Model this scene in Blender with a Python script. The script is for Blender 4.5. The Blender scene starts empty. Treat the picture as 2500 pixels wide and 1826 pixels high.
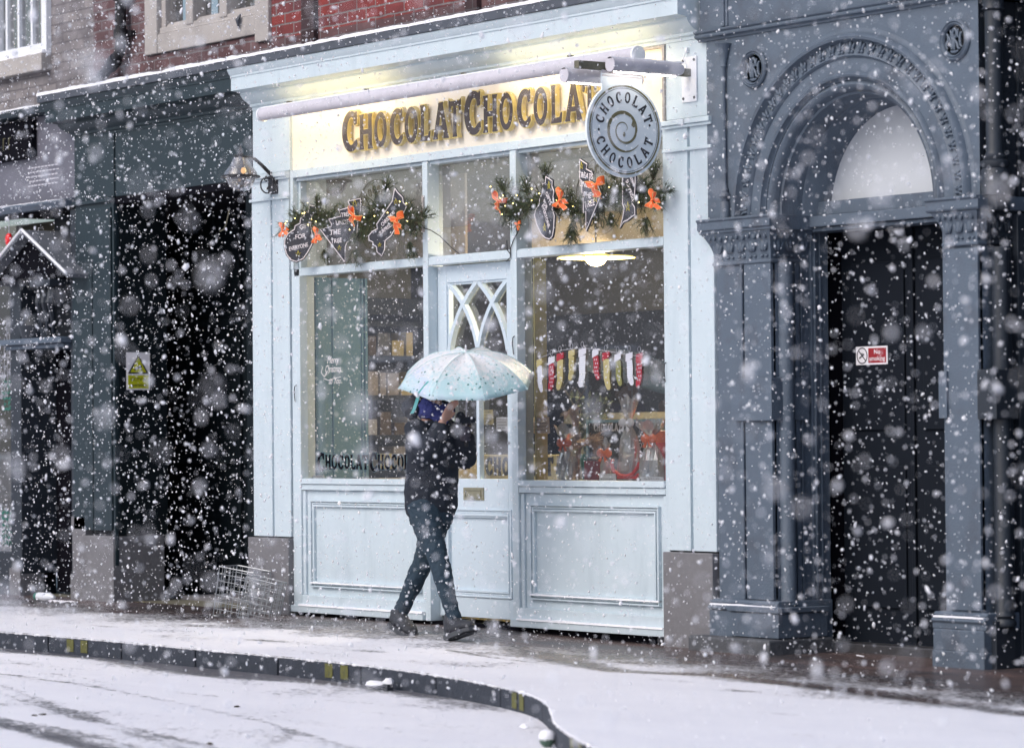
import bpy, math, random
import numpy as np
from mathutils import Vector, Matrix, noise
R = math.radians
sc = bpy.context.scene
col = sc.collection

# ------------------------------------------------------------------ camera
CAM = Vector((19.00551338, -12.13317607, 1.21709299))
YAW, PITCH, ROLL = R(53.61920315), R(1.14133332), R(-0.49267389)
FPX, IW, IH = 8000.0, 2500.0, 1826.0          # focal length in photo pixels
fw = Vector((-math.sin(YAW)*math.cos(PITCH), math.cos(YAW)*math.cos(PITCH), math.sin(PITCH)))
_ri = Vector((math.cos(YAW), math.sin(YAW), 0)); _up = _ri.cross(fw)
ri = _ri*math.cos(ROLL)+_up*math.sin(ROLL)
up = _up*math.cos(ROLL)-_ri*math.sin(ROLL)
cam = bpy.data.objects.new('camera', bpy.data.cameras.new('camera'))
col.objects.link(cam)
cam.matrix_world = Matrix((ri, up, -fw)).transposed().to_4x4()
cam.location = CAM
cam.data.sensor_width = 36; cam.data.lens = FPX/IW*36
cam.data.clip_start = 0.1; cam.data.clip_end = 500
cam.data.dof.use_dof = True; cam.data.dof.focus_distance = 20.2; cam.data.dof.aperture_fstop = 2.9
sc.camera = cam

def ray(px, py): return fw+ri*((px-IW/2)/FPX)-up*((py-IH/2)/FPX)
def P(px, py, y=0.0):
    r = ray(px, py); t = (y-CAM.y)/r.y; p = CAM+r*t; return p.x, p.z
def G(px, py, z=0.0):
    r = ray(px, py); t = (z-CAM.z)/r.z; p = CAM+r*t; return p.x, p.y
def XP(px, py, x):
    r = ray(px, py); t = (x-CAM.x)/r.x; p = CAM+r*t; return p.y, p.z

# ------------------------------------------------------------------ light
SUN_EL, SUN_AZ = 42, 180
w = bpy.data.worlds.new("World"); sc.world = w; w.use_nodes = True
nt = w.node_tree; nt.nodes.clear()
sky = nt.nodes.new('ShaderNodeTexSky'); sky.sky_type = 'NISHITA'; sky.sun_disc = False
sky.sun_elevation = R(SUN_EL); sky.sun_rotation = R(SUN_AZ)
sky.air_density = 1.0; sky.dust_density = 3.5; sky.ozone_density = 2.3
bg = nt.nodes.new('ShaderNodeBackground'); bg.inputs[1].default_value = 0.13
wo = nt.nodes.new('ShaderNodeOutputWorld')
nt.links.new(sky.outputs[0], bg.inputs[0]); nt.links.new(bg.outputs[0], wo.inputs[0])
sun = bpy.data.objects.new('sun', bpy.data.lights.new('sun', 'SUN')); col.objects.link(sun)
sun.data.energy = 0.8; sun.data.angle = R(40); sun.data.color = (1, .955, .94)
sun.rotation_euler = (R(90-SUN_EL), 0, R(180-SUN_AZ))
sc.view_settings.view_transform = 'Standard'; sc.view_settings.look = 'None'
sc.view_settings.exposure = 0.54; sc.view_settings.gamma = 1
sc.cycles.max_bounces = 7; sc.cycles.transparent_max_bounces = 16
sc.cycles.sample_clamp_indirect = 6; sc.cycles.caustics_reflective = False; sc.cycles.caustics_refractive = False

# ------------------------------------------------------------------ materials
def _mat(name):
    m = bpy.data.materials.new(name); m.use_nodes = True
    return m, m.node_tree, m.node_tree.nodes['Principled BSDF']
def mat(name, c, rough=.6, var=.12, scale=6, bump=.15, bscale=60, metal=0, dirt=None, dirt_amt=0, dscale=3, stretch=None, spec=.5, alpha=None):
    """painted / mineral surface: two noises vary the colour, one gives a fine relief, optional dirt patches"""
    m, t, p = _mat(name); N = t.nodes; L = t.links
    tc = N.new('ShaderNodeTexCoord'); src = tc.outputs['Object']
    if stretch:
        mp = N.new('ShaderNodeMapping'); mp.inputs['Scale'].default_value = stretch
        L.new(src, mp.inputs[0]); vsrc = mp.outputs[0]
    else: vsrc = src
    n1 = N.new('ShaderNodeTexNoise'); n1.inputs['Scale'].default_value = scale; n1.inputs['Detail'].default_value = 8
    L.new(vsrc, n1.inputs['Vector'])
    mx = N.new('ShaderNodeMix'); mx.data_type = 'RGBA'
    mx.inputs['A'].default_value = (*[x*(1-var) for x in c], 1); mx.inputs['B'].default_value = (*[min(1, x*(1+var)) for x in c], 1)
    L.new(n1.outputs['Fac'], mx.inputs['Factor']); out = mx.outputs['Result']
    if dirt:
        n2 = N.new('ShaderNodeTexNoise'); n2.inputs['Scale'].default_value = dscale; n2.inputs['Detail'].default_value = 10; n2.inputs['Roughness'].default_value = .7
        L.new(vsrc, n2.inputs['Vector'])
        cr = N.new('ShaderNodeValToRGB'); cr.color_ramp.elements[0].position = .52; cr.color_ramp.elements[1].position = .72
        L.new(n2.outputs['Fac'], cr.inputs[0])
        mu = N.new('ShaderNodeMath'); mu.operation = 'MULTIPLY'; mu.inputs[1].default_value = dirt_amt
        L.new(cr.outputs[0], mu.inputs[0])
        m2 = N.new('ShaderNodeMix'); m2.data_type = 'RGBA'; m2.inputs['B'].default_value = (*dirt, 1)
        L.new(mu.outputs[0], m2.inputs['Factor']); L.new(out, m2.inputs['A']); out = m2.outputs['Result']
    L.new(out, p.inputs['Base Color'])
    p.inputs['Roughness'].default_value = rough; p.inputs['Metallic'].default_value = metal
    p.inputs['Specular IOR Level'].default_value = spec
    if bump:
        n3 = N.new('ShaderNodeTexNoise'); n3.inputs['Scale'].default_value = bscale; n3.inputs['Detail'].default_value = 5
        L.new(vsrc, n3.inputs['Vector'])
        b = N.new('ShaderNodeBump'); b.inputs['Strength'].default_value = bump; b.inputs['Distance'].default_value = .01
        L.new(n3.outputs['Fac'], b.inputs['Height']); L.new(b.outputs[0], p.inputs['Normal'])
    return m
def emis(name, c, s):
    m, t, p = _mat(name); p.inputs['Base Color'].default_value = (*c, 1)
    p.inputs['Emission Color'].default_value = (*c, 1); p.inputs['Emission Strength'].default_value = s
    return m
def brick(name, c1, c2, mortar, rough=.85, bias=0.0, snow=.0):
    m, t, p = _mat(name); N = t.nodes; L = t.links
    tc = N.new('ShaderNodeTexCoord'); sp = N.new('ShaderNodeSeparateXYZ'); L.new(tc.outputs['Object'], sp.inputs[0])
    nn = N.new('ShaderNodeTexNoise'); nn.inputs['Scale'].default_value = 9; L.new(tc.outputs['Object'], nn.inputs['Vector'])
    ad = N.new('ShaderNodeMath'); ad.operation = 'MULTIPLY_ADD'; ad.inputs[1].default_value = .02; L.new(nn.outputs['Fac'], ad.inputs[0]); L.new(sp.outputs['Z'], ad.inputs[2])
    ax = N.new('ShaderNodeMath'); ax.operation = 'ADD'; L.new(sp.outputs['X'], ax.inputs[0]); L.new(sp.outputs['Y'], ax.inputs[1])
    cb = N.new('ShaderNodeCombineXYZ'); L.new(ax.outputs[0], cb.inputs[0]); L.new(ad.outputs[0], cb.inputs[1])
    b = N.new('ShaderNodeTexBrick'); L.new(cb.outputs[0], b.inputs['Vector'])
    b.inputs['Scale'].default_value = 1; b.inputs['Brick Width'].default_value = .225; b.inputs['Row Height'].default_value = .075
    b.inputs['Mortar Size'].default_value = .0065; b.inputs['Mortar Smooth'].default_value = .25; b.inputs['Bias'].default_value = bias
    b.inputs['Color1'].default_value = (*c1, 1); b.inputs['Color2'].default_value = (*c2, 1); b.inputs['Mortar'].default_value = (*mortar, 1)
    n2 = N.new('ShaderNodeTexNoise'); n2.inputs['Scale'].default_value = 4; n2.inputs['Detail'].default_value = 10; n2.inputs['Roughness'].default_value = .7
    L.new(tc.outputs['Object'], n2.inputs['Vector'])
    cr = N.new('ShaderNodeValToRGB'); cr.color_ramp.elements[0].position = .3; cr.color_ramp.elements[0].color = (.45, .42, .44, 1); cr.color_ramp.elements[1].position = .7; cr.color_ramp.elements[1].color = (1.15, 1.1, 1.1, 1)
    L.new(n2.outputs['Fac'], cr.inputs[0])
    mu = N.new('ShaderNodeMix'); mu.data_type = 'RGBA'; mu.blend_type = 'MULTIPLY'; mu.inputs['Factor'].default_value = 1
    L.new(b.outputs['Color'], mu.inputs['A']); L.new(cr.outputs[0], mu.inputs['B']); L.new(mu.outputs['Result'], p.inputs['Base Color'])
    bm = N.new('ShaderNodeBump'); bm.inputs['Strength'].default_value = .6; bm.inputs['Distance'].default_value = .012; bm.invert = True
    L.new(b.outputs['Fac'], bm.inputs['Height'])
    b2 = N.new('ShaderNodeBump'); b2.inputs['Strength'].default_value = .35; b2.inputs['Distance'].default_value = .01
    n3 = N.new('ShaderNodeTexNoise'); n3.inputs['Scale'].default_value = 70; L.new(tc.outputs['Object'], n3.inputs['Vector'])
    L.new(n3.outputs['Fac'], b2.inputs['Height']); L.new(bm.outputs[0], b2.inputs['Normal']); L.new(b2.outputs[0], p.inputs['Normal'])
    p.inputs['Roughness'].default_value = rough
    return m
def glass(name, tint=(1, 1, 1), refl=1.0, rough=0.0, film=.0):
    """thin pane: fresnel mirror over clear glass, plus a pale diffuse film that paints in grey reflections and highlights"""
    m = bpy.data.materials.new(name); m.use_nodes = True; t = m.node_tree; N = t.nodes; L = t.links; N.clear()
    o = N.new('ShaderNodeOutputMaterial'); tr = N.new('ShaderNodeBsdfTransparent'); tr.inputs[0].default_value = (*tint, 1)
    gl = N.new('ShaderNodeBsdfGlossy'); gl.inputs['Roughness'].default_value = rough
    fr = N.new('ShaderNodeFresnel'); fr.inputs[0].default_value = 1.52
    mu = N.new('ShaderNodeMath'); mu.operation = 'MULTIPLY'; mu.inputs[1].default_value = 1.7*refl; mu.use_clamp = True; L.new(fr.outputs[0], mu.inputs[0])
    mx = N.new('ShaderNodeMixShader'); L.new(mu.outputs[0], mx.inputs[0]); L.new(tr.outputs[0], mx.inputs[1]); L.new(gl.outputs[0], mx.inputs[2])
    last = mx
    if film:
        df = N.new('ShaderNodeBsdfDiffuse'); df.inputs[0].default_value = (.8, .82, .86, 1)
        m2 = N.new('ShaderNodeMixShader'); m2.inputs[0].default_value = film
        L.new(mx.outputs[0], m2.inputs[1]); L.new(df.outputs[0], m2.inputs[2]); last = m2
    L.new(last.outputs[0], o.inputs[0])
    return m

M = {}
M['blue'] = mat('shop_paint', (.515, .60, .65), .48, .06, 3, .10, 35, dirt=(.33, .41, .46), dirt_amt=.4, dscale=2.2, stretch=(3, 3, .6))
M['bluedoor'] = mat('door_paint', (.52, .61, .68), .42, .05, 3, .08, 30, dirt=(.38, .48, .52), dirt_amt=.3, dscale=3, stretch=(3, 3, .6))
M['cream'] = mat('cream_board', (.80, .74, .64), .5, .04, 2, .05, 30)
M['gold'] = mat('gold_edge', (.55, .45, .19), .45, .1, 20, .1, 90)
M['bronze'] = mat('letter_face', (.055, .045, .05), .5, .3, 40, .2, 90)
M['lead'] = mat('lead_flashing', (.065, .075, .095), .6, .35, 8, .4, 30)
M['stone'] = mat('granite_plinth', (.17, .168, .18), .75, .22, 40, .35, 120, dirt=(.10, .095, .10), dirt_amt=.6, dscale=5)
M['greystone'] = mat('painted_stone', (.088, .116, .155), .55, .16, 7, .35, 80, dirt=(.06, .066, .085), dirt_amt=.8, dscale=4)
M['greydark'] = mat('dark_paint_and_shade', (.018, .024, .034), .5, .2, 8, .2, 50)  # dark paint; the second bay takes its shade from this colour
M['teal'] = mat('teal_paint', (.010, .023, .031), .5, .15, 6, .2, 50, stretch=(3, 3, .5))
M['tealdeep'] = mat('dark_teal', (.004, .008, .011), .8, .3, 6, .2, 50, spec=.15)  # near-black teal; carries the darkness of lobby and second bay
M['black'] = mat('near_black', (.003, .003, .006), .9, .2, 5, .1, 40, spec=.1)  # black for lettering and boards; also the shade of gaps and linings
M['brickred'] = brick('red_brick', (.27, .040, .034), (.15, .045, .05), (.23, .21, .21))
M['brickdull'] = brick('dull_brick', (.115, .058, .062), (.16, .10, .105), (.20, .19, .20))
M['brickdark'] = brick('dark_brick', (.045, .025, .028), (.06, .035, .04), (.09, .08, .085))  # darker brick tone for the two piers
M['brickpale'] = brick('pale_brick', (.29, .28, .28), (.20, .195, .205), (.165, .16, .17))
M['limestone'] = mat('limestone', (.37, .345, .33), .8, .15, 5, .4, 60, dirt=(.2, .19, .19), dirt_amt=.6, dscale=4)
M['whitepaint'] = mat('white_paint', (.74, .76, .80), .4, .05, 5, .05, 40)
M['iron'] = mat('black_iron', (.018, .018, .022), .45, .3, 20, .3, 80, metal=.3)
M['steel'] = mat('zinc_tube', (.55, .53, .58), .55, .1, 15, .15, 60, dirt=(.2, .2, .2), dirt_amt=.3, dscale=8)
M['rust'] = mat('mossy_steel', (.13, .125, .09), .8, .5, 30, .5, 90)
M['wire'] = mat('galvanised_wire', (.34, .36, .38), .4, .2, 30, .1, 90, metal=.6)
M['signface'] = mat('sign_face', (.70, .77, .82), .5, .05, 6, .05, 60)
M['signink'] = mat('sign_ink', (.03, .03, .038), .5, .2, 40, .05, 60)
M['signgold'] = mat('sign_olive', (.15, .14, .075), .45, .2, 30, .05, 60)
M['slate'] = mat('chalkboard', (.035, .037, .048), .8, .25, 20, .1, 60)
M['chalk'] = mat('chalk_white', (.80, .74, .76), .9, .1, 30, .2, 80)
M['chalky'] = mat('chalk_yellow', (.60, .52, .10), .9, .1, 30, .2, 80)
M['ribbon'] = mat('red_ribbon', (.90, .15, .03), .4, .15, 20, .1, 60)
M['ribbonedge'] = mat('gold_wire_edge', (.85, .60, .25), .4, .1, 20, 0, 60)
M['needle'] = mat('pine_needles', (.035, .060, .035), .7, .6, 8, 0, 60)
M['needle2'] = mat('pine_needles_light', (.13, .15, .07), .7, .4, 8, 0, 60)
M['twig'] = mat('twig', (.06, .045, .03), .8, .3, 20, .2, 80)
M['bulb'] = emis('fairy_bulb', (1, .78, .25), 5)
M['glass'] = glass('window_glass', (.86, .89, .90), 1.8, 0, .045)
M['glassup'] = glass('transom_glass', (.86, .88, .88), 2.2, .03, .12)
M['clearglass'] = glass('lamp_glass', (.85, .88, .9), 1.6, .03, .12)
M['cello'] = glass('cellophane', (.9, .9, .93), 1.8, .10, .30)  # high film value paints white highlights onto the cellophane
M['inside'] = mat('inner_wall', (.15, .14, .10), .8, .1, 3, .1, 30)
M['lampshade'] = emis('lamp_shade_glow', (1, .80, .22), .9)
M['insidelight'] = mat('inner_panel', (.70, .56, .38), .7, .06, 3, .1, 30)
M['insidegrey'] = mat('inner_grey', (.55, .54, .60), .7, .06, 3, .1, 30)
M['panelteal'] = mat('inner_teal_panel', (.13, .26, .36), .6, .06, 3, .1, 30)
M['wood'] = mat('shelf_wood', (.12, .085, .06), .6, .3, 5, .1, 30, stretch=(1, 8, 8))
M['red'] = mat('red_card', (.75, .015, .02), .4, .1, 10, .05, 50)
M['foil'] = mat('silver_foil', (.42, .38, .38), .35, .5, 40, .5, 60)
M['choc'] = mat('chocolate', (.05, .025, .018), .4, .3, 25, .1, 60)
M['yellowcard'] = mat('cream_card', (.62, .50, .24), .7, .1, 10, .05, 50)
M['peach'] = mat('peach_card', (.72, .50, .32), .7, .1, 10, .05, 50)
M['white'] = mat('white_card', (.78, .76, .80), .7, .04, 10, .05, 50)
M['sock_r'] = mat('sticker_red', (.30, .018, .035), .6, .05, 10, 0)
M['sock_g'] = mat('sticker_gold', (.38, .33, .15), .6, .05, 10, 0)
M['sock_o'] = mat('sticker_olive', (.20, .20, .07), .6, .05, 10, 0)
M['sock_w'] = mat('sticker_white', (.52, .53, .60), .6, .04, 10, 0)
M['straw'] = mat('straw', (.30, .20, .15), .8, .4, 30, 0)
M['signyellow'] = mat('hazard_yellow', (.50, .52, .01), .5, .05, 10, 0)
M['signred'] = mat('notice_red', (.30, .02, .03), .5, .05, 10, 0)
M['brass'] = mat('dull_brass', (.25, .24, .17), .45, .2, 30, .2, 90, metal=.3)
M['yellowmark'] = mat('worn_yellow_paint', (.12, .12, .035), .8, .4, 40, .3, 90, dirt=(.04, .05, .065), dirt_amt=.9, dscale=32)
M['leafgreen'] = mat('sticker_green', (.02, .16, .12), .6, .2, 10, 0)
M['skin'] = mat('skin', (.42, .24, .19), .55, .12, 30, .1, 90)
M['hair'] = mat('hair', (.025, .018, .016), .6, .3, 40, .3, 90)
M['shade_green'] = mat('roofing', (.10, .11, .13), .7, .2, 10, .2, 60)

def snow_mat(name='snow'):
    m, t, p = _mat(name); N = t.nodes; L = t.links
    tc = N.new('ShaderNodeTexCoord')
    n = N.new('ShaderNodeTexNoise'); n.inputs['Scale'].default_value = 60; n.inputs['Detail'].default_value = 6; L.new(tc.outputs['Object'], n.inputs['Vector'])
    mx = N.new('ShaderNodeMix'); mx.data_type = 'RGBA'; mx.inputs['A'].default_value = (.74, .745, .79, 1); mx.inputs['B'].default_value = (.86, .86, .89, 1)
    L.new(n.outputs['Fac'], mx.inputs['Factor']); L.new(mx.outputs['Result'], p.inputs['Base Color'])
    b = N.new('ShaderNodeBump'); b.inputs['Strength'].default_value = .5; b.inputs['Distance'].default_value = .01; L.new(n.outputs['Fac'], b.inputs['Height']); L.new(b.outputs[0], p.inputs['Normal'])
    p.inputs['Roughness'].default_value = .8
    return m
M['snow'] = snow_mat()

def ground_mat(name, bare, bare2, slab=None, wet=.35):
    """snow cover read from the mesh attribute 'cover' broken up by noise; below it wet paving"""
    m, t, p = _mat(name); N = t.nodes; L = t.links
    tc = N.new('ShaderNodeTexCoord'); at = N.new('ShaderNodeAttribute'); at.attribute_name = 'cover'
    def nz(s, d, st=(1, 1, 1), r=.6):
        mp = N.new('ShaderNodeMapping'); mp.inputs['Scale'].default_value = st; L.new(tc.outputs['Object'], mp.inputs[0])
        n = N.new('ShaderNodeTexNoise'); n.inputs['Scale'].default_value = s; n.inputs['Detail'].default_value = d; n.inputs['Roughness'].default_value = r
        L.new(mp.outputs[0], n.inputs['Vector']); return n.outputs['Fac']
    big = nz(2.2, 8, (.45, 1, 1)); fine = nz(38, 6, (.6, 1, 1), .75); grit = nz(130, 3)
    def ma(op, a, b, cl=False):
        n = N.new('ShaderNodeMath'); n.operation = op; n.use_clamp = cl
        for i, v in enumerate((a, b)):
            if isinstance(v, (int, float)): n.inputs[i].default_value = v
            else: L.new(v, n.inputs[i])
        return n.outputs[0]
    s = ma('ADD', at.outputs['Fac'], ma('MULTIPLY', ma('SUBTRACT', big, .5), 1.5))
    s = ma('ADD', s, ma('MULTIPLY', ma('SUBTRACT', fine, .5), 1.9))
    cr = N.new('ShaderNodeValToRGB'); cr.color_ramp.elements[0].position = .30; cr.color_ramp.elements[1].position = .72; L.new(s, cr.inputs[0])
    cover = cr.outputs[0]
    mxb = N.new('ShaderNodeMix'); mxb.data_type = 'RGBA'; mxb.inputs['A'].default_value = (*bare, 1); mxb.inputs['B'].default_value = (*bare2, 1)
    crb = N.new('ShaderNodeValToRGB'); crb.color_ramp.elements[0].position = .38; crb.color_ramp.elements[1].position = .62; L.new(nz(3, 9, (.3, 1, 1)), crb.inputs[0]); L.new(crb.outputs[0], mxb.inputs['Factor'])
    bcol = mxb.outputs['Result']; bh = None
    if slab:
        b = N.new('ShaderNodeTexBrick'); L.new(tc.outputs['Object'], b.inputs['Vector']); b.inputs['Scale'].default_value = 1
        b.inputs['Brick Width'].default_value = slab[0]; b.inputs['Row Height'].default_value = slab[1]; b.inputs['Mortar Size'].default_value = .006
        b.inputs['Color1'].default_value = (.8, .8, .8, 1); b.inputs['Color2'].default_value = (1.1, 1.05, 1.05, 1); b.inputs['Mortar'].default_value = (.25, .25, .25, 1)
        mm = N.new('ShaderNodeMix'); mm.data_type = 'RGBA'; mm.blend_type = 'MULTIPLY'; mm.inputs['Factor'].default_value = 1
        L.new(bcol, mm.inputs['A']); L.new(b.outputs['Color'], mm.inputs['B']); bcol = mm.outputs['Result']
    sn = N.new('ShaderNodeMix'); sn.data_type = 'RGBA'; sn.inputs['A'].default_value = (.72, .72, .78, 1); sn.inputs['B'].default_value = (.97, .96, .98, 1); L.new(ma('ADD', ma('MULTIPLY', nz(1.6, 9, (.5, 1, 1), .7), .75), ma('MULTIPLY', ma('SUBTRACT', grit, .1), .35), True), sn.inputs['Factor'])
    mx = N.new('ShaderNodeMix'); mx.data_type = 'RGBA'; L.new(cover, mx.inputs['Factor']); L.new(bcol, mx.inputs['A']); L.new(sn.outputs['Result'], mx.inputs['B'])
    L.new(mx.outputs['Result'], p.inputs['Base Color'])
    rr = N.new('ShaderNodeMapRange'); rr.inputs['To Min'].default_value = wet; rr.inputs['To Max'].default_value = .85; L.new(cover, rr.inputs['Value']); L.new(rr.outputs[0], p.inputs['Roughness'])
    h = ma('ADD', ma('MULTIPLY', cover, 1.0), ma('MULTIPLY', grit, .35)); h = ma('ADD', h, ma('MULTIPLY', fine, .6))
    bp = N.new('ShaderNodeBump'); bp.inputs['Strength'].default_value = .9; bp.inputs['Distance'].default_value = .015; L.new(h, bp.inputs['Height']); L.new(bp.outputs[0], p.inputs['Normal'])
    return m
M['pavement'] = ground_mat('snowy_pavement', (.070, .064, .066), (.15, .108, .098), (.9, .45), .25)
M['road'] = ground_mat('snowy_road', (.09, .09, .105), (.16, .155, .17))
M['kerb'] = mat('kerb_granite', (.030, .037, .052), .7, .3, 30, .5, 90, dirt=(.10, .11, .14), dirt_amt=.5, dscale=10)

# ------------------------------------------------------------------ mesh helpers
ORG = {}
def props(o, label=None, cat=None, group=None, kind=None):
    if label: o['label'] = label
    if cat: o['category'] = cat
    if group: o['group'] = group
    if kind: o['kind'] = kind
    return o
def thing(name, loc, label, cat, group=None):
    o = bpy.data.objects.new(name, None); o.empty_display_size = .1; col.objects.link(o)
    o.location = loc; ORG[o.name] = Vector(loc)
    return props(o, label, cat, group)
def rot2(x, z, a): return x*math.cos(a)-z*math.sin(a), x*math.sin(a)+z*math.cos(a)
class MB:
    def __init__(s): s.v = []; s.f = []; s.m = []; s.k = 0
    def add(s, vs, fs):
        b = len(s.v); s.v += [tuple(v) for v in vs]; s.f += [[i+b for i in f] for f in fs]; s.m += [s.k]*len(fs); return s
    def box(s, x0, x1, y0, y1, z0, z1):
        v = [(x, y, z) for x in (x0, x1) for y in (y0, y1) for z in (z0, z1)]
        return s.add(v, [(0, 1, 3, 2), (4, 6, 7, 5), (0, 4, 5, 1), (2, 3, 7, 6), (0, 2, 6, 4), (1, 5, 7, 3)])
    def obox(s, c, u, v, n, a, b, d):
        """box with half sizes a,b,d along the unit vectors u,v,n"""
        c, u, v, n = map(Vector, (c, u, v, n)); vs = [c+u*(a*i)+v*(b*j)+n*(d*k) for i in (-1, 1) for j in (-1, 1) for k in (-1, 1)]
        return s.add(vs, [(0, 1, 3, 2), (4, 6, 7, 5), (0, 4, 5, 1), (2, 3, 7, 6), (0, 2, 6, 4), (1, 5, 7, 3)])
    def extx(s, prof, x0, x1, m0=0, m1=0):
        """closed profile [(y,z)] run along x; m0/m1 mitre the ends outwards (x shifts with -y)"""
        n = len(prof)
        a = [(x0+(y*m0), y, z) for y, z in prof]; b = [(x1-(y*m1), y, z) for y, z in prof]
        return s.add(a+b, [(i, (i+1) % n, n+(i+1) % n, n+i) for i in range(n)]+[tuple(range(n))[::-1], tuple(range(n, 2*n))])
    def exty(s, prof, x0, y0, y1):
        n = len(prof); a = [(x0+x, y0, z) for x, z in prof]; b = [(x0+x, y1, z) for x, z in prof]
        return s.add(a+b, [(i, (i+1) % n, n+(i+1) % n, n+i) for i in range(n)]+[tuple(range(n))[::-1], tuple(range(n, 2*n))])
    def plate(s, fr, poly, t, w0=0.0):
        """2-D outline in a frame (O,U,V,N), thickness t from offset w0"""
        O, U, V, N = fr; n = len(poly)
        a = [O+U*x+V*y+N*w0 for x, y in poly]; b = [O+U*x+V*y+N*(w0+t) for x, y in poly]
        return s.add(a+b, [(i, (i+1) % n, n+(i+1) % n, n+i) for i in range(n)]+[tuple(range(n))[::-1], tuple(range(n, 2*n))])
    def tube(s, pts, r, n=8, cap=True, flat=1.0):
        pts = [Vector(p) for p in pts]; k = len(pts)
        rs = r if isinstance(r, (list, tuple)) else [r]*k
        vs = []; prev = None
        for i, p in enumerate(pts):
            d = (pts[min(i+1, k-1)]-pts[max(i-1, 0)]).normalized()
            if prev is None:
                a = Vector((0, 0, 1)) if abs(d.z) < .9 else Vector((1, 0, 0)); u = d.cross(a).normalized()
            else:
                u = (prev-d*prev.dot(d))
                u = u.normalized() if u.length > 1e-6 else d.orthogonal().normalized()
            v = d.cross(u); prev = u
            for j in range(n):
                t = 2*math.pi*j/n; vs.append(p+(u*math.cos(t)+v*math.sin(t)*flat)*rs[i])
        fs = [(i*n+j, i*n+(j+1) % n, (i+1)*n+(j+1) % n, (i+1)*n+j) for i in range(k-1) for j in range(n)]
        if cap: fs += [tuple(range(n))[::-1], tuple(range((k-1)*n, k*n))]
        return s.add(vs, fs)
    def lathe(s, prof, c, n=24, axis='z', a0=0, a1=2*math.pi):
        """prof [(r,h)] turned about an axis through c"""
        full = abs(a1-a0-2*math.pi) < 1e-6; cx, cy, cz = c; vs = []; cnt = n if full else n+1
        for i in range(cnt):
            t = a0+(a1-a0)*i/n; co, si = math.cos(t), math.sin(t)
            for r, h in prof:
                if axis == 'z': vs.append((cx+r*co, cy+r*si, cz+h))
                elif axis == 'y': vs.append((cx+r*co, cy+h, cz+r*si))
                else: vs.append((cx+h, cy+r*co, cz+r*si))
        k = len(prof); fs = []
        for i in range(n):
            j = (i+1) % cnt
            for q in range(k-1): fs.append((i*k+q, i*k+q+1, j*k+q+1, j*k+q))
        return s.add(vs, fs)
    def blob(s, c, r, n=10, m=6, rotz=0, jit=0, seed=0):
        rx, ry, rz = r if isinstance(r, (tuple, list)) else (r, r, r); rnd = random.Random(seed)
        vs = [(0, 0, rz)]
        for i in range(1, m):
            t = math.pi*i/m
            for j in range(n):
                a = 2*math.pi*j/n; q = 1+rnd.uniform(-jit, jit); vs.append((rx*math.sin(t)*math.cos(a)*q, ry*math.sin(t)*math.sin(a)*q, rz*math.cos(t)*q))
        vs.append((0, 0, -rz)); co, si = math.cos(rotz), math.sin(rotz)
        vs = [(c[0]+x*co-y*si, c[1]+x*si+y*co, c[2]+z) for x, y, z in vs]
        fs = [(0, 1+j, 1+(j+1) % n) for j in range(n)]
        for i in range(m-2): fs += [(1+i*n+j, 1+(i+1)*n+j, 1+(i+1)*n+(j+1) % n, 1+i*n+(j+1) % n) for j in range(n)]
        e = len(vs)-1; fs += [(e, 1+(m-2)*n+(j+1) % n, 1+(m-2)*n+j) for j in range(n)]
        return s.add(vs, fs)
    def snowcap(s, x0, x1, y0, y1, z, h, seg=.03, seed=0, sag=.0):
        """lumpy ridge of snow lying along x"""
        n = max(2, int((x1-x0)/seg)); vs = []; k = 6
        for i in range(n+1):
            x = x0+(x1-x0)*i/n
            a = noise.noise(Vector((x*3.1, seed, 0)))*.5+noise.noise(Vector((x*14, seed, 3)))*.35
            hh = h*(1+a); o = .4*h*noise.noise(Vector((x*9, seed, 9)))
            for j in range(k):
                t = math.pi*j/(k-1); yy = (y0+y1)/2-(y1-y0)/2*math.cos(t)*(1+.0)
                vs.append((x, yy+(o if j < 2 else 0), z+math.sin(t)**.6*hh-(.25*h if j in (0, k-1) else 0)))
        fs = [(i*k+j, i*k+j+1, (i+1)*k+j+1, (i+1)*k+j) for i in range(n) for j in range(k-1)]
        fs += [tuple(range(k)), tuple(range(n*k, n*k+k))[::-1]]
        return s.add(vs, fs)
    def build(s, name, m, parent=None, smooth=False, bevel=0, loc=None, ang=38):
        me = bpy.data.meshes.new(name); o = bpy.data.objects.new(name, me); col.objects.link(o)
        org = Vector((0, 0, 0))
        if parent is not None: org = ORG[parent.name]; o.parent = parent
        elif loc is not None: org = Vector(loc); o.location = org
        ORG[o.name] = org
        vs = [(v[0]-org.x, v[1]-org.y, v[2]-org.z) for v in s.v]
        me.from_pydata(vs, [], s.f)
        for x in (m if isinstance(m, (list, tuple)) else [m]): me.materials.append(x)
        if any(s.m): me.polygons.foreach_set('material_index', s.m)
        bm = __import__('bmesh').new(); bm.from_mesh(me); __import__('bmesh').ops.recalc_face_normals(bm, faces=bm.faces); bm.to_mesh(me); bm.free()
        if smooth:
            me.polygons.foreach_set('use_smooth', [True]*len(me.polygons)); me.set_sharp_from_angle(angle=R(ang))
        if bevel:
            b = o.modifiers.new('bevel', 'BEVEL'); b.width = bevel; b.segments = 2; b.limit_method = 'ANGLE'; b.angle_limit = R(40); b.harden_normals = False
        return o
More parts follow.
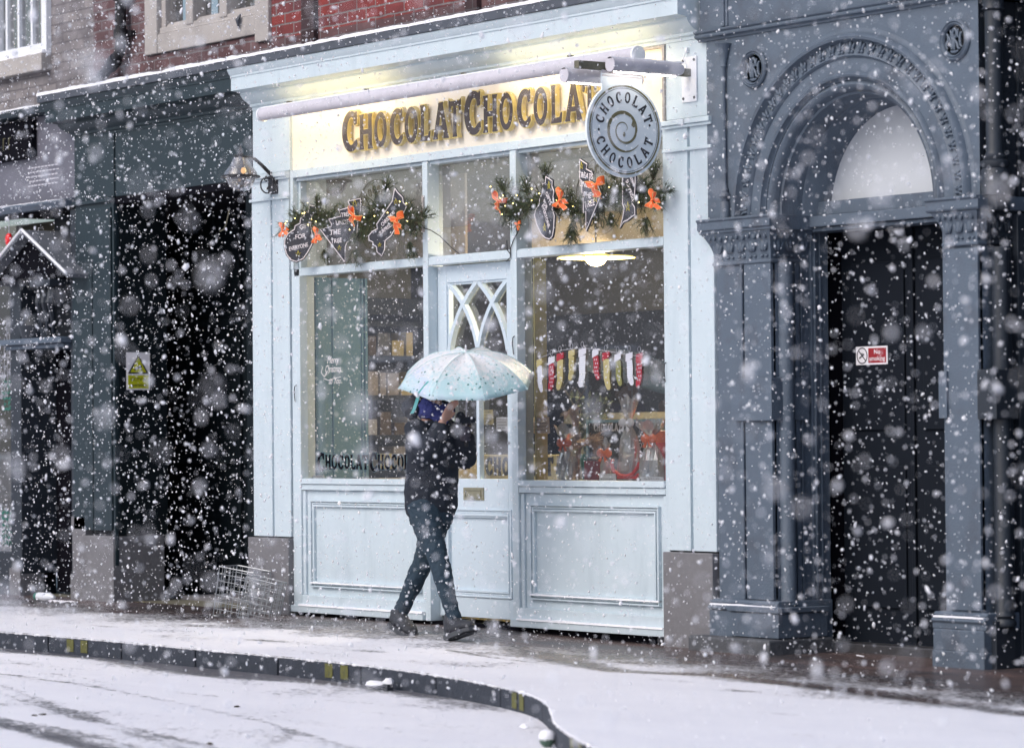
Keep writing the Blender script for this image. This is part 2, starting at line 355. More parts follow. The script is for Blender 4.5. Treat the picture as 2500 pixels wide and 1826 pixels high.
def frame(O, yaw=0.0, tilt=0.0):
    """frame whose normal faces the street (-y) when yaw = 0; yaw turns it about z"""
    U = Vector((math.cos(yaw), math.sin(yaw), 0)); N = Vector((math.sin(yaw), -math.cos(yaw), 0)); V = Vector((0, 0, 1))
    if tilt: U, V = U*math.cos(tilt)+V*math.sin(tilt), V*math.cos(tilt)-U*math.sin(tilt)
    return (Vector(O), U, V, N)
def onframe(fr, px, py):
    """photo pixel -> coordinates on a plane standing in the scene"""
    O, U, V, N = fr; r = ray(px, py); t = (O-CAM).dot(N)/r.dot(N); d = CAM+r*t-O; return d.dot(U), d.dot(V)
_dg = None
def curve_to(mb, cu, fr, sx=1, sy=1, ox=0, oy=0):
    ob = bpy.data.objects.new('tmp', cu); col.objects.link(ob); bpy.context.view_layer.update()
    me = ob.evaluated_get(bpy.context.evaluated_depsgraph_get()).to_mesh()
    O, U, V, N = fr; co = [v.co.copy() for v in me.vertices]; fs = [tuple(p.vertices) for p in me.polygons]
    mb.add([O+U*(c.x*sx+ox)+V*(c.y*sy+oy)+N*c.z for c in co], fs)
    bpy.data.objects.remove(ob); bpy.data.curves.remove(cu)
def text(mb, s, fr, h, ox=0, oy=0, th=.001, shear=0, wide=1.0, bold=0.0, rot=0, align='CENTER', space=1.0):
    cu = bpy.data.curves.new('t', 'FONT'); cu.body = s; cu.size = h*1.38; cu.extrude = th/2; cu.align_x = align; cu.shear = shear; cu.offset = bold*h; cu.space_character = space; cu.resolution_u = 3
    O, U, V, N = fr
    if rot: U, V = U*math.cos(rot)+V*math.sin(rot), V*math.cos(rot)-U*math.sin(rot)
    O2 = fr[0]+fr[1]*ox+fr[2]*oy
    curve_to(mb, cu, (O2, U, V, N), wide, 1)
# hand drawn flared capitals, height 1, width about .62
def ell(cx, cy, rx, ry, a0=0, a1=360, n=24): return [(cx+rx*math.cos(R(a0+(a1-a0)*i/n)), cy+ry*math.sin(R(a0+(a1-a0)*i/n))) for i in range(n+1)]
GL = {
 'O': [ell(.33, .5, .33, .5)[:-1], ell(.33, .5, .165, .33)[:-1]],
 'C': [ell(.36, .5, .36, .5, 62, 300, 26)+[(.62, .17), (.60, .30), (.50, .26)]+ell(.37, .5, .17, .33, 300, 62, 22)+[(.46, .70), (.50, .63), (.60, .66), (.60, .95), (.56, .99)]],
 'H': [[(-.02, 0), (.23, 0), (.20, .12), (.195, .42), (.43, .42), (.425, .12), (.40, 0), (.66, 0), (.61, .12), (.60, .88), (.65, 1), (.40, 1), (.43, .88), (.43, .57), (.195, .57), (.20, .88), (.23, 1), (-.02, 1), (.03, .88), (.03, .12)]],
 'L': [[(-.02, 0), (.55, 0), (.60, .28), (.50, .27), (.44, .16), (.22, .15), (.21, .88), (.25, 1), (-.02, 1), (.03, .88), (.03, .12)]],
 'A': [[(-.06, 0), (.20, 0), (.18, .09), (.215, .24), (.44, .24), (.47, .09), (.45, 0), (.74, 0), (.68, .12), (.44, .92), (.46, 1), (.20, 1), (.22, .92), (-.01, .12)], [(.255, .38), (.33, .68), (.40, .38)]],
 'T': [[(.18, 0), (.46, 0), (.42, .12), (.41, .84), (.52, .82), (.56, .68), (.66, .70), (.67, 1.03), (.58, .98), (.06, .98), (-.03, 1.03), (-.02, .70), (.08, .68), (.12, .82), (.23, .84), (.22, .12)]],
}
GW = {'O': .66, 'C': .64, 'H': .64, 'L': .58, 'A': .68, 'T': .64}
def glyph(mb, ch, fr, x, y, w, h, th, offset=0.0, w0=0.0):
    cu = bpy.data.curves.new('g', 'CURVE'); cu.dimensions = '2D'; cu.fill_mode = 'BOTH'; cu.extrude = th/2
    O, U, V, N = fr; sx = w/GW[ch]; sy = h
    for ring in GL[ch]:
        sp = cu.splines.new('POLY'); sp.points.add(len(ring)-1); sp.use_cyclic_u = True
        for q, (a, b) in zip(sp.points, ring): q.co = (a*sx, b*sy, 0, 1)
    cu.offset = offset
    curve_to(mb, cu, (O+N*(w0+th/2), U, V, N), 1, 1, x, y)
# ------------------------------------------------------------------ ground, road, kerb
def sm(a, b, x): t = np.clip((x-a)/(b-a), 0, 1); return t*t*(3-2*t)
KP = [(-14, -2.3), (-9, -2.25), (-5, -2.22), (-2, -2.22), (-.04, -2.22), (.95, -2.19), (1.87, -2.19), (2.5, -2.215), (3.2, -2.21), (3.76, -2.225), (4.32, -2.265), (4.96, -2.36), (5.53, -2.49), (6.11, -2.66), (6.56, -2.84), (7.0, -3.1), (7.4, -3.38), (7.8, -3.67), (8.24, -3.93), (8.78, -4.22), (9.6, -4.6), (10.8, -5.0), (12.5, -5.3), (16, -5.5), (24, -5.6)]
kp = np.array(KP); kl = np.r_[0, np.cumsum(np.hypot(*np.diff(kp, axis=0).T))]
def kerb_at(s):   # smoothed arc-length curve
    out = 0
    for d, wt in ((-.18, .25), (0, .5), (.18, .25)): out = out+wt*np.array([np.interp(s+d, kl, kp[:, 0]), np.interp(s+d, kl, kp[:, 1])])
    return out
def grid_mesh(name, XX, YY, ZZ, cover, m, label=None):
    n0, n1 = XX.shape; me = bpy.data.meshes.new(name)
    co = np.stack([XX, YY, ZZ], -1).reshape(-1, 3).astype(np.float32)
    idx = np.arange(n0*n1).reshape(n0, n1)
    q = np.stack([idx[:-1, :-1], idx[1:, :-1], idx[1:, 1:], idx[:-1, 1:]], -1).reshape(-1, 4)
    me.vertices.add(len(co)); me.vertices.foreach_set('co', co.ravel())
    me.loops.add(q.size); me.loops.foreach_set('vertex_index', q.ravel().astype(np.int32))
    me.polygons.add(len(q)); me.polygons.foreach_set('loop_start', np.arange(0, q.size, 4, dtype=np.int32)); me.polygons.foreach_set('loop_total', np.full(len(q), 4, dtype=np.int32))
    me.update(calc_edges=True)
    a = me.attributes.new('cover', 'FLOAT', 'POINT'); a.data.foreach_set('value', cover.ravel().astype(np.float32))
    me.materials.append(m); me.polygons.foreach_set('use_smooth', [True]*len(q))
    o = bpy.data.objects.new(name, me); col.objects.link(o); ORG[name] = Vector((0, 0, 0))
    return o
def dist_poly(X, Y, pts):
    d = np.full(X.shape, 1e9)
    for (a, b), (c, e) in zip(pts[:-1], pts[1:]):
        vx, vy = c-a, e-b; t = np.clip(((X-a)*vx+(Y-b)*vy)/(vx*vx+vy*vy), 0, 1); d = np.minimum(d, np.hypot(X-a-t*vx, Y-b-t*vy))
    return d
def GL_(pts, z=0.0): return [G(px, py, z) for px, py in pts]
# pavement
S = np.linspace(0, kl[-1], 900); KX, KY = kerb_at(S)
T = np.linspace(0, 1, 130)
WX = np.clip(KX, -14, 24); WY = np.full_like(WX, 1.9)
PX = WX[:, None]*(1-T)+KX[:, None]*T; PY = WY[:, None]*(1-T)+KY[:, None]*T
def pave_z(x, y): return .028*sm(4.2, 2.0, x)*sm(-1.3, .0, y)
edge = sm(-1.6, .4, PX)*0+1
thr = np.interp(PX, [-9, -4, -1, 1, 3, 4.5, 6, 8, 24], [.0, .0, .10, .12, .20, .36, .50, .70, .8])
cov = sm(-.20, 1.25, (-PY)-thr)*.92
cov += .22*sm(-1.9, -2.1, PY)*sm(-12, -10, PX)
cov -= .55*np.exp(-(dist_poly(PX, PY, GL_([(1250, 1580), (1500, 1640), (1760, 1650), (2100, 1690), (2520, 1745)]))/.10)**2)*sm(3, 5, PX)
cov -= .25*sm(6.2, 8.5, PX)*sm(-2.6, -1.2, PY)
for fx, fy, fr_ in [(1430, 1605, .10), (1530, 1618, .09), (1920, 1745, .07), (1800, 1688, .08), (300, 1500, .1), (480, 1530, .1), (650, 1565, .1), (900, 1590, .1), (250, 1530, .08), (1960, 1795, .06)]:
    gx, gy = G(fx, fy); cov -= .45*np.exp(-(((PX-gx)/(fr_*2.0))**2+((PY-gy)/(fr_*.7))**2))
cov -= .35*np.exp(-(dist_poly(PX, PY, GL_([(1090, 1587), (1180, 1603), (1290, 1618), (1400, 1610), (1560, 1598)]))/.025)**2)
ZZ = pave_z(PX, PY)+.006*np.clip(cov, 0, 1)
pav = grid_mesh('pavement', PX, PY, ZZ, cov, M['pavement']); props(pav, kind='structure')
# ragged lip of snow on the kerb edge
mb = MB(); rnd = random.Random(5); s = 0.0
while s < kl[-1]-.1:
    x, y = kerb_at(s); a = kerb_at(s+.01)-kerb_at(s-.01); a = a/np.hypot(*a); nx, ny = a[1], -a[0]
    r = .006+.010*rnd.random()**2; mb.blob((x-nx*.006, y-ny*.006, .0), (r*1.5, r, r*rnd.uniform(.4, .8)), 6, 4, math.atan2(a[1], a[0]), .25, rnd.random()); s += .019 if x > -2 else .04
lip = mb.build('snow_lip', M['snow'], pav, smooth=True)
# kerb stones
mb = MB(); s = 0
while s < kl[-1]-.95:
    n = 8; q = [kerb_at(s+.004+(.90-.008)*i/n) for i in range(n+1)]
    vs = []
    for i in range(n+1):
        a = kerb_at(s+.91*i/n+.02)-kerb_at(s+.91*i/n-.02); a = a/np.hypot(*a); nx, ny = -a[1], a[0]
        x, y = q[i]; vs += [(x, y, -.16), (x, y, -.004), (x+nx*.14, y+ny*.14, -.004), (x+nx*.14, y+ny*.14, -.16)]
    fs = [(i*4+j, i*4+(j+1) % 4, i*4+4+(j+1) % 4, i*4+4+j) for i in range(n) for j in range(4)]+[(0, 1, 2, 3), (n*4+3, n*4+2, n*4+1, n*4)]
    mb.add(vs, fs); s += .91
kerb = mb.build('kerb', M['kerb'], bevel=.006); props(kerb, kind='structure')
def kerb_mark(px, py, wd=.10):
    x, y = G(px, py); d = [np.hypot(*(kerb_at(t)-np.array([x, y]))) for t in S]; s0 = S[int(np.argmin(d))]; mb = MB(); vs = []
    for i in range(4):
        t = s0+wd*(i/3-.5); p = kerb_at(t); a = kerb_at(t+.02)-kerb_at(t-.02); a = a/np.hypot(*a); p = p+np.array([a[1], -a[0]])*.004
        vs += [(p[0], p[1], -.085), (p[0], p[1], -.008)]
    mb.add(vs, [(2*i, 2*i+2, 2*i+3, 2*i+1) for i in range(3)]); mb.build('yellow_mark', M['yellowmark'], kerb)
for px, py in [(176, 1557), (210, 1560), (804, 1616), (838, 1620), (1253, 1686), (1274, 1690), (1394, 1797), (1417, 1809)]: kerb_mark(px, py, .085)
# road
gx = np.arange(-16, 24, .05); gy = np.arange(-20, -1.9, .045); RX, RY = np.meshgrid(gx, gy, indexing='ij')
cov = np.full(RX.shape, .97)
dk = dist_poly(RX, RY, KP); cov -= .62*sm(.42, .12, dk+.10*np.sin(RX*1.7))*sm(6.6, 4.4, RX)+.15*sm(.2, .05, dk)
c3 = lambda x, y: (x/2.639, 1200+y/2.639); c9 = lambda x, y: (500+x/2.262, 1450+y/2.262)
TR = [([c3(0, 1170), c3(600, 1255), c3(1100, 1350), c3(1689, 1480), c9(500, 760), c9(640, 800), c9(860, 862), (1000, 1880)], .022, .5),
      ([c3(-300, 1120), c3(400, 1180), c3(900, 1260), c3(1400, 1320)], .03, .28),
      ([c3(0, 1240), c3(300, 1360), c3(700, 1490), c3(1200, 1610), c3(1700, 1720)], .035, .45),
      ([c3(0, 1300), c3(300, 1390), c3(700, 1520), c3(1150, 1640), c3(1500, 1760)], .03, .35),
      ([c3(-200, 1420), c3(0, 1490), c3(300, 1560), c3(700, 1670), c3(900, 1760)], .085, .75),
      ([c3(-100, 1440), c3(200, 1490), c3(600, 1570), c3(1000, 1680)], .03, .35),
      ([c9(500, 740), c9(440, 790), c9(330, 850)], .05, .25)]
for pts, wd, am in TR: cov -= .95*am*np.exp(-(dist_poly(RX, RY, GL_(pts, -.1))/wd)**2)
ZR = np.full(RX.shape, -.105)+.008*np.clip(cov, 0, 1)
road = grid_mesh('road', RX, RY, ZR, cov, M['road']); props(road, kind='structure')
mb = MB(); mb.box(-80, 80, -80, 40, -.6, -.13); g = mb.build('ground', M['snow']); props(g, kind='structure')

# ------------------------------------------------------------------ blue shopfront
shop = thing('shopfront', (2.0, 0, 0), 'pale blue painted shopfront with a lit cream signboard, glazed door and two display windows', 'shopfront')
B = M['blue']
def fill(mb, prof, x0, x1, m0=0, m1=0): mb.extx(prof, x0, x1, m0, m1)
# cornice: profile (y,z) stepping out
CP = [(.30, 3.53), (-.004, 3.53), (-.004, 3.548), (-.022, 3.556), (-.022, 3.572), (-.05, 3.588), (-.072, 3.604), (-.095, 3.634), (-.095, 3.648), (-.125, 3.655), (-.165, 3.660), (-.165, 3.752), (-.172, 3.752), (-.172, 3.764), (-.182, 3.775), (-.196, 3.800), (-.196, 3.812), (.30, 3.812)]
mb = MB(); fill(mb, CP, -.50, 4.40, .10, 0); cor = mb.build('cornice', B, shop, smooth=True, ang=25)
mb = MB(); fill(mb, [(.30, 3.814), (-.212, 3.814), (-.212, 3.868), (-.200, 3.874), (.30, 3.90)], -.50, 4.40, .1, 0); mb.build('gutter', M['lead'], cor, bevel=.003)
mb = MB(); mb.snowcap(-.50, 4.40, -.215, -.13, 3.873, .022, seed=3); mb.build('snow', M['snow'], cor, smooth=True)
# signboard
mb = MB(); mb.box(-.02, 4.06, .022, .06, 3.078, 3.53); fb = mb.build('signboard', M['cream'], shop)
mb = MB(); mb.box(4.062, 4.084, -.012, .05, 3.078, 3.52); mb.box(3.72, 4.084, -.008, .02, 3.512, 3.527); mb.build('edging', M['limestone'], fb, bevel=.002)
LET = [('C', .722, .915, 3.142, 3.418), ('H', .93, 1.088, 3.146, 3.384), ('O', 1.107, 1.255, 3.146, 3.384), ('C', 1.290, 1.447, 3.146, 3.388), ('O', 1.461, 1.614, 3.146, 3.384), ('L', 1.640, 1.755, 3.146, 3.384), ('A', 1.795, 1.952, 3.146, 3.384), ('T', 1.965, 2.090, 3.147, 3.385),
       ('C', 2.130, 2.318, 3.142, 3.425), ('H', 2.336, 2.490, 3.146, 3.384), ('O', 2.510, 2.652, 3.146, 3.384), ('C', 2.695, 2.845, 3.146, 3.388), ('O', 2.868, 3.010, 3.146, 3.384), ('L', 3.046, 3.158, 3.146, 3.384), ('A', 3.198, 3.350, 3.146, 3.384), ('T', 3.366, 3.500, 3.147, 3.385)]
fr0 = frame((0, .022, 0))
for ch, x0, x1, z0, z1 in LET:
    x0 -= .045; x1 -= .045
    mb = MB(); glyph(mb, ch, fr0, x0, z0, x1-x0, z1-z0, .030, .005, .018); mb.k = 1; glyph(mb, ch, fr0, x0, z0, x1-x0, z1-z0, .003, -.002, .0485)
    mb.build('letter', [M['gold'], M['bronze']], fb)
# pilasters
for side, (x0, x1, g0) in enumerate([(-.50, -.02, -.245), (4.085, 4.52, 4.30)]):
    mb = MB()
    mb.box(x0, x1, .0, .30, 3.078, 3.53)                                          # block beside the board
    mb.box(x0, g0-.012, -.012, .30, .56, 3.07); mb.box(g0+.012, x1, -.012, .30, .56, 3.07); mb.box(g0-.012, g0+.012, .01, .3, .56, 3.07)
    for a, b in ((x0, g0-.012), (g0+.012, x1)):
        mb.box(a-.012, b+.012 if b != x1 else b+.004, -.032, -.012, 3.022, 3.040); mb.box(a-.02, b+.02 if b != x1 else b+.004, -.045, -.012, 3.040, 3.07); mb.box(a-.010, b+.010 if b != x1 else b+.004, -.030, -.012, 2.885, 2.905)
    pl = mb.build('pilaster', B, shop, bevel=.004)
for x0, x1 in ((-.535, -.012), (4.064, 4.515)):
    mb = MB(); mb.box(x0, x1, -.04, .30, -.05, .552); mb.build('plinth', M['stone'], shop, bevel=.005)
# window frame (posts, rails)
mb = MB()
mb.box(-.008, .092, 0, .12, .06, 2.395); mb.box(-.012, .022, -.004, .12, 2.395, 3.076)   # left post
mb.box(1.576, 1.633, -.003, .12, .05, 3.02); mb.box(2.533, 2.597, -.003, .12, .05, 3.02); mb.box(4.046, 4.084, .001, .12, .06, 3.076)
for a, b in ((.022, 1.574), (1.635, 2.531), (2.599, 4.044)):
    mb.box(a, b, .0, .12, 2.346, 2.395)                                         # transom rail
    mb.box(a, b, .012, .12, 2.395, 2.402)
mb.box(.022, 4.044, -.010, .12, 3.022, 3.076); mb.box(.024, 4.042, .02, .12, 3.000, 3.0205)
mb.box(.022, .05, .04, .12, 2.404, 2.998)
for a, b in ((.094, 1.574), (2.599, 4.044)):
    mb.box(a, b, -.012, .12, .925, .963); mb.box(a, b, .0, .12, .884, .923)       # sill
wf = mb.build('window_frame', B, shop, bevel=.003)
# stall risers
for a, b in ((.094, 1.574), (2.599, 4.044)):
    mb = MB(); mb.box(a, b, .028, .12, .06, .882); mb.box(a, b, .0, .028, .100, .17); mb.box(a, a+.035, .012, .028, .17, .88); mb.box(b-.035, b, .012, .028, .17, .88)
    rs = mb.build('stall_riser', B, shop, bevel=.004)
    mb = MB(); x0, x1, z0, z1 = a+.10, b-.075, .225, .815
    for k, (d, yy) in enumerate(((0, .004), (.016, .012), (.030, .006))):
        wd = .010 if k != 2 else .014
        mb.box(x0+d, x1-d, yy, .028, z1-d-wd, z1-d); mb.box(x0+d, x1-d, yy, .028, z0+d, z0+d+wd); mb.box(x0+d, x0+d+wd, yy+.0006, .028, z0+d+wd, z1-d-wd); mb.box(x1-d-wd, x1-d, yy+.0006, .028, z0+d+wd, z1-d-wd)
    mb.build('panel_moulding', B, rs, bevel=.003)
    mb = MB(); mb.snowcap(a+.1, b-.075, -.0, .028, z0+.028, .008, seed=8); mb.snowcap(a, b, -.035, .0, .098, .010, seed=5); mb.build('snow', M['snow'], rs, smooth=True)
for a, b in ((-.008, 1.576), (2.533, 4.062)): mb = MB(); mb.box(a, b, -.028, .1, .052, .098); mb.build('bottom_rail', B, shop, bevel=.004)
mb = MB(); mb.box(-.01, 4.06, .03, .3, -.02, .052); mb.build('shadow_gap', M['black'], shop)  # black strip painted for the shadow gap under the bottom rail
# panes
for nm, (a, b, z0, z1, y, gm) in {'l': (.092, 1.576, .963, 2.346, .06, M['glass']), 'r': (2.597, 4.046, .963, 2.346, .06, M['glass']), 'tl': (.05, 1.576, 2.40, 3.0, .09, M['glassup']), 'tm': (1.633, 2.533, 2.40, 3.0, .09, M['glassup']), 'tr': (2.597, 4.046, 2.40, 3.0, .09, M['glassup'])}.items():
    mb = MB(); mb.add([(a, y, z0), (b, y, z0), (b, y, z1), (a, y, z1)], [(0, 1, 2, 3)]); pn = mb.build('window_pane', gm, shop)
    if nm in ('tl', 'tr'):
        pass
# door
dx0, dx1 = 1.637, 2.529; dy = .070
mb = MB()
gx0, gx1, gz0, gz1 = 1.735, 2.392, .968, 2.228
mb.box(dx0, gx0, dy, dy+.05, .085, 2.338); mb.box(gx1, dx1, dy, dy+.05, .085, 2.338); mb.box(gx0, gx1, dy, dy+.05, gz1, 2.338); mb.box(gx0, gx1, dy, dy+.05, .72, gz0)
mb.box(gx0, gx1, dy+.018, dy+.05, .245, .72); mb.box(gx0, gx1, dy, dy+.05, .085, .245)
door = mb.build('door', M['bluedoor'], shop, bevel=.003)
mb = MB(); x0, x1, z0, z1 = 1.70, 2.43, .215, .775
for k, (d, yy) in enumerate(((0, dy-.010), (.016, dy-.003), (.030, dy-.008))):
    wd = .010 if k != 2 else .014
    mb.box(x0+d, x1-d, yy, dy+.02, z1-d-wd, z1-d); mb.box(x0+d, x1-d, yy, dy+.02, z0+d, z0+d+wd); mb.box(x0+d, x0+d+wd, yy+.0006, dy+.02, z0+d+wd, z1-d-wd); mb.box(x1-d-wd, x1-d, yy+.0006, dy+.02, z0+d+wd, z1-d-wd)
mb.build('panel_moulding', M['bluedoor'], door, bevel=.003)
def bez(p0, p1, p2, n=12): return [((1-t)**2*p0[0]+2*t*(1-t)*p1[0]+t*t*p2[0], (1-t)**2*p0[1]+2*t*(1-t)*p1[1]+t*t*p2[1]) for t in [i/n for i in range(n+1)]]
mb = MB(); cxm = (gx0+gx1)/2
def bar2(pts, wd, y0, y1):
    L_ = []; R_ = []
    for i, (x, z) in enumerate(pts):
        a = pts[max(i-1, 0)]; b = pts[min(i+1, len(pts)-1)]; dx, dz = b[0]-a[0], b[1]-a[1]; l = math.hypot(dx, dz); nx, nz = -dz/l*wd/2, dx/l*wd/2
        L_.append((x+nx, z+nz)); R_.append((x-nx, z-nz))
    n = len(pts); vs = [(x, y0, z) for x, z in L_]+[(x, y0, z) for x, z in R_]+[(x, y1, z) for x, z in L_]+[(x, y1, z) for x, z in R_]
    fs = []
    for i in range(n-1): fs += [(i, i+1, n+i+1, n+i), (2*n+i, 3*n+i, 3*n+i+1, 2*n+i+1), (i, 2*n+i, 2*n+i+1, i+1), (n+i, n+i+1, 3*n+i+1, 3*n+i)]
    fs += [(0, n, 3*n, 2*n), (n-1, 3*n-1, 4*n-1, 2*n-1)]; mb.add(vs, fs)
arcs = [bez((gx0+.01, 1.78), (gx0+.06, 2.03), (cxm, 2.228)), bez((cxm, 1.78), (cxm-.06, 2.05), (gx0, 2.228)), bez((cxm, 1.78), (cxm+.06, 2.05), (gx1, 2.228)), bez((gx1-.01, 1.78), (gx1-.06, 2.03), (cxm, 2.228))]
for i, a in enumerate(arcs): bar2(a, .030, dy+.004+.0011*i, dy+.040)
mb.box(cxm-.015, cxm+.015, dy+.006, dy+.042, gz0, 1.80); mb.box(gx0, gx0+.014, dy+.010, dy+.045, gz0, gz1); mb.box(gx1-.014, gx1, dy+.010, dy+.045, gz0, gz1)
mb.box(gx0+.014, gx1-.014, dy+.0105, dy+.045, gz1-.014, gz1)
mb.build('tracery', M['bluedoor'], door)
mb = MB(); mb.add([(gx0, dy+.046, gz0), (gx1, dy+.046, gz0), (gx1, dy+.046, gz1), (gx0, dy+.046, gz1)], [(0, 1, 2, 3)]); mb.build('pane', M['glass'], door)
mb = MB(); mb.box(1.915, 2.134, dy-.008, dy, .832, .912); mb.box(1.94, 2.11, dy-.013, dy-.008, .893, .899); mb.box(1.94, 2.11, dy-.013, dy-.008, .848, .853); mb.box(1.94, 1.945, dy-.013, dy-.008, .853, .893); mb.box(2.105, 2.11, dy-.013, dy-.008, .853, .893)
mb.build('letterbox', M['brass'], door, bevel=.002)
# little cabin hooks on the posts and the cable by the door
for x, z in ((2.570, 1.86), (4.066, 1.66), (.045, 1.60)): mb = MB(); mb.tube([(x, -.003, z), (x+.006, -.02, z-.01), (x, -.018, z-.05), (x+.003, -.016, z-.10), (x+.01, -.018, z-.115)], .0035, 5); mb.build('cabin_hook', M['iron'], shop)
mb = MB(); mb.tube([(x, y, z) for x, y, z in ((2.655, -.01, 2.60), (2.64, -.012, 2.52), (2.575, -.012, 2.45), (2.55, -.012, 2.41), (2.545, -.012, 2.35), (2.50, -.008, 2.33))], .0035, 5); mb.tube([(2.55, -.012, 2.37), (2.515, -.012, 2.40), (2.51, -.012, 2.46)], .0035, 5)
mb.build('cable', M['iron'], shop); mb = MB(); mb.tube([(1.57, -.008, 2.62), (1.60, -.012, 2.59), (1.68, -.008, 2.57), (1.74, .02, 2.53), (1.80, .06, 2.46), (1.87, .08, 2.41)], .0035, 5)
mb.build('cable', M['iron'], shop)
mb = MB(); mb.box(1.583, 1.603, -.016, -.003, 2.56, 2.80); mb.build('thermometer', M['limestone'], shop, bevel=.002)
# lettering on the left window
mb = MB(); frg = frame((0, .054, 0))
mb2 = MB(); x = .222; hw = [.62, .56, .56, .56, .56, .46, .58, .56]
for wn in range(2):
    for i, ch in enumerate('CHOCOLAT'):
        h = .128 if i == 0 else .098; wd = (.088 if i == 0 else .068 if ch != 'L' else .058); z = 1.025 if i else 1.010
        glyph(mb, ch, frg, x, z, wd, h, .001, .0012, .0014); glyph(mb2, ch, frg, x, z, wd, h, .001, .0028, .0)
        x += wd+.0095
    x += .008
mb.k = 0
mb.build('window_lettering', M['black'], shop); mb2.build('window_lettering_outline', M['panelteal'], shop)
mb = MB(); frm = frame((0, .056, 0)); mx, mz = P(812, 905, .056)
text(mb, 'Merry', frm, .052, mx, mz+.05, .001, .45, .8, -.012); text(mb, 'Christmas', frm, .052, mx, mz-.01, .001, .45, .66, -.012); text(mb, 'to You', frm, .048, mx+.02, mz-.09, .001, .45, .8, -.012)
mb.tube([(mx-.11, .055, mz-.05), (mx-.05, .055, mz-.065), (mx+.02, .055, mz-.052), (mx+.1, .055, mz-.045)], .002, 5); mb.tube([(mx-.12, .055, mz+.03), (mx-.14, .055, mz-.01), (mx-.10, .055, mz-.04), (mx-.07, .055, mz-.01)], .0025, 5)
mb.build('greeting_lettering', M['white'], shop)
# faint round emblem on both transom lights
def emblem(mb, cx, cz, r, y, full=True):
    for rr, wd in ((r, .006), (r*.93, .003)):
        pts = [(cx+rr*math.cos(R(a)), y, cz+rr*math.sin(R(a))) for a in range(0, 361, 8)]; mb.tube(pts, wd/2, 4, flat=.4)
    for s_, a0, a1, fl in (('CHOCOLAT', 152, 28, 1), ('CHOCOLAT', 208, 332, -1)):
        for i, ch in enumerate(s_):
            a = R(a0+(a1-a0)*i/7); rad = r*.72; c = (cx+rad*math.cos(a), cz+rad*math.sin(a)); rot = a-math.pi/2 if fl == 1 else a+math.pi/2
            h = r*.25; U = Vector((math.cos(rot), 0, math.sin(rot))); V = Vector((-math.sin(rot), 0, math.cos(rot)))
            glyph(mb, ch, (Vector((c[0], y, c[1]))-U*h*.3-V*h/2, U, V, Vector((0, -1, 0))), 0, 0, h*.6, h, .001)
for q in ((918, 525), (1464, 480)): mb = MB(); a = P(*q, .086); emblem(mb, a[0], a[1], .235, .086); mb.build('round_emblem', M['rust'], shop)
# ---- room behind the glass
mb = MB(); mb.box(-.6, 4.6, .13, .14, 3.02, 3.5)
def room_face(vs): mb.add(vs, [(0, 1, 2, 3)])
room_face([(-5, 3.0, .03), (4.45, 3.0, .03), (4.45, 3.0, 3.1), (-5, 3.0, 3.1)]); room_face([(-.45, .125, .03), (-.45, 1.3, .03), (-.45, 1.3, 3.1), (-.45, .125, 3.1)]); room_face([(-5, 1.3, .03), (-.45, 1.3, .03), (-.45, 1.3, 3.1), (-5, 1.3, 3.1)]); room_face([(-5, 1.3, .03), (-5, 3.0, .03), (-5, 3.0, 3.1), (-5, 1.3, 3.1)])
room_face([(4.45, .125, .03), (4.45, 3.0, .03), (4.45, 3.0, 3.1), (4.45, .125, 3.1)]); room_face([(-5, .125, 3.1), (4.45, .125, 3.1), (4.45, 3, 3.1), (-5, 3, 3.1)]); room_face([(-5, .125, .03), (4.45, .125, .03), (4.45, 3, .03), (-5, 3, .03)])
mb.build('interior_wall', M['inside'], shop)
mb = MB()
for a, b in ((-1.7, .30), (1.0, 4.1)): mb.box(a, b, 1.25, 1.27, 2.48, 2.72)
mb.build('bulkhead_board', M['insidelight'], shop)
mb = MB()
for a, b in ((-1.7, .30), (1.0, 4.1)): mb.box(a, b, 1.25, 1.27, 2.722, 3.09)
mb.build('reflection_bulkhead', M['insidegrey'], shop)  # pale grey board painted for the reflection in the upper transoms
mb = MB(); mb.box(.05, .094, .13, .54, .96, 2.34); mb.box(.094, .100, .14, .20, .96, 2.34); mb.box(.094, .106, .26, .275, .96, 2.34); mb.box(.094, .106, .50, .515, .96, 2.34); mb.box(.094, .12, .52, .54, .96, 2.34)
mb.build('side_panel', M['panelteal'], shop)
for a, b in ((.1, 1.57), (2.62, 4.05)): mb = MB(); mb.box(a, b, .13, .9, .90, .956); mb.build('display_deck', M['insidelight'], shop)
mb = MB(); mb.box(2.600, 2.608, .125, .22, .96, 2.345); mb.build('lining', mat('lamplit_lining', (.62, .55, .20), .6, .05, 4, .05, 30), shop)  # yellow puts the inner lamp's light into the reveal colour
mb = MB(); mb.box(-1.12, .47, 2.9, 2.99, .1, 2.15); mb.build('doorway', M['tealdeep'], shop)
mb = MB(); mb.box(1.1, 2.3, 1.5, 1.54, 1.32, 1.39); mb.box(1.1, 2.3, 1.56, 1.60, .1, 1.32); mb.build('counter_rail', M['inside'], shop)

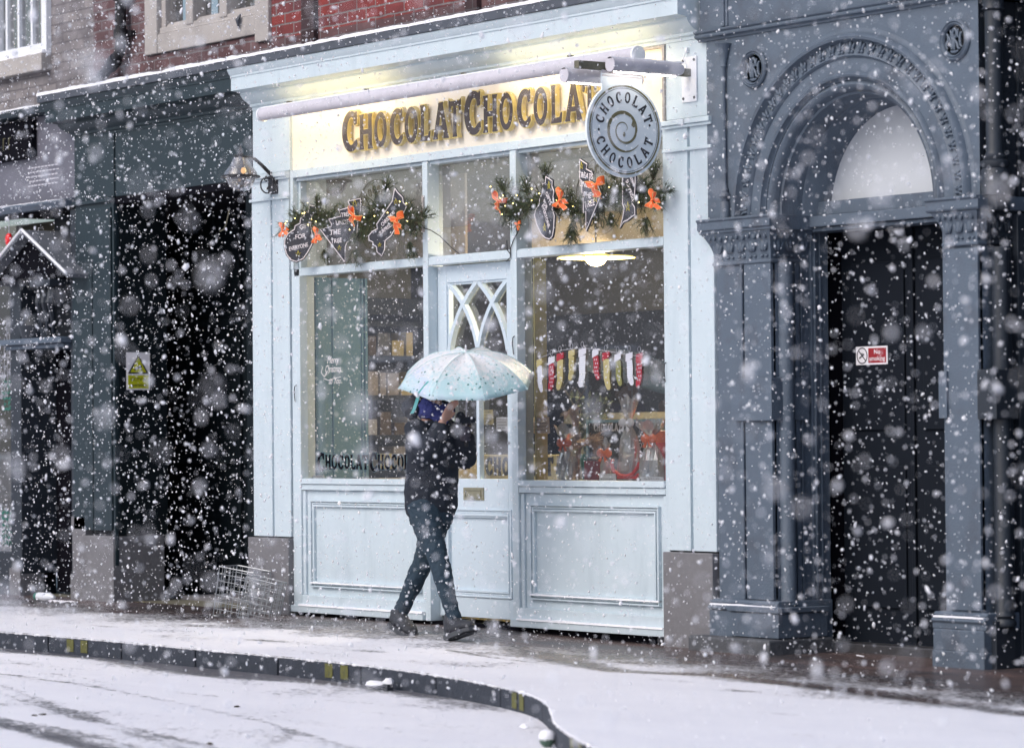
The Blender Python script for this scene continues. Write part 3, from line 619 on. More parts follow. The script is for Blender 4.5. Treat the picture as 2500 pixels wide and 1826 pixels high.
# ------------------------------------------------------------------ strip light over the board
t0 = P(641, 287, -.22); t1 = P(1558, 125, -.22); TZ = 3.452
sl = thing('strip_light', (2.0, -.22, TZ), 'long white snow-dusted strip light tube above the cream signboard', 'strip light')
mb = MB(); n = 60; k = 14; vs = []
prof = []
for j in range(k+1): a = R(-78+205*j/k); prof.append((-.22-.046*math.cos(a), TZ+.046*math.sin(a)))
prof2 = [(-.22-.042*math.cos(R(-78+205*j/k)), TZ+.042*math.sin(R(-78+205*j/k))) for j in range(k+1)][::-1]
mb.extx(prof+prof2, t0[0], t1[0])
sl_h = mb.build('housing', M['steel'], sl, smooth=True, ang=60)
for xx, q in ((t0[0], -1), (t1[0], 1)):
    mb = MB(); mb.lathe([(0, q*.006), (.050, q*.006), (.050, -q*.012), (.046, -q*.012)], (xx, -.22, TZ), 24, 'x')
    for a in (40, 160, 280): mb.blob((xx+q*.005, -.22+.036*math.cos(R(a)), TZ+.036*math.sin(R(a))), .006, 6, 4)
    mb.build('end_cap', M['whitepaint'], sl, smooth=True)
for xx in (.32, 1.25, 2.35, 3.45): mb = MB(); mb.box(xx-.012, xx+.012, -.20, .03, TZ+.046, TZ+.056); mb.box(xx-.012, xx+.012, -.235, -.20, TZ+.03, TZ+.06); mb.box(xx-.03, xx+.03, .0, .02, TZ+.02, TZ+.075); mb.build('bracket', M['rust'], sl, bevel=.002)
tubeem = emis('lit_tube', (1.0, .76, .36), 18); tubeem2 = emis('lit_tube_white', (1.0, .80, .44), 18)
for x0, x1, mm in ((.05, 1.35, tubeem), (2.55, 4.04, tubeem2)):
    mb = MB(); mb.lathe([(0, 0), (.011, 0), (.011, x1-x0), (0, x1-x0)], (x0, -.208, TZ-.002), 10, 'x'); mb.build('lit_tube', mm, sl)
mb = MB(); mb.snowcap(t0[0], t1[0], -.24, -.20, TZ+.043, .007, seed=11); mb.build('snow', M['snow'], sl, smooth=True)

# ------------------------------------------------------------------ hanging sign
hx = 4.31
hs = thing('hanging_sign', (hx, -.5, 2.7), 'round pale blue hanging sign with a brown spiral and ring of lettering on a bracket', 'hanging sign')
mb = MB(); mb.box(4.245, 4.378, -.012, -.003, 3.168, 3.432); mb.tube([(4.30, -.02, 3.47), (4.285, -.03, 3.42), (4.315, -.03, 3.37), (4.27, -.03, 3.345)], .004, 5); mb.box(4.285, 4.305, -.02, -.003, 3.455, 3.485)
mb.build('wall_plate', M['whitepaint'], hs, bevel=.002)
for xx, zz in ((4.262, 3.41), (4.362, 3.41), (4.262, 3.19), (4.362, 3.19)): mb = MB(); mb.blob((xx, -.014, zz), (.009, .008, .009), 6, 4); mb.build('bolt', M['iron'], hs)
mb = MB(); mb.box(hx-.022, hx+.022, -.835, -.005, 3.315, 3.359); mb.build('bar', M['rust'], hs, bevel=.003)
def signtube(x, y0, y1, z, nm='light_tube'):
    mb = MB(); mb.lathe([(0, 0), (.043, 0), (.043, .012), (.040, .014), (.040, y1-y0-.03), (.028, y1-y0), (0, y1-y0)], (x, y0, z), 20, 'y'); t = mb.build(nm, M['steel'], hs, smooth=True)
    mb = MB(); mb.snowcap(0, y1-y0, -.02, .02, 0, .010, seed=x); mb.v = [(x-b, y0+a, z+.036+c) for a, b, c in mb.v]; mb.build('snow', M['snow'], t, smooth=True)
    mb = MB(); mb.tube([(x, y0+.03, z-.0395), (x, y1-.05, z-.0395)], .006, 6); mb.build('lamp_slot', emis('sign_lamp', (1, .92, .82), 22.0), t)
signtube(hx+.085, -.66, -.135, 3.34); signtube(hx-.085, -.86, -.30, 3.283)
for q in (-.62, -.40): mb = MB(); mb.box(hx-.10, hx+.10, q, q+.02, 3.300, 3.3145); mb.build('clamp', M['rust'], hs)
HN = frame((hx, -.498, 2.980), 0)
def signframe(sgn):   # frame on the sign face, normal +x or -x, slightly swung
    a = R(90+3); U = Vector((math.cos(a), math.sin(a), 0)); N = Vector((math.sin(a), -math.cos(a), 0))
    if sgn < 0: U, N = -U, -N
    return (Vector((hx, -.498, 2.980))+N*.008, U, Vector((0, 0, 1)), N)
SF = signframe(1); ry, rz = .285, .273
mb = MB(); mb.plate(SF, [(ry*math.cos(R(a)), rz*math.sin(R(a))) for a in range(0, 360, 5)], -.016); mb.plate(SF, [(-.165, .18), (.138, .18), (.138, .33), (-.165, .33)], -.014, -.001)
disc = mb.build('sign_board', M['signface'], hs, bevel=.002)
mb = MB(); mb.plate(SF, [(-.167, .300), (.140, .300), (.140, .308), (-.167, .308)], .004, .0); mb.plate(SF, [(-.167, .315), (.140, .315), (.140, .345), (-.167, .345)], .008, -.004); mb.build('sign_rail', M['steel'], hs)
def ringplate(mb, fr, r0, r1, w0, t=.0012, n=72, kx=ry/rz):
    O, U, V, N = fr; vs = []
    for i in range(n):
        a = 2*math.pi*i/n
        for r in (r0, r1): vs.append(O+U*(r*kx*math.cos(a))+V*(r*math.sin(a))+N*(w0+t))
    mb.add(vs, [(2*i, 2*i+1, 2*((i+1) % n)+1, 2*((i+1) % n)) for i in range(n)])
for sgn in (1, -1):
    F_ = signframe(sgn); O, U, V, N = F_
    mb = MB(); ringplate(mb, F_, .247, .257, .001); mb.build('ring', M['signgold'], hs)
    mb = MB(); ringplate(mb, F_, .2375, .2405, .001)
    for fl, a0, a1 in ((1, 163, 22), (-1, 201, 341)):
        for i, ch in enumerate('CHOCOLAT'):
            t = R(a0+(a1-a0)*i/7.0); rad = .188; cxx, czz = rad*1.03*math.cos(t), rad*math.sin(t); rot = t-math.pi/2 if fl == 1 else t+math.pi/2
            u2 = U*math.cos(rot)+V*math.sin(rot); v2 = V*math.cos(rot)-U*math.sin(rot); h = .066
            glyph(mb, ch, (O+U*cxx+V*czz-u2*h*.32-v2*h/2, u2, v2, N), 0, 0, h*.62, h, .001, 0, .001)
    for a in (3+8, 180+2): mb.plate((O+U*(.196*math.cos(R(a)))+V*(.19*math.sin(R(a))), U, V, N), [(.009, 0), (0, .009), (-.009, 0), (0, -.009)], .0015, .0005)
    mb.build('sign_lettering', M['signink'], hs)
    mb = MB(); sp = []   # spiral: radius and stroke width vary along it
    n = 90
    for i in range(n+1):
        q = i/n; a = R(-38-q*690); r = .118*(1-q)**.72+.012; wd = .003+.026*math.sin(min(1, q*3.2)*math.pi/2)*(1-q)**1.1
        sp.append((r*math.cos(a)*1.06-.004, r*math.sin(a), wd/2, a))
    vs = []
    for x, y, h, a in sp: vs += [O+U*(x+h*math.cos(a))+V*(y+h*math.sin(a))+N*.002, O+U*(x-h*math.cos(a))+V*(y-h*math.sin(a))+N*.002]
    mb.add(vs, [(2*i, 2*i+1, 2*i+3, 2*i+2) for i in range(n)]); mb.plate(F_, [(.010*math.cos(R(a))-.004, .014*math.sin(R(a))-.026) for a in range(0, 360, 20)], .001, .001); mb.plate(F_, [(.062, .058), (.092, .034), (.070, .016), (.052, .03)], .001, .0008)
    mb.build('spiral', M['signgold'], hs)

# ------------------------------------------------------------------ wall lantern
lx = -.196
wl = thing('wall_lantern', (lx, 0, 2.93), 'black iron wall lantern with a glass globe on the pale blue pilaster', 'wall lantern')
mb = MB(); mb.box(lx-.045, lx+.045, -.020, -.010, 2.925, 3.065); mb.box(lx-.03, lx+.03, -.05, -.020, 2.935, 3.05); mb.build('back_plate', M['iron'], wl, bevel=.003)
mb = MB(); mb.tube([(lx, y, z) for y, z in ((-.03, 3.055), (-.06, 3.075), (-.12, 3.125), (-.17, 3.160), (-.20, 3.172), (-.29, 3.175), (-.335, 3.178))], [.016, .014, .013, .012, .010, .009, .006], 8)
mb.lathe([(0, .075), (.004, .070), (.014, .035), (.012, .025), (.022, .012), (.020, 0), (.012, -.004), (.05, -.010), (.05, -.014), (0, -.014)], (lx, -.288, 3.180), 16)
cv = [(-.055, 3.03), (-.085, 3.045), (-.095, 3.02), (-.08, 3.01), (-.075, 3.02)]; mb.tube([(lx, *p) for p in cv], .005, 6)
cv = [(-.04, 3.03)]+[(-.075-.052*math.cos(R(a)), 2.985+.055*math.sin(R(a))) for a in range(60, -130, -20)]+[(-.055+.02*math.cos(R(a)), 2.955+.02*math.sin(R(a))) for a in range(-90, 200, 30)]; mb.tube([(lx, *p) for p in cv], .005, 6)
mb.build('bracket_arm', M['iron'], wl, smooth=True)
mb = MB(); mb.lathe([(.048, .125), (.058, .105), (.085, .06), (.112, .025), (.118, .002), (.132, -.002), (.134, -.010), (.118, -.012)], (lx, -.288, 3.040), 28); mb.build('hood', glass('smoked_glass', (.40, .40, .46), 1.2, .15, .10), wl, smooth=True)
mb = MB(); mb.lathe([(.119, .006), (.136, .0), (.136, -.010), (.119, -.014)], (lx, -.288, 3.040), 28); mb.build('rim', M['iron'], wl, smooth=True)
mb = MB(); mb.lathe([(.1, 0), (.098, -.02), (.085, -.05), (.062, -.078), (.03, -.094), (0, -.098)], (lx, -.288, 3.030), 24); mb.build('globe', M['clearglass'], wl, smooth=True)
mb = MB(); mb.blob((lx+.035, -.288, 3.075), (.018, .018, .022), 8, 6); mb.build('bulb', emis('lantern_bulb', (1, .55, .18), 1.6), wl)

# ------------------------------------------------------------------ dark teal shopfront
ts = thing('shopfront', (-1.8, 0, 0), 'dark teal shopfront with an unlit open lobby on granite plinths', 'shopfront')
TP = [(y, z) for y, z in CP]
mb = MB(); mb.extx(TP, -3.06, -.515, 1.0, 0); c2 = mb.build('cornice', M['teal'], ts, smooth=True, ang=25)
mb = MB(); mb.extx([(.30, 3.814), (-.212, 3.814), (-.212, 3.868), (-.200, 3.874), (.30, 3.90)], -3.06, -.515, 1.0, 0); mb.build('gutter', M['lead'], c2, bevel=.003)
mb = MB(); mb.snowcap(-3.27, -.515, -.215, -.13, 3.873, .024, seed=7); mb.build('snow', M['snow'], c2, smooth=True)
mb = MB(); mb.box(-2.44, -.515, .0, .25, 3.055, 3.53); mb.box(-3.06, -2.455, -.006, .25, 3.055, 3.53); mb.box(-2.455, -2.44, .02, .25, 3.055, 3.53); mb.build('fascia_board', M['teal'], ts, bevel=.003)
mb = MB(); mb.box(-3.06, -2.46, -.004, .04, .56, 3.053); mb.box(-2.76, -2.49, -.022, -.004, .56, 2.98); mb.box(-3.08, -2.78, -.02, -.004, .56, 2.60); mb.box(-2.47, -2.45, -.014, .02, .3, 3.05); mb.box(-3.07, -2.45, -.03, -.0045, 3.02, 3.05); mb.build('pilaster', M['teal'], ts, bevel=.006)
mb = MB(); mb.box(-3.085, -2.455, -.03, .41, -.05, .52); mb.box(-3.12, -2.90, -.02, .3, .52, .66); mb.build('plinth', M['stone'], ts, bevel=.005)
mb = MB(); mb.box(-4.2, -.52, 1.05, 1.15, 0, 3.05); mb.box(-.60, -.515, .0, 1.05, .0, 3.053); mb.box(-3.0, -2.452, .042, .44, .53, 3.05)  # last box darkens the reveal above the plinth, shade in its colour
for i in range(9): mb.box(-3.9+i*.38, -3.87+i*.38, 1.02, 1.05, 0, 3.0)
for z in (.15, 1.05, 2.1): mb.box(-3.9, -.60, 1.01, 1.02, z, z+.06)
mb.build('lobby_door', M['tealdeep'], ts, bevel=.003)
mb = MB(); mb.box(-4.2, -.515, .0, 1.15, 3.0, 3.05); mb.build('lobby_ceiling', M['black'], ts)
mb = MB(); mb.box(-2.455, -.60, .55, 1.0, -.01, .06); mb.build('step', M['stone'], ts, bevel=.005)
mb = MB(); mb.tube([(-.80, -.01, 2.86), (-.80, -.02, 2.82), (-.81, -.03, 2.76), (-.86, -.02, 2.72), (-.93, -.01, 2.71)], .005, 5); mb.build('loose_wire', M['rust'], ts)

# CCTV notice on the lobby's side wall (faces +x)
cs = thing('warning_sign', (-2.455, .19, 1.63), 'white and yellow CCTV in operation notice in the dark teal lobby', 'sign')
cf = (Vector((-2.449, .08, 1.60)), Vector((0, 1, 0)), Vector((0, 0, 1)), Vector((1, 0, 0)))
uv = [onframe(cf, *p) for p in ((308, 860), (365, 861), (365, 952), (308, 952))]; u0, u1 = uv[0][0], uv[1][0]; v0, v1 = uv[2][1], uv[0][1]
W_ = u1-u0; H_ = v1-v0; cf = (cf[0]+cf[1]*u0+cf[2]*v0, cf[1], cf[2], cf[3])
mb = MB(); mb.plate(cf, [(0, 0), (W_, 0), (W_, H_), (0, H_)], .004); mb.build('backing', M['white'], cs)
mb = MB(); mb.plate(cf, [(W_*.06, H_*.04), (W_*.94, H_*.04), (W_*.94, H_*.39), (W_*.06, H_*.39)], .001, .0045); mb.plate(cf, [(W_*.16, H_*.47), (W_*.84, H_*.47), (W_*.5, H_*.87)], .001, .0058); mb.build('yellow_panel', M['signyellow'], cs)
mb = MB(); mb.plate(cf, [(W_*.06, H_*.43), (W_*.94, H_*.43), (W_*.5, H_*.96)], .001, .0045)
O_ = cf[0]+cf[3]*.0068; mb.obox(O_+cf[1]*W_*.52+cf[2]*H_*.60, (cf[1]*.94+cf[2]*.34), (cf[2]*.94-cf[1]*.34), cf[3], W_*.13, H_*.028, .0008); mb.obox(O_+cf[1]*W_*.37+cf[2]*H_*.545, (cf[1]*.94+cf[2]*.34), (cf[2]*.94-cf[1]*.34), cf[3], W_*.05, H_*.02, .0008); mb.obox(O_+cf[1]*W_*.62+cf[2]*H_*.54, (cf[1]*.7-cf[2]*.7), (cf[2]*.7+cf[1]*.7), cf[3], W_*.06, H_*.008, .0008)
f2 = (cf[0]+cf[3]*.0062, *cf[1:]); text(mb, 'CCTV in', f2, H_*.085, W_*.5, H_*.245, .0008, 0, 1.15, .01); text(mb, 'operation', f2, H_*.085, W_*.5, H_*.095, .0008, 0, 1.1, .01); mb.build('notice_lettering', M['signink'], cs)

# ------------------------------------------------------------------ upper floors
rb = thing('brick_building', (0, .1, 3.9), 'red and dark brick upper storey with a stone mullioned window above the shopfronts', 'building')
mb = MB(); X0, X1 = -2.94, 4.36
mb.box(-.40, X1, .10, .30, 4.02, 8); mb.build('wall', M['brickred'], rb)
mb = MB(); mb.box(X0, -2.12, .10, .30, 3.88, 8); mb.box(-2.12, -.40, .10, .30, 3.88, 4.075); mb.box(-2.12, -.40, .10, .30, 5.9, 8); mb.box(-.40, X1, .098, .30, 3.88, 4.02); mb.build('lower_wall', M['brickdull'], rb)
mb = MB(); mb.box(.04, .20, .06, .12, 3.88, 8); mb.box(1.98, 2.11, .06, .12, 3.88, 8); mb.build('brick_pier', M['brickdark'], rb, bevel=.004)
# stone window
mb = MB(); mb.box(-2.12, -1.94, .070, .3, 4.08, 5.9); mb.box(-.58, -.40, .070, .3, 4.02, 5.9); mb.box(-1.94, -.58, .075, .3, 4.08, 4.22)
mb.box(-1.94, -.58, .095, .3, 4.22, 4.27); mb.extx([(.10, 4.222), (.085, 4.222), (.14, 4.30), (.3, 4.33), (.3, 4.222)], -1.94, -.58)
mb.box(-1.55, -1.45, .085, .25, 4.25, 5.9); mb.box(-1.08, -.98, .085, .25, 4.25, 5.9); mb.box(-1.94, -1.88, .11, .25, 4.25, 5.9); mb.box(-2.12, -.4, .065, .3, 5.75, 5.9)
sw = mb.build('stone_window', M['limestone'], rb, bevel=.012)
mb = MB(); mb.add([(-1.9, .20, 4.25), (-.58, .20, 4.25), (-.58, .20, 5.8), (-1.9, .20, 5.8)], [(0, 1, 2, 3)]); mb.build('pane', M['glass'], sw)
mb = MB(); mb.box(-1.94, -.58, .6, .62, 4.2, 5.8); mb.build('room', M['inside'], sw)
mb = MB(); mb.plate(frame((0, .24, 0)), [(-1.76, 4.30), (-1.66, 4.30), (-1.70, 4.8), (-1.85, 5.4), (-1.9, 5.4)], .01); mb.build('curtain', M['insidegrey'], sw)
mb = MB()
rnd = random.Random(4)
for i in range(26): a = rnd.uniform(-1, 1); mb.blob((-1.22+.06*a, .27, 4.38+.08*rnd.random()), (.02, .015, .028), 5, 4, rnd.random()*3)
mb.lathe([(0, 0), (.03, 0), (.04, .07), (0, .07)], (-1.22, .27, 4.29), 10); mb.build('pot_plant', M['needle2'], sw)
mb = MB(); mb.tube([(-.78, .064, 4.14), (-.77, .05, 4.20), (-.75, .064, 4.24)], [.004, .02, .004], 6); mb.build('carved_mark', M['lead'], sw)
# downpipe
mb = MB(); px_ = -2.40
mb.tube([(px_, .03, 8), (px_, .03, 4.20), (px_-.02, .03, 4.13), (px_-.10, .02, 4.06), (px_-.34, .0, 3.93), (px_-.40, -.04, 3.89)], .042, 12)
for z in (4.55, 4.27): mb.tube([(px_, .03, z-.03), (px_, .03, z+.03)], .054, 12); mb.box(px_-.10, px_+.10, .06, .10, z-.02, z+.02)
mb.tube([(px_-.06, .025, 4.085), (px_-.14, .018, 4.04)], .055, 10)
mb.build('downpipe', M['iron'], rb, smooth=True)

pb = thing('brick_building', (-5, .1, 3.8), 'pale painted brick upper storey with a white sash window', 'building')
mb = MB(); mb.box(-3.62, -2.942, .105, .3, 3.78, 8); mb.box(-7, -3.62, .105, .3, 3.78, 4.28); mb.box(-7, -5.0, .105, .3, 4.28, 8); mb.build('wall', M['brickpale'], pb)
mb = MB(); mb.box(-5.0, -3.63, .02, .25, 4.12, 4.26); sl2 = mb.build('window_sill', M['limestone'], pb, bevel=.008)
mb = MB(); mb.snowcap(-5.0, -3.63, .02, .09, 4.258, .02, seed=2); mb.build('snow', M['snow'], sl2, smooth=True)
mb = MB(); mb.box(-3.70, -3.62, .06, .2, 4.262, 6); mb.box(-5.0, -3.70, .07, .2, 4.262, 4.34)
for x in (-4.75, -4.55, -4.35, -4.15, -3.93): mb.box(x, x+.03, .09, .15, 4.34, 6)
mb.box(-4.6+.08, -4.44, .075, .16, 4.34, 6)
wn = mb.build('sash_window', M['whitepaint'], pb, bevel=.003)
mb = MB(); mb.add([(-5.0, .12, 4.3), (-3.7, .12, 4.3), (-3.7, .12, 6), (-5.0, .12, 6)], [(0, 1, 2, 3)]); mb.build('pane', M['glass'], wn)
mb = MB(); mb.box(-5, -3.65, .45, .47, 4.2, 6); mb.build('room', M['inside'], wn)
mb = MB()
for x in (-4.72, -4.30, -3.90):
    pts = [(x+.03*math.sin(i*.9), .2+.02*math.cos(i*1.3), 0) for i in range(6)]
    for i in range(5): mb.box(x+.022*i-.05, x+.022*i-.03, .19+.012*(i % 2), .20+.012*(i % 2), 4.3, 6)
mb.build('curtain', M['peach'], wn)
mb = MB(); mb.extx([(.1, 3.86), (-.02, 3.80), (-.02, 3.78), (.1, 3.78)], -7, -2.95); mb.build('lead_ledge', M['lead'], pb); 

# ------------------------------------------------------------------ far left grey shopfront
fl = thing('shopfront', (-4.5, 0, 0), 'grey shopfront with a gabled porch, dark door and frosted leaf stickers', 'shopfront')
mb = MB(); mb.box(-7, -3.10, .02, .4, 3.09, 3.76); mb.build('fascia_board', mat('lilac_grey_paint', (.12, .12, .15), .55, .1, 5, .15, 50), fl, bevel=.004)
mb = MB(); mb.extx([(.4, 3.762), (-.10, 3.762), (-.12, 3.80), (-.12, 3.815), (.4, 3.85)], -7, -3.24); cl = mb.build('cornice', M['teal'], fl, bevel=.003)
mb = MB(); mb.snowcap(-7, -3.24, -.12, -.05, 3.81, .02, seed=6); mb.build('snow', M['snow'], cl, smooth=True)
mb = MB(); mb.box(-6, -3.70, -.03, .018, 3.44, 3.74); sb = mb.build('name_board', M['black'], fl, bevel=.004)
mb = MB(); tx, tz = P(14, 321, -.032)
for q in range(3): mb.tube([(-4.25+.09*q, -.034, 3.53), (-4.25+.09*q, -.034, 3.62), (-4.22+.09*q, -.034, 3.62)], .004, 5)
mb.build('board_lettering', M['signgold'], sb)
mb = MB()
for q in range(5):
    zc = 3.36-.035*q
    for r_ in range(9): mb.box(-3.85+.055*r_+(.02*(q % 2)), -3.81+.055*r_+(.02*(q % 2)), .016, .0195, zc, zc+.010)
mb.build('small_lettering', M['insidegrey'], fl)
mb = MB(); mb.extx([(.3, 3.02), (-.06, 3.02), (-.09, 3.06), (-.09, 3.075), (-.02, 3.088), (.3, 3.088)], -7, -3.10); cl = mb.build('lower_cornice', M['greystone'], fl, bevel=.003)
mb = MB(); mb.snowcap(-7, -3.12, -.09, -.04, 3.07, .012, seed=9); mb.build('snow', M['snow'], cl, smooth=True)
mb = MB(); mb.box(-3.145, -3.065, .0, .4, .2, 3.02); mb.box(-4.13, -3.955, .0, .4, .2, 2.5); mb.box(-7, -4.13, .0, .4, 0, .36); mb.box(-3.95, -3.15, .30, .34, 2.0, 3.02); mb.build('frame', M['greydark'], fl, bevel=.005)
mb = MB(); mb.box(-3.145, -3.075, -.015, .02, -.03, .22); mb.build('plinth', M['stone'], fl, bevel=.004); mb = MB(); mb.box(-4.14, -3.96, -.015, .2, -.03, .24); mb.build('plinth', M['stone'], fl, bevel=.004)
mb = MB(); mb.box(-3.94, -3.15, .30, .35, .05, 2.0); mb.box(-3.85, -3.60, .29, .30, .2, .9); mb.box(-3.50, -3.24, .29, .30, .2, .9); mb.box(-3.56, -3.53, .285, .30, .05, 2.0); dr = mb.build('door', M['black'], fl, bevel=.005)
mb = MB(); mb.box(-3.205, -3.175, .2, .26, 1.05, 1.40); mb.build('handle', M['whitepaint'], dr, bevel=.004)
mb = MB(); mb.box(-4.13, -3.13, -.10, .3, 1.985, 2.03); mb.box(-4.1, -3.15, -.06, .3, 1.95, 1.984); ln = mb.build('lintel', M['greystone'], fl, bevel=.006)
mb = MB(); mb.box(-3.50, -3.18, -.16, .1, 2.42, 2.47)
for q in range(3):
    x = -3.44+q*.09; mb.tube([(x, -.10, 2.42), (x+.01, -.12, 2.30), (x-.05, -.06, 2.15), (x-.12, -.02, 2.06)], [.025, .03, .02, .015], 8)
mb.lathe([(0, 0), (.10, 0), (.13, .10), (.08, .18), (0, .2)], (-3.72, .0, 2.03), 12); mb.lathe([(0, 0), (.05, 0), (.07, .07), (.03, .11), (0, .12)], (-3.50, .0, 2.03), 12)
mb.build('carved_scrolls', M['greydark'], fl, smooth=True)
# gabled porch
ax, az = P(54, 562, -.2); bx, bz = P(163, 668, -.2)
ddx = bx-ax; ddz = bz-az
mb = MB()
for sg in (1, -1): mb.add([(ax, -.20, az), (ax+sg*ddx, -.20, az+ddz), (ax+sg*ddx, .3, az+ddz), (ax, .3, az), (ax, -.20, az-.03), (ax+sg*ddx, -.20, az+ddz-.03), (ax+sg*ddx, .3, az+ddz-.03), (ax, .3, az-.03)], [(0, 1, 2, 3), (4, 5, 6, 7), (0, 1, 5, 4), (1, 2, 6, 5), (3, 2, 6, 7)])
gp = mb.build('porch_gable', M['shade_green'], fl)
mb = MB()
for sg in (1, -1): mb.tube([(ax+sg*ddx*t, -.205, az+ddz*t+.004) for t in [i/10 for i in range(11)]], .011, 6)
mb.build('snow', M['snow'], gp, smooth=True)
mb = MB(); mb.add([(ax-ddx, -.10, az+ddz), (ax+ddx, -.10, az+ddz), (ax, -.10, az-.03), (ax-ddx, .25, az+ddz), (ax+ddx, .25, az+ddz), (ax, .25, az-.03)], [(0, 1, 2), (3, 4, 5)]); mb.build('gable_panel', M['black'], gp)
mb = MB(); mb.add([(-7, .06, .36), (-4.13, .06, .36), (-4.13, .06, 2.95), (-7, .06, 2.95)], [(0, 1, 2, 3)]); mb.build('window_pane', M['glass'], fl)
mb = MB(); mb.box(-7, -4.13, .5, .52, .2, 3.0); mb.build('interior_wall', M['inside'], fl)
mb = MB(); mb.box(-5.2, -4.15, .15, .3, .38, 1.15); mb.box(-5.2, -4.2, .12, .3, .75, .78); mb.build('window_display', M['limestone'], fl)
rnd = random.Random(8)
def sprig(x, z, h, m, nm, n, lean):
    mb = MB(); pts = [(x+lean*h*(k/6)**2, .05, z+h*k/6) for k in range(7)]; mb.tube(pts, .0022, 4)
    for i in range(n):
        t = (i+.5)/n; q = pts[min(5, int(t*6))]; a = (1 if i % 2 else -1)*rnd.uniform(.5, 1.2)-lean*.4; l = rnd.uniform(.035, .065)*(1.15-.5*t)
        mb.plate((Vector((q[0], .0492, q[2])), Vector((math.cos(a), 0, math.sin(a))), Vector((-math.sin(a), 0, math.cos(a))), Vector((0, -1, 0))), [(0, 0), (.009, l*.35), (.006, l*.8), (0, l), (-.006, l*.8), (-.009, l*.35)], .0016, -.0008)
    mb.build(nm, m, fl)
for k in range(5): sprig(-4.38+.055*k, 1.56+.05*rnd.random(), .46+.12*rnd.random(), M['sock_w'], 'frosted_leaf_sticker', 22, rnd.uniform(-.15, .2)); sprig(-4.38+.055*k, .40, .30+.1*rnd.random(), M['sock_w'], 'frosted_leaf_sticker', 16, rnd.uniform(-.15, .2))
for k in range(3): sprig(-4.33+.07*k, 1.48, .26, M['leafgreen'], 'green_leaf_sticker', 10, .1); sprig(-4.34+.07*k, .41, .30, M['leafgreen'], 'green_leaf_sticker', 12, -.1)
rx_, rz_ = P(22, 586, -.05)
rs_ = thing('hanging_heart', (rx_, -.05, rz_-.06), 'small red hanging ornament above the porch gable', 'ornament')
mb = MB(); mb.blob((rx_, -.05, rz_), (.035, .03, .055), 12, 8); mb.build('ornament', M['red'], rs_, smooth=True)
mb = MB(); mb.tube([(rx_, -.05, rz_+.05), (rx_, -.05, 3.02)], .003, 5); mb.build('string', M['insidegrey'], rs_)
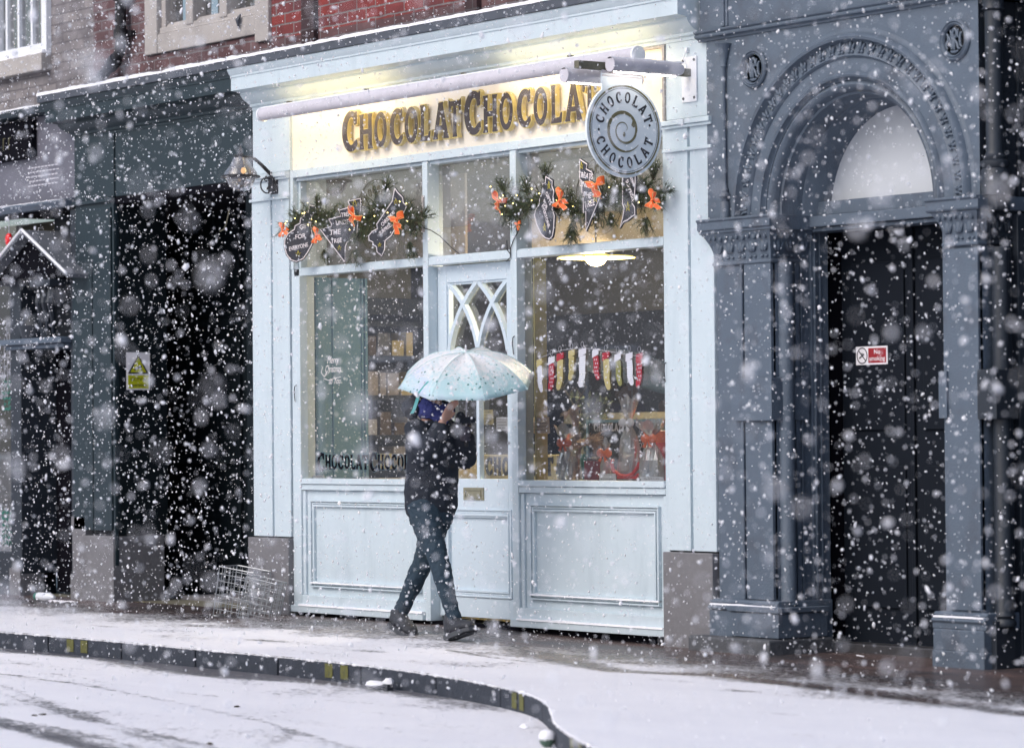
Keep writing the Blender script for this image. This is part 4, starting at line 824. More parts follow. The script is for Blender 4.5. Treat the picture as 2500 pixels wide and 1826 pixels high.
# ------------------------------------------------------------------ arched grey building
ab = thing('arched_building', (5.7, 0, 0), 'grey painted stone building with a round arched doorway, carved capitals and medallions', 'building')
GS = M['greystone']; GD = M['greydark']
AX, AZ = 5.692, 2.465; FY = -.02
def arch_bay(dx, x_left, x_right, first):
    """one bay: wall with a semicircular hole, mouldings, tympanum, jamb"""
    cx = AX+dx; r0 = .70; z1 = 3.50
    mb = MB(); n = 48; vs = []; yb = .37
    for i in range(n+1):
        a = math.pi*i/n; co, si = math.cos(a), math.sin(a)
        x, z = cx+r0*co, AZ+r0*si
        t = 1e9
        if co > 1e-6: t = min(t, (x_right-cx)/co)
        if co < -1e-6: t = min(t, (x_left-cx)/co)
        if si > 1e-6: t = min(t, (z1-AZ)/si)
        vs += [(x, FY, z), (cx+t*co, FY, AZ+t*si), (x, yb, z)]
    fs = [(3*i, 3*i+1, 3*i+4, 3*i+3) for i in range(n)]+[(3*i, 3*i+3, 3*i+5, 3*i+2) for i in range(n)]
    # corner fillers
    for xx in (x_left, x_right):
        i = len(vs); sgn = 1 if xx > cx else -1; ac = math.atan2(z1-AZ, abs(xx-cx))
        j = int(ac/(math.pi/n)) if sgn > 0 else n-int(ac/(math.pi/n)); k = j+1 if sgn > 0 else j-1
        vs.append((xx, FY, z1)); fs.append((3*j+1, i, 3*k+1))
    mb.add(vs, fs)
    mb.build('wall', GS, ab)
    prof = [(.985, FY), (.975, -.030), (.955, -.030), (.948, -.060), (.935, -.072), (.920, -.066), (.914, -.045), (.905, -.030), (.875, -.026), (.845, -.034), (.832, -.044), (.824, -.036), (.820, -.026), (.745, -.026), (.738, -.048), (.728, -.056), (.716, -.050), (.712, -.030), (.700, -.012), (.694, -.020), (.676, -.030), (.654, -.018), (.645, .006), (.640, .03), (.628, .036), (.622, .08), (.612, .10), (.612, .17), (.600, .18), (.598, .25), (.588, .26), (.585, .375)]
    mb = MB(); mb.lathe([(r, y) for r, y in prof], (cx, 0, AZ), 64, 'y', 0, math.pi)
    mb.build('archivolt', GS, ab, smooth=True, ang=50)
    mb = MB(); q = 34
    for i in range(q):
        a = math.pi*(i+.5)/q; co, si = math.cos(a), math.sin(a); T_ = Vector((-si, 0, co)); Rr = Vector((co, 0, si)); c = Vector((cx, 0, AZ))
        base = MB(); base.blob((0, 0, 0), (.020, .010, .034), 8, 5)
        for vx, vy, vz in base.v: pass
        def put(b, rr, tt, yy, rad, tan, th, lean=0):
            k = MB(); k.blob((0, 0, 0), (tan, th, rad), 8, 5)
            co_, si_ = math.cos(lean), math.sin(lean)
            mb.add([c+Rr*(rr+(z*co_-x*si_))+T_*(tt+(x*co_+z*si_))+Vector((0, yy+y, 0)) for x, y, z in k.v], k.f)
        put(mb, .888, 0, -.036, .026, .011, .014); put(mb, .878, .018, -.034, .026, .008, .011, .5); put(mb, .878, -.018, -.034, .026, .008, .011, -.5)
        put(mb, .852, .013, -.036, .011, .011, .012); put(mb, .852, -.013, -.036, .011, .011, .012)
    mb.build('leaf_band', GS, ab, smooth=True, ang=60)
    # tympanum + lintel
    mb = MB(); vs = [(cx+.588*math.cos(math.pi*i/40), .368, AZ+.06+.588*math.sin(math.pi*i/40)*.94) for i in range(41)]; mb.add(vs, [tuple(range(41))]); mb.add([(cx-.6, .372, AZ-.02), (cx+.6, .372, AZ-.02), (cx+.6, .372, AZ+.08), (cx-.6, .372, AZ+.08)], [(0, 1, 2, 3)])
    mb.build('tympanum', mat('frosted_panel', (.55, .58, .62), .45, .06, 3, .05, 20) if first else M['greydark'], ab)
    mb = MB(); mb.box(cx-.68, cx+.68, .27, .40, 2.465, 2.545); mb.box(cx-.68, cx+.68, .22, .40, 2.40, 2.463); mb.box(cx-.68, cx+.68, .25, .40, 2.375, 2.399); mb.build('lintel', GS, ab, bevel=.006)
    # jamb on the left of the opening: plane x = cx-.672
    xj = cx-.672
    mb = MB(); mb.box(xj-.10, xj, .0, .42, -.03, 2.38)
    mb.box(xj, xj+.018, .155, .185, .30, 2.20); mb.box(xj, xj+.012, .20, .215, .30, 2.20)
    mb.box(xj, xj+.02, .27, .40, .0, 2.38); mb.box(xj+.02, xj+.035, .285, .30, .0, 2.38); mb.box(xj+.02, xj+.028, .33, .345, .0, 2.38)
    mb.box(xj, xj+.03, .02, .24, 1.31, 1.555)
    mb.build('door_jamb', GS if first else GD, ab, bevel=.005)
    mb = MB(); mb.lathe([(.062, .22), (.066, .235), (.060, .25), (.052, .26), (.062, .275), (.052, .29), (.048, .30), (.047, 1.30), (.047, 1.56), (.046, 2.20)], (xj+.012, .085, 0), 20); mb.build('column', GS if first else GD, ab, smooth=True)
    return xj
def capital(xa, xb, za, zb, ya, yb, flare, m, left=True, right=True, n_front=4, n_side=3):
    """flared bell between astragal and abacus with a row of pointed leaves and volutes"""
    def pt(k, side):   # half outline
        return
    mb = MB(); L = 6; rings = []
    for i in range(L+1):
        t = i/L; e = flare*(t**2.2); z = za+(zb-za)*t
        x0 = xa-(e if left else 0); x1 = xb+(e if right else 0); rings += [(x0, yb, z), (x0, ya-e, z), (x1, ya-e, z), (x1, yb, z)]
    mb.add(rings, [(4*i+j, 4*i+(j+1) % 4, 4*i+4+(j+1) % 4, 4*i+4+j) for i in range(L) for j in range(4)]+[(0, 1, 2, 3), (4*L+3, 4*L+2, 4*L+1, 4*L)])
    def leaf(c, T_, N_, w, h):
        for (dx, dz, rx, rz, ln) in ((0, .50, .20, .42, 0), (.27, .46, .11, .36, -.35), (-.27, .46, .11, .36, .35), (.20, .12, .13, .10, 0), (-.20, .12, .13, .10, 0), (0, .84, .10, .18, 0), (.45, .80, .08, .2, .2), (-.45, .80, .08, .2, -.2)):
            k = MB(); k.blob((0, 0, 0), (rx*w, .011, rz*h*.55), 8, 5); co_, si_ = math.cos(ln), math.sin(ln)
            e = flare*(dz**2.2)
            mb.add([Vector(c)+T_*(dx*w+x*co_-z*si_)+Vector((0, 0, dz*h+x*si_+z*co_))+N_*(e+.004-y) for x, y, z in k.v], k.f)
    h = zb-za; w = (xb-xa)/n_front
    for i in range(n_front): leaf((xa+w*(i+.5), ya, za), Vector((1, 0, 0)), Vector((0, -1, 0)), w, h)
    if right:
        w = (yb-ya)/n_side
        for i in range(n_side): leaf((xb, ya+w*(i+.5), za), Vector((0, 1, 0)), Vector((1, 0, 0)), w, h)
    c = mb.build('capital', m, ab, smooth=True, ang=50)
    mb = MB(); mb.box(xa-(.012 if left else 0), xb+(.012 if right else 0), ya-.012, yb, za-.022, za); mb.build('astragal', m, c, bevel=.008)
# bay 1
xj = arch_bay(0, 4.483, 6.70, True)
# pier left of the door
mb = MB(); mb.box(4.528, 5.018, .0, .30, -.03, 2.38); mb.box(4.77, 4.782, -.026, .02, .30, 2.20); mb.box(4.79, 5.02, -.016, .02, .30, 2.20); mb.box(4.812, 4.996, -.0165, -.010, .32, 2.18)
mb.box(4.70, 5.052, -.045, .02, 1.31, 1.553)
mb.tube([(4.776, -.022, .30), (4.776, -.022, 2.2)], .010, 8)
mb.build('pier', GS, ab, bevel=.005)
capital(4.528, 5.02, 2.222, 2.382, -.012, .26, .055, GS, True, True, 5, 3)
mb = MB(); mb.extx([(.30, 2.384), (-.066, 2.384), (-.070, 2.40), (-.082, 2.405), (-.082, 2.450), (-.092, 2.456), (-.092, 2.468), (.3, 2.468)], 4.455, 5.09); mb.build('abacus', GS, ab, bevel=.004)
mb = MB(); mb.extx([(.37, .295), (-.03, .295), (-.042, .285), (-.042, .275), (-.034, .268), (-.052, .258), (-.060, .246), (-.052, .234), (-.044, .232), (-.044, -.05), (.37, -.05)], 4.49, 5.085); mb.box(4.70, 5.12, -.07, .30, .09, .228); mb.box(4.69, 5.135, -.085, .30, .232, .262); mb.build('pier_base', GS, ab, bevel=.006)
mb = MB(); mb.box(4.42, 5.13, -.15, .34, -.05, .085); mb.build('footing', mat('worn_footing', (.075, .08, .09), .7, .3, 8, .6, 50, dirt=(.16, .16, .17), dirt_amt=.5, dscale=12), ab, bevel=.012)
# colonette on the spandrel
mb = MB(); mb.lathe([(.03, 0), (.03, .09), (.020, .10), (.024, .115), (.034, .125), (.032, .14), (.018, .15), (.022, .165), (.012, .18), (.0105, .2), (.0105, .86), (.020, .87), (.014, .885), (.03, .94), (.045, .985), (.055, 1.0), (0, 1.0)], (4.655, -.035, 2.468), 16); mb.build('colonette', GS, ab, smooth=True, ang=50)
# right pier
XR0, XR1 = 6.392, 6.668
mb = MB(); mb.box(XR0, XR1, .0, .25, -.03, 2.38); mb.box(XR0+.045, XR1, -.014, .02, .30, 2.20); mb.box(XR0+.036, XR0+.040, -.004, .02, .3, 2.2)
mb.box(XR0-.010, XR0+.05, -.03, .02, 1.309, 1.557); mb.build('pier', GS, ab, bevel=.005)
capital(6.42, XR1, 2.235, 2.392, -.014, .20, .050, GS, True, True, 3, 2)
mb = MB(); mb.extx([(.30, 2.394), (-.068, 2.394), (-.078, 2.405), (-.078, 2.450), (-.090, 2.456), (-.090, 2.468), (.3, 2.468)], 6.345, 6.74); mb.build('abacus', GS, ab, bevel=.004)
mb = MB(); mb.extx([(.20, .29), (-.03, .29), (-.045, .278), (-.036, .268), (-.056, .256), (-.062, .244), (-.05, .232), (-.05, .20), (.20, .20)], 6.335, 6.735); mb.box(6.345, 6.725, -.055, .16, .085, .20); mb.box(6.34, 6.728, -.058, .165, -.05, .087); mb.build('pier_base', GS, ab, bevel=.008)
# second bay, its shade put into the dark colours
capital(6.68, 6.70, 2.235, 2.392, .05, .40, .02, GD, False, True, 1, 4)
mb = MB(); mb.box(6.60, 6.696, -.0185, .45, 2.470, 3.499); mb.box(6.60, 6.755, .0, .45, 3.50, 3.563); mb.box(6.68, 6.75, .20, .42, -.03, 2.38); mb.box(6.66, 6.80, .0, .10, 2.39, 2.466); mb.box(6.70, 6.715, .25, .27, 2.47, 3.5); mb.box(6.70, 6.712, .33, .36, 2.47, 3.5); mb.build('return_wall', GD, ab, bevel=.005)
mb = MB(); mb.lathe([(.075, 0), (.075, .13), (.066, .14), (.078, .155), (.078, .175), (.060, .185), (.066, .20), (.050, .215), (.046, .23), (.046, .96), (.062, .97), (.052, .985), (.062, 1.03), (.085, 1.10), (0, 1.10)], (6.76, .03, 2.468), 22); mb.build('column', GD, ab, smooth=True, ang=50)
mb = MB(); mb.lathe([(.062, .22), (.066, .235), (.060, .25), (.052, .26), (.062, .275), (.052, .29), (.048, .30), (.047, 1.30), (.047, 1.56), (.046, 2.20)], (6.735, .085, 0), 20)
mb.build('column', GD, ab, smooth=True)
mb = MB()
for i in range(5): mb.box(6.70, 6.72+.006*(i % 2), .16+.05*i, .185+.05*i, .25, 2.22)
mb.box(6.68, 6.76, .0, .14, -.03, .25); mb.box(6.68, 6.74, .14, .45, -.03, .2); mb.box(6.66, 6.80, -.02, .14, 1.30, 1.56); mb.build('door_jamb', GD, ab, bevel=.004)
mb = MB(); mb.box(6.60, 9.5, .46, .5, -.03, 8); mb.box(6.70, 9.5, .1, .46, 3.505, 3.56); mb.build('shade_backing', M['tealdeep'], ab)  # dark sheet behind the second bay, coloured for its shade
mb = MB(); mb.snowcap(4.50, 5.07, -.052, -.03, .262, .007, seed=21); mb.build('snow', M['snow'], ab, smooth=True)
mb = MB(); mb.snowcap(6.345, 6.72, -.055, -.03, .262, .008, seed=24); mb.build('snow', M['snow'], ab, smooth=True)
# string course and frieze
mb = MB(); mb.extx([(.3, 3.50), (-.03, 3.50), (-.035, 3.512), (-.058, 3.520), (-.062, 3.534), (-.052, 3.540), (-.066, 3.548), (-.07, 3.560), (-.03, 3.562), (.3, 3.562)], 4.42, 6.83); mb.build('string_course', GS, ab, bevel=.003)
mb = MB(); mb.box(4.44, 6.76, -.035, .45, 3.564, 8); mb.box(4.655, 4.68, -.055, -.03, 3.566, 8); mb.box(4.68, 4.70, -.045, -.03, 3.566, 8); mb.box(4.483, 4.53, -.0195, .28, 2.40, 3.50); mb.build('frieze_wall', GS, ab, bevel=.004)
# medallions with a relief monogram
for mx_, mz_ in ((4.907, 3.303), (6.531, 3.298)):
    mb = MB(); mb.lathe([(0, -.012), (.078, -.012), (.082, -.030), (.088, -.034), (.094, -.026), (.100, -.034), (.108, -.030), (.112, -.018)], (mx_, FY+.012, mz_), 40, 'y')
    def S_(pts, r=.006):
        mb.tube([(mx_+x, FY-.010, mz_+z) for x, z in pts], [r*(.6+.8*math.sin(math.pi*i/(len(pts)-1))) for i in range(len(pts))], 6)
    def cr_(p, n=5):   # catmull through points
        out = []
        q = [p[0]]+p+[p[-1]]
        for i in range(1, len(q)-2):
            for j in range(n):
                t = j/n; out.append(tuple(.5*((2*q[i][k])+(-q[i-1][k]+q[i+1][k])*t+(2*q[i-1][k]-5*q[i][k]+4*q[i+1][k]-q[i+2][k])*t*t+(-q[i-1][k]+3*q[i][k]-3*q[i+1][k]+q[i+2][k])*t**3) for k in (0, 1)))
        return out+[p[-1]]
    S_(cr_([(-.052, -.045), (-.060, -.02), (-.045, .0), (-.048, .03), (-.060, .035)])); S_(cr_([(-.048, .03), (-.030, .0), (-.018, -.045), (-.008, -.02), (-.012, .03), (.0, .058), (.016, .045), (.014, .02), (0, .008)]), .007)
    S_(cr_([(0, -.055), (0, -.02), (0, .03)])); S_(cr_([(-.03, -.058), (0, -.064), (.03, -.058)])); S_(cr_([(0, .008), (.02, -.02), (.030, -.045), (.046, -.048)])); S_(cr_([(.058, .035), (.046, .03), (.042, .0), (.046, -.03), (.060, -.04)])); S_(cr_([(-.03, .055), (-.02, .03), (-.03, .01)])); S_(cr_([(.03, .055), (.024, .03), (.03, .01)]))
    mb.build('medallion', GS, ab, smooth=True, ang=50)
# entrance door, half open in the dark
mb = MB(); mb.box(5.02, 6.5, .52, .56, .02, 2.40); mb.box(5.12, 5.55, .505, .52, .25, 1.05); mb.box(5.12, 5.55, .505, .52, 1.25, 2.2); mb.box(5.70, 6.2, .505, .52, .25, 1.05); mb.box(5.70, 6.2, .505, .52, 1.25, 2.2); mb.box(5.60, 5.63, .50, .52, .02, 2.4); mb.build('entrance_door', mat('door_navy', (.004, .007, .013), .75, .2, 5, .1, 30, spec=.2), ab, bevel=.006)
mb = MB(); mb.box(6.395, 6.46, .25, .9, .0, 2.38); mb.box(4.60, 5.019, .425, .56, -.03, 2.46); mb.box(4.55, 4.94, .31, .425, -.03, 2.46); mb.box(5.0, 6.5, .38, .9, 2.38, 2.46); mb.build('lobby_lining', M['black'], ab)  # black boxes carry the doorway's darkness in their colour
mb = MB(); mb.box(5.0, 6.45, .40, .75, -.02, .05); mb.build('step', mat('wet_step', (.05, .05, .055), .3, .3, 10, .4, 50), ab, bevel=.008)
# notice
a = P(2091, 847, .503); b = P(2168, 889, .503)
ns = thing('warning_sign', ((a[0]+b[0])/2, .503, b[1]), 'small white and dark red No smoking notice on the dark door under the arch', 'sign')
nf = frame((a[0], .503, b[1])); W_, H_ = b[0]-a[0], a[1]-b[1]
mb = MB(); mb.plate(nf, [(0, 0), (W_, 0), (W_, H_), (0, H_)], .004); mb.build('backing', M['white'], ns)
mb = MB(); mb.plate(nf, [(W_*.40, H_*.10), (W_*.96, H_*.10), (W_*.96, H_*.90), (W_*.40, H_*.90)], .001, .0045); mb.build('red_panel', M['signred'], ns)
mb = MB(); n = 40; O, U, V, N = nf; vs = []
for i in range(n):
    t = 2*math.pi*i/n
    for r in (.155, .180): vs.append(O+U*(W_*.20+W_*r*math.cos(t)*.95)+V*(H_*.5+W_*r*math.sin(t)*1.0)+N*.0055)
mb.add(vs, [(2*i, 2*i+1, 2*((i+1) % n)+1, 2*((i+1) % n)) for i in range(n)])
mb.obox(O+U*W_*.20+V*H_*.5+N*.0055, (U-V*1.0).normalized(), (U+V).normalized(), N, W_*.155, W_*.011, .0006); mb.obox(O+U*W_*.19+V*H_*.48+N*.0068, (U+V*.6).normalized(), (V-U*.6).normalized(), N, W_*.09, W_*.012, .0006); mb.obox(O+U*W_*.20+V*H_*.62+N*.0068, U, V, N, W_*.03, W_*.008, .0006)
mb.build('symbol', M['signink'], ns)
f2 = (O+N*.006, U, V, N); mb = MB(); text(mb, 'No', f2, H_*.26, W_*.68, H_*.58, .0008, 0, 1.1, .01); text(mb, 'smoking', f2, H_*.26, W_*.68, H_*.22, .0008, 0, 1.05, .01); mb.build('notice_lettering', M['white'], ns)

# ------------------------------------------------------------------ unseen houses opposite, added for window reflections and cut low to mirror sky
for i, (x0, x1, h, mm, lab) in enumerate([(-40, -24, 4.4, M['greystone'], 'unseen grey terrace added across the street for reflections, farthest up the road'), (-24, -9, 3.6, M['stone'], 'unseen low brown stone building added across the street for reflections'), (-9, 3, 4.0, M['greystone'], 'unseen grey stone fronted building added across the street for reflections')]):
    ob_ = thing('reflection_building', ((x0+x1)/2, -18, 0), lab, 'building')
    mb = MB(); mb.box(x0, x1, -26, -18, -.1, h); mb.build('wall', mm, ob_)
    mb = MB(); mb.box(x0-.05, x1+.05, -26.1, -17.7, h, h+.35); mb.build('parapet', M['limestone'], ob_)
    mb = MB(); nx = int((x1-x0)/2.6)
    for fl_ in range(int(h//3.2)):
        for k in range(nx):
            xc = x0+(x1-x0)*(k+.5)/nx; z = .9+fl_*3.1; mb.box(xc-.62, xc+.62, -18, -17.93, z, z+1.7)
    mb.build('window_surround', M['whitepaint'], ob_)
    mb = MB()
    for fl_ in range(int(h//3.2)):
        for k in range(nx):
            xc = x0+(x1-x0)*(k+.5)/nx; z = .9+fl_*3.1; mb.box(xc-.52, xc+.52, -17.95, -17.92, z+.1, z+1.6)
    mb.build('window_glazing', M['greydark'], ob_)
# ------------------------------------------------------------------ garlands
def polyline_len(pts):
    l = [0]
    for a, b in zip(pts[:-1], pts[1:]): l.append(l[-1]+(Vector(b)-Vector(a)).length)
    return l
def along(pts, L_, s):
    i = 0
    while i < len(pts)-2 and L_[i+1] < s: i += 1
    t = (s-L_[i])/max(1e-6, L_[i+1]-L_[i]); a, b = Vector(pts[i]), Vector(pts[i+1]); return a.lerp(b, t), (b-a).normalized()
def garland(pix, y, lab, seed, dens=1.0, rad=.10, tufts=()):
    pts = [(*[P(px, py, y)[0]], y, P(px, py, y)[1]) for px, py in pix]
    rnd = random.Random(seed); L_ = polyline_len(pts); tot = L_[-1]
    base = (pts[len(pts)//2][0], y, min(p[2] for p in pts))
    g = thing('garland', base, lab, 'garland'); mb = MB()
    st = MB(); st.tube(pts, .010, 6)
    def needle(c, d, l, wd):
        u = d.orthogonal().normalized(); u = (Matrix.Rotation(rnd.random()*6.28, 3, d) @ u)
        v = d.cross(u); a = c+u*wd; b = c-u*wd*.5+v*wd; e = c-u*wd*.5-v*wd; m = c+d*l
        mb.k = 0 if rnd.random() < .68 else 1
        mb.add([a, b, e, m], [(0, 1, 3), (1, 2, 3), (2, 0, 3)])
    nb = int(tot*250*dens)
    spr = []
    for i in range(nb):
        s = tot*rnd.random(); c, t = along(pts, L_, s)
        d = Vector((rnd.gauss(0, 1), rnd.gauss(0, .8), rnd.gauss(0, 1))).normalized(); d = (d+t*rnd.choice((-1, 1))*.8+Vector((0, 0, -.15))).normalized()
        spr.append((c+d*.01, d, rad*rnd.uniform(.6, 1.25)))
    for (px, py, ddx, ddz, ln) in tufts:
        x, z = P(px, py, y-.02)
        for i in range(12):
            d = Vector((ddx+rnd.gauss(0, .3), rnd.gauss(0, .4), ddz+rnd.gauss(0, .3))).normalized(); spr.append((Vector((x, y-.02, z)), d, ln*rnd.uniform(.7, 1.1)))
    for c, d, ln in spr:
        st.tube([c, c+d*ln*.9], .0022, 3, False)
        k = int(24*ln/.1)
        for j in range(k):
            q = j/k; p = c+d*ln*q; nd = (d*1.0+Vector((rnd.gauss(0, 1), rnd.gauss(0, 1), rnd.gauss(0, 1))).normalized()*.9).normalized()
            needle(p, nd, rnd.uniform(.028, .055), .0013)
    mb.build('pine_needles', [M['needle'], M['needle2']], g); st.build('stem', M['twig'], g)
    for i in range(int(14*tot)):
        s = tot*rnd.random(); c, t = along(pts, L_, s); b = MB(); b.blob((c.x+rnd.gauss(0, .04), c.y-.05-rnd.random()*.03, c.z+rnd.gauss(0, .045)), .0038, 6, 4); b.build('fairy_light', M['bulb'], g)
    return g
garland([(700, 560), (735, 535), (775, 520), (815, 545), (850, 560), (895, 545), (925, 500), (965, 520), (1000, 540), (1025, 545)], -.05, 'pine garland with small lights over the transom window beside the wall lantern', 1, 1.15, .115, tufts=((940, 470, .2, 1, .11), (775, 510, .1, 1, .09), (860, 610, .6, -.9, .12), (1000, 590, .2, -1, .11), (790, 610, .5, -.8, .09), (740, 545, -.6, .8, .08), (1030, 530, .5, .5, .09), (850, 520, -.5, .6, .09)))
garland([(1215, 500), (1255, 510), (1290, 500), (1340, 480), (1390, 505), (1430, 510), (1470, 480), (1520, 470), (1570, 465), (1612, 480)], -.05, 'pine garland with small lights over the transom window behind the round hanging sign', 2, 1.2, .12, tufts=((1230, 470, -.3, 1, .10), (1330, 440, .1, 1, .11), (1395, 545, .1, -1, .12), (1400, 560, -.2, -1, .1), (1595, 440, .1, 1, .12), (1580, 530, -.2, -1, .13), (1500, 440, .1, 1, .1), (1620, 470, .7, .2, .07), (1290, 470, -.4, .8, .1), (1490, 520, 0, -1, .09)))

# ------------------------------------------------------------------ chalk boards cut to shape
def star(cx, cz, r, rot=90): return [(cx+(r if i % 2 == 0 else r*.42)*math.cos(R(rot+36*i)), cz+(r if i % 2 == 0 else r*.42)*math.sin(R(rot+36*i))) for i in range(10)]
def board(pix, at, y, yaw, lines, stars, lab, wob=True):
    x0, z0 = P(*at, y); fr = frame((x0, y, z0), R(yaw)); uv = [onframe(fr, *p) for p in pix]
    base = min(uv, key=lambda q: q[1]); O, U, V, N = fr
    b = thing('chalkboard', O+U*base[0]+V*base[1], lab, 'chalkboard')
    mb = MB(); mb.plate(fr, uv, .010, -.010); mb.build('board', M['slate'], b, bevel=.0015)
    cx = sum(p[0] for p in uv)/len(uv); cz = sum(p[1] for p in uv)/len(uv)
    mb = MB(); rim = []
    for i, (u, v) in enumerate(uv):
        d = math.hypot(cx-u, cz-v); k = .009/d; rim.append((u+(cx-u)*k, v+(cz-v)*k))
    mb.tube([O+U*u+V*v+N*.001 for u, v in rim+[rim[0]]], .0032, 5); mb.build('chalk_border', M['chalk'], b)
    mb = MB()
    for s_, px, py, h, rot, wide in lines:
        u, v = onframe(fr, px, py); text(mb, s_, (O+N*.0008, U, V, N), h*.70, u, v-h*.12, .001, .12, wide*1.12, .012, R(rot))
    mb.build('chalk_lettering', M['chalk'], b)
    mb = MB()
    for px, py, r in stars:
        u, v = onframe(fr, px, py); s_ = star(u, v, r); q = [s_[i % 10] for i in (0, 4, 8, 2, 6, 0)]; mb.tube([O+U*a+V*c+N*.0015 for a, c in q], .0022, 4)
    mb.build('chalk_star', M['chalky'], b)
k4 = lambda x, y: (670+x/4.13, 400+y/4.13); k5 = lambda x, y: (1180+x/4.7125, 380+y/4.7125)
board([k4(*p) for p in [(360, 405), (430, 420), (420, 470), (385, 520), (372, 600), (385, 660), (395, 720), (400, 790), (370, 850), (335, 910), (290, 970), (220, 1000), (160, 980), (115, 920), (92, 840), (95, 770), (125, 710), (190, 660), (200, 620), (255, 590), (262, 540), (300, 515), (305, 470), (345, 480)]], (727, 570), -.13, 38,
      [('GIFTS', *k4(318, 640), .042, 10, .8), ('FOR', *k4(262, 745), .044, 8, .85), ('EVERYONE', *k4(245, 850), .040, 12, .66)], [(*k4(240, 910), .022)], 'chalkboard shaped like a bauble reading Gifts for everyone, hanging nearest the wall lantern')
board([k4(*p) for p in [(745, 365), (875, 340), (880, 470), (860, 560), (850, 640), (840, 740), (735, 805), (715, 850), (710, 1005), (450, 665), (560, 640), (565, 610), (535, 560), (665, 520), (645, 460), (750, 430), (760, 400)]], (840, 560), -.12, 36,
      [('TREATS', *k4(745, 520), .040, 8, .66), ('UNDER', *k4(700, 605), .044, 6, .72), ('THE', *k4(612, 705), .050, 4, .8), ('TREE', *k4(625, 790), .042, 4, .8)], [(*k4(810, 400), .026), (*k4(655, 850), .018)], 'chalkboard shaped like a fir tree reading Treats under the tree, middle of the left garland')
board([k4(*p) for p in [(1218, 235), (1245, 275), (1270, 300), (1300, 330), (1310, 385), (1345, 420), (1300, 520), (1240, 640), (1180, 740), (1115, 790), (1110, 880), (1080, 945), (1030, 900), (1025, 850), (990, 830), (985, 800), (945, 780), (940, 735), (975, 690), (1030, 660), (1020, 610), (1160, 410), (1190, 370)]], (945, 550), -.12, 30,
      [('CHRISTMAS', *k4(1155, 560), .036, 42, .62), ('SURPRISES', *k4(1130, 665), .036, 34, .62)], [(*k4(1225, 385), .020), (*k4(1062, 820), .015)], 'chalkboard with a wavy edge reading Christmas surprises, right end of the left garland')
board([k5(*p) for p in [(720, 228), (800, 280), (795, 340), (820, 400), (810, 470), (822, 540), (800, 620), (825, 700), (815, 860), (800, 940), (765, 978), (715, 965), (660, 910), (610, 800), (585, 690), (600, 620), (640, 560), (645, 490), (685, 400), (682, 310), (715, 300)]], (1332, 505), -.13, -14,
      [('GIFTS', *k5(742, 500), .046, -48, .85), ('FOR', *k5(705, 570), .044, -48, .85), ('EVERYONE', *k5(710, 700), .046, -56, .72)], [(*k5(757, 345), .026), (*k5(707, 828), .026)], 'chalkboard shaped like a bauble reading Gifts for everyone, left of the right garland')
board([k5(*p) for p in [(1108, 30), (1195, 85), (1185, 140), (1250, 175), (1262, 190), (1225, 270), (1270, 310), (1330, 350), (1365, 450), (1185, 880), (1180, 660), (1150, 680), (1145, 440), (1130, 440), (1125, 280), (1105, 270)]], (1430, 470), -.12, -6,
      [('TREATS', *k5(1175, 250), .048, -10, .95), ('UNDER', *k5(1185, 355), .048, -10, .95), ('THE', *k5(1195, 475), .052, -8, .9), ('TREE', *k5(1225, 575), .056, 6, .9)], [(*k5(1130, 120), .024), (*k5(1290, 490), .030)], 'chalkboard shaped like a fir tree reading Treats under the tree, close beneath the hanging sign')
board([k5(*p) for p in [(1600, 190), (1755, 215), (1755, 300), (1748, 480), (1715, 540), (1750, 600), (1752, 690), (1700, 730), (1660, 760), (1610, 780), (1570, 845), (1600, 730), (1615, 620), (1595, 560), (1600, 380), (1600, 300)]], (1535, 500), -.12, -8,
      [('CHRISTMAS', *k5(1695, 270), .032, -52, .6), ('SURPRISES', *k5(1680, 410), .044, -58, .72)], [(*k5(1665, 590), .030)], 'chalkboard with a wavy edge reading Christmas surprises, right of the right garland')

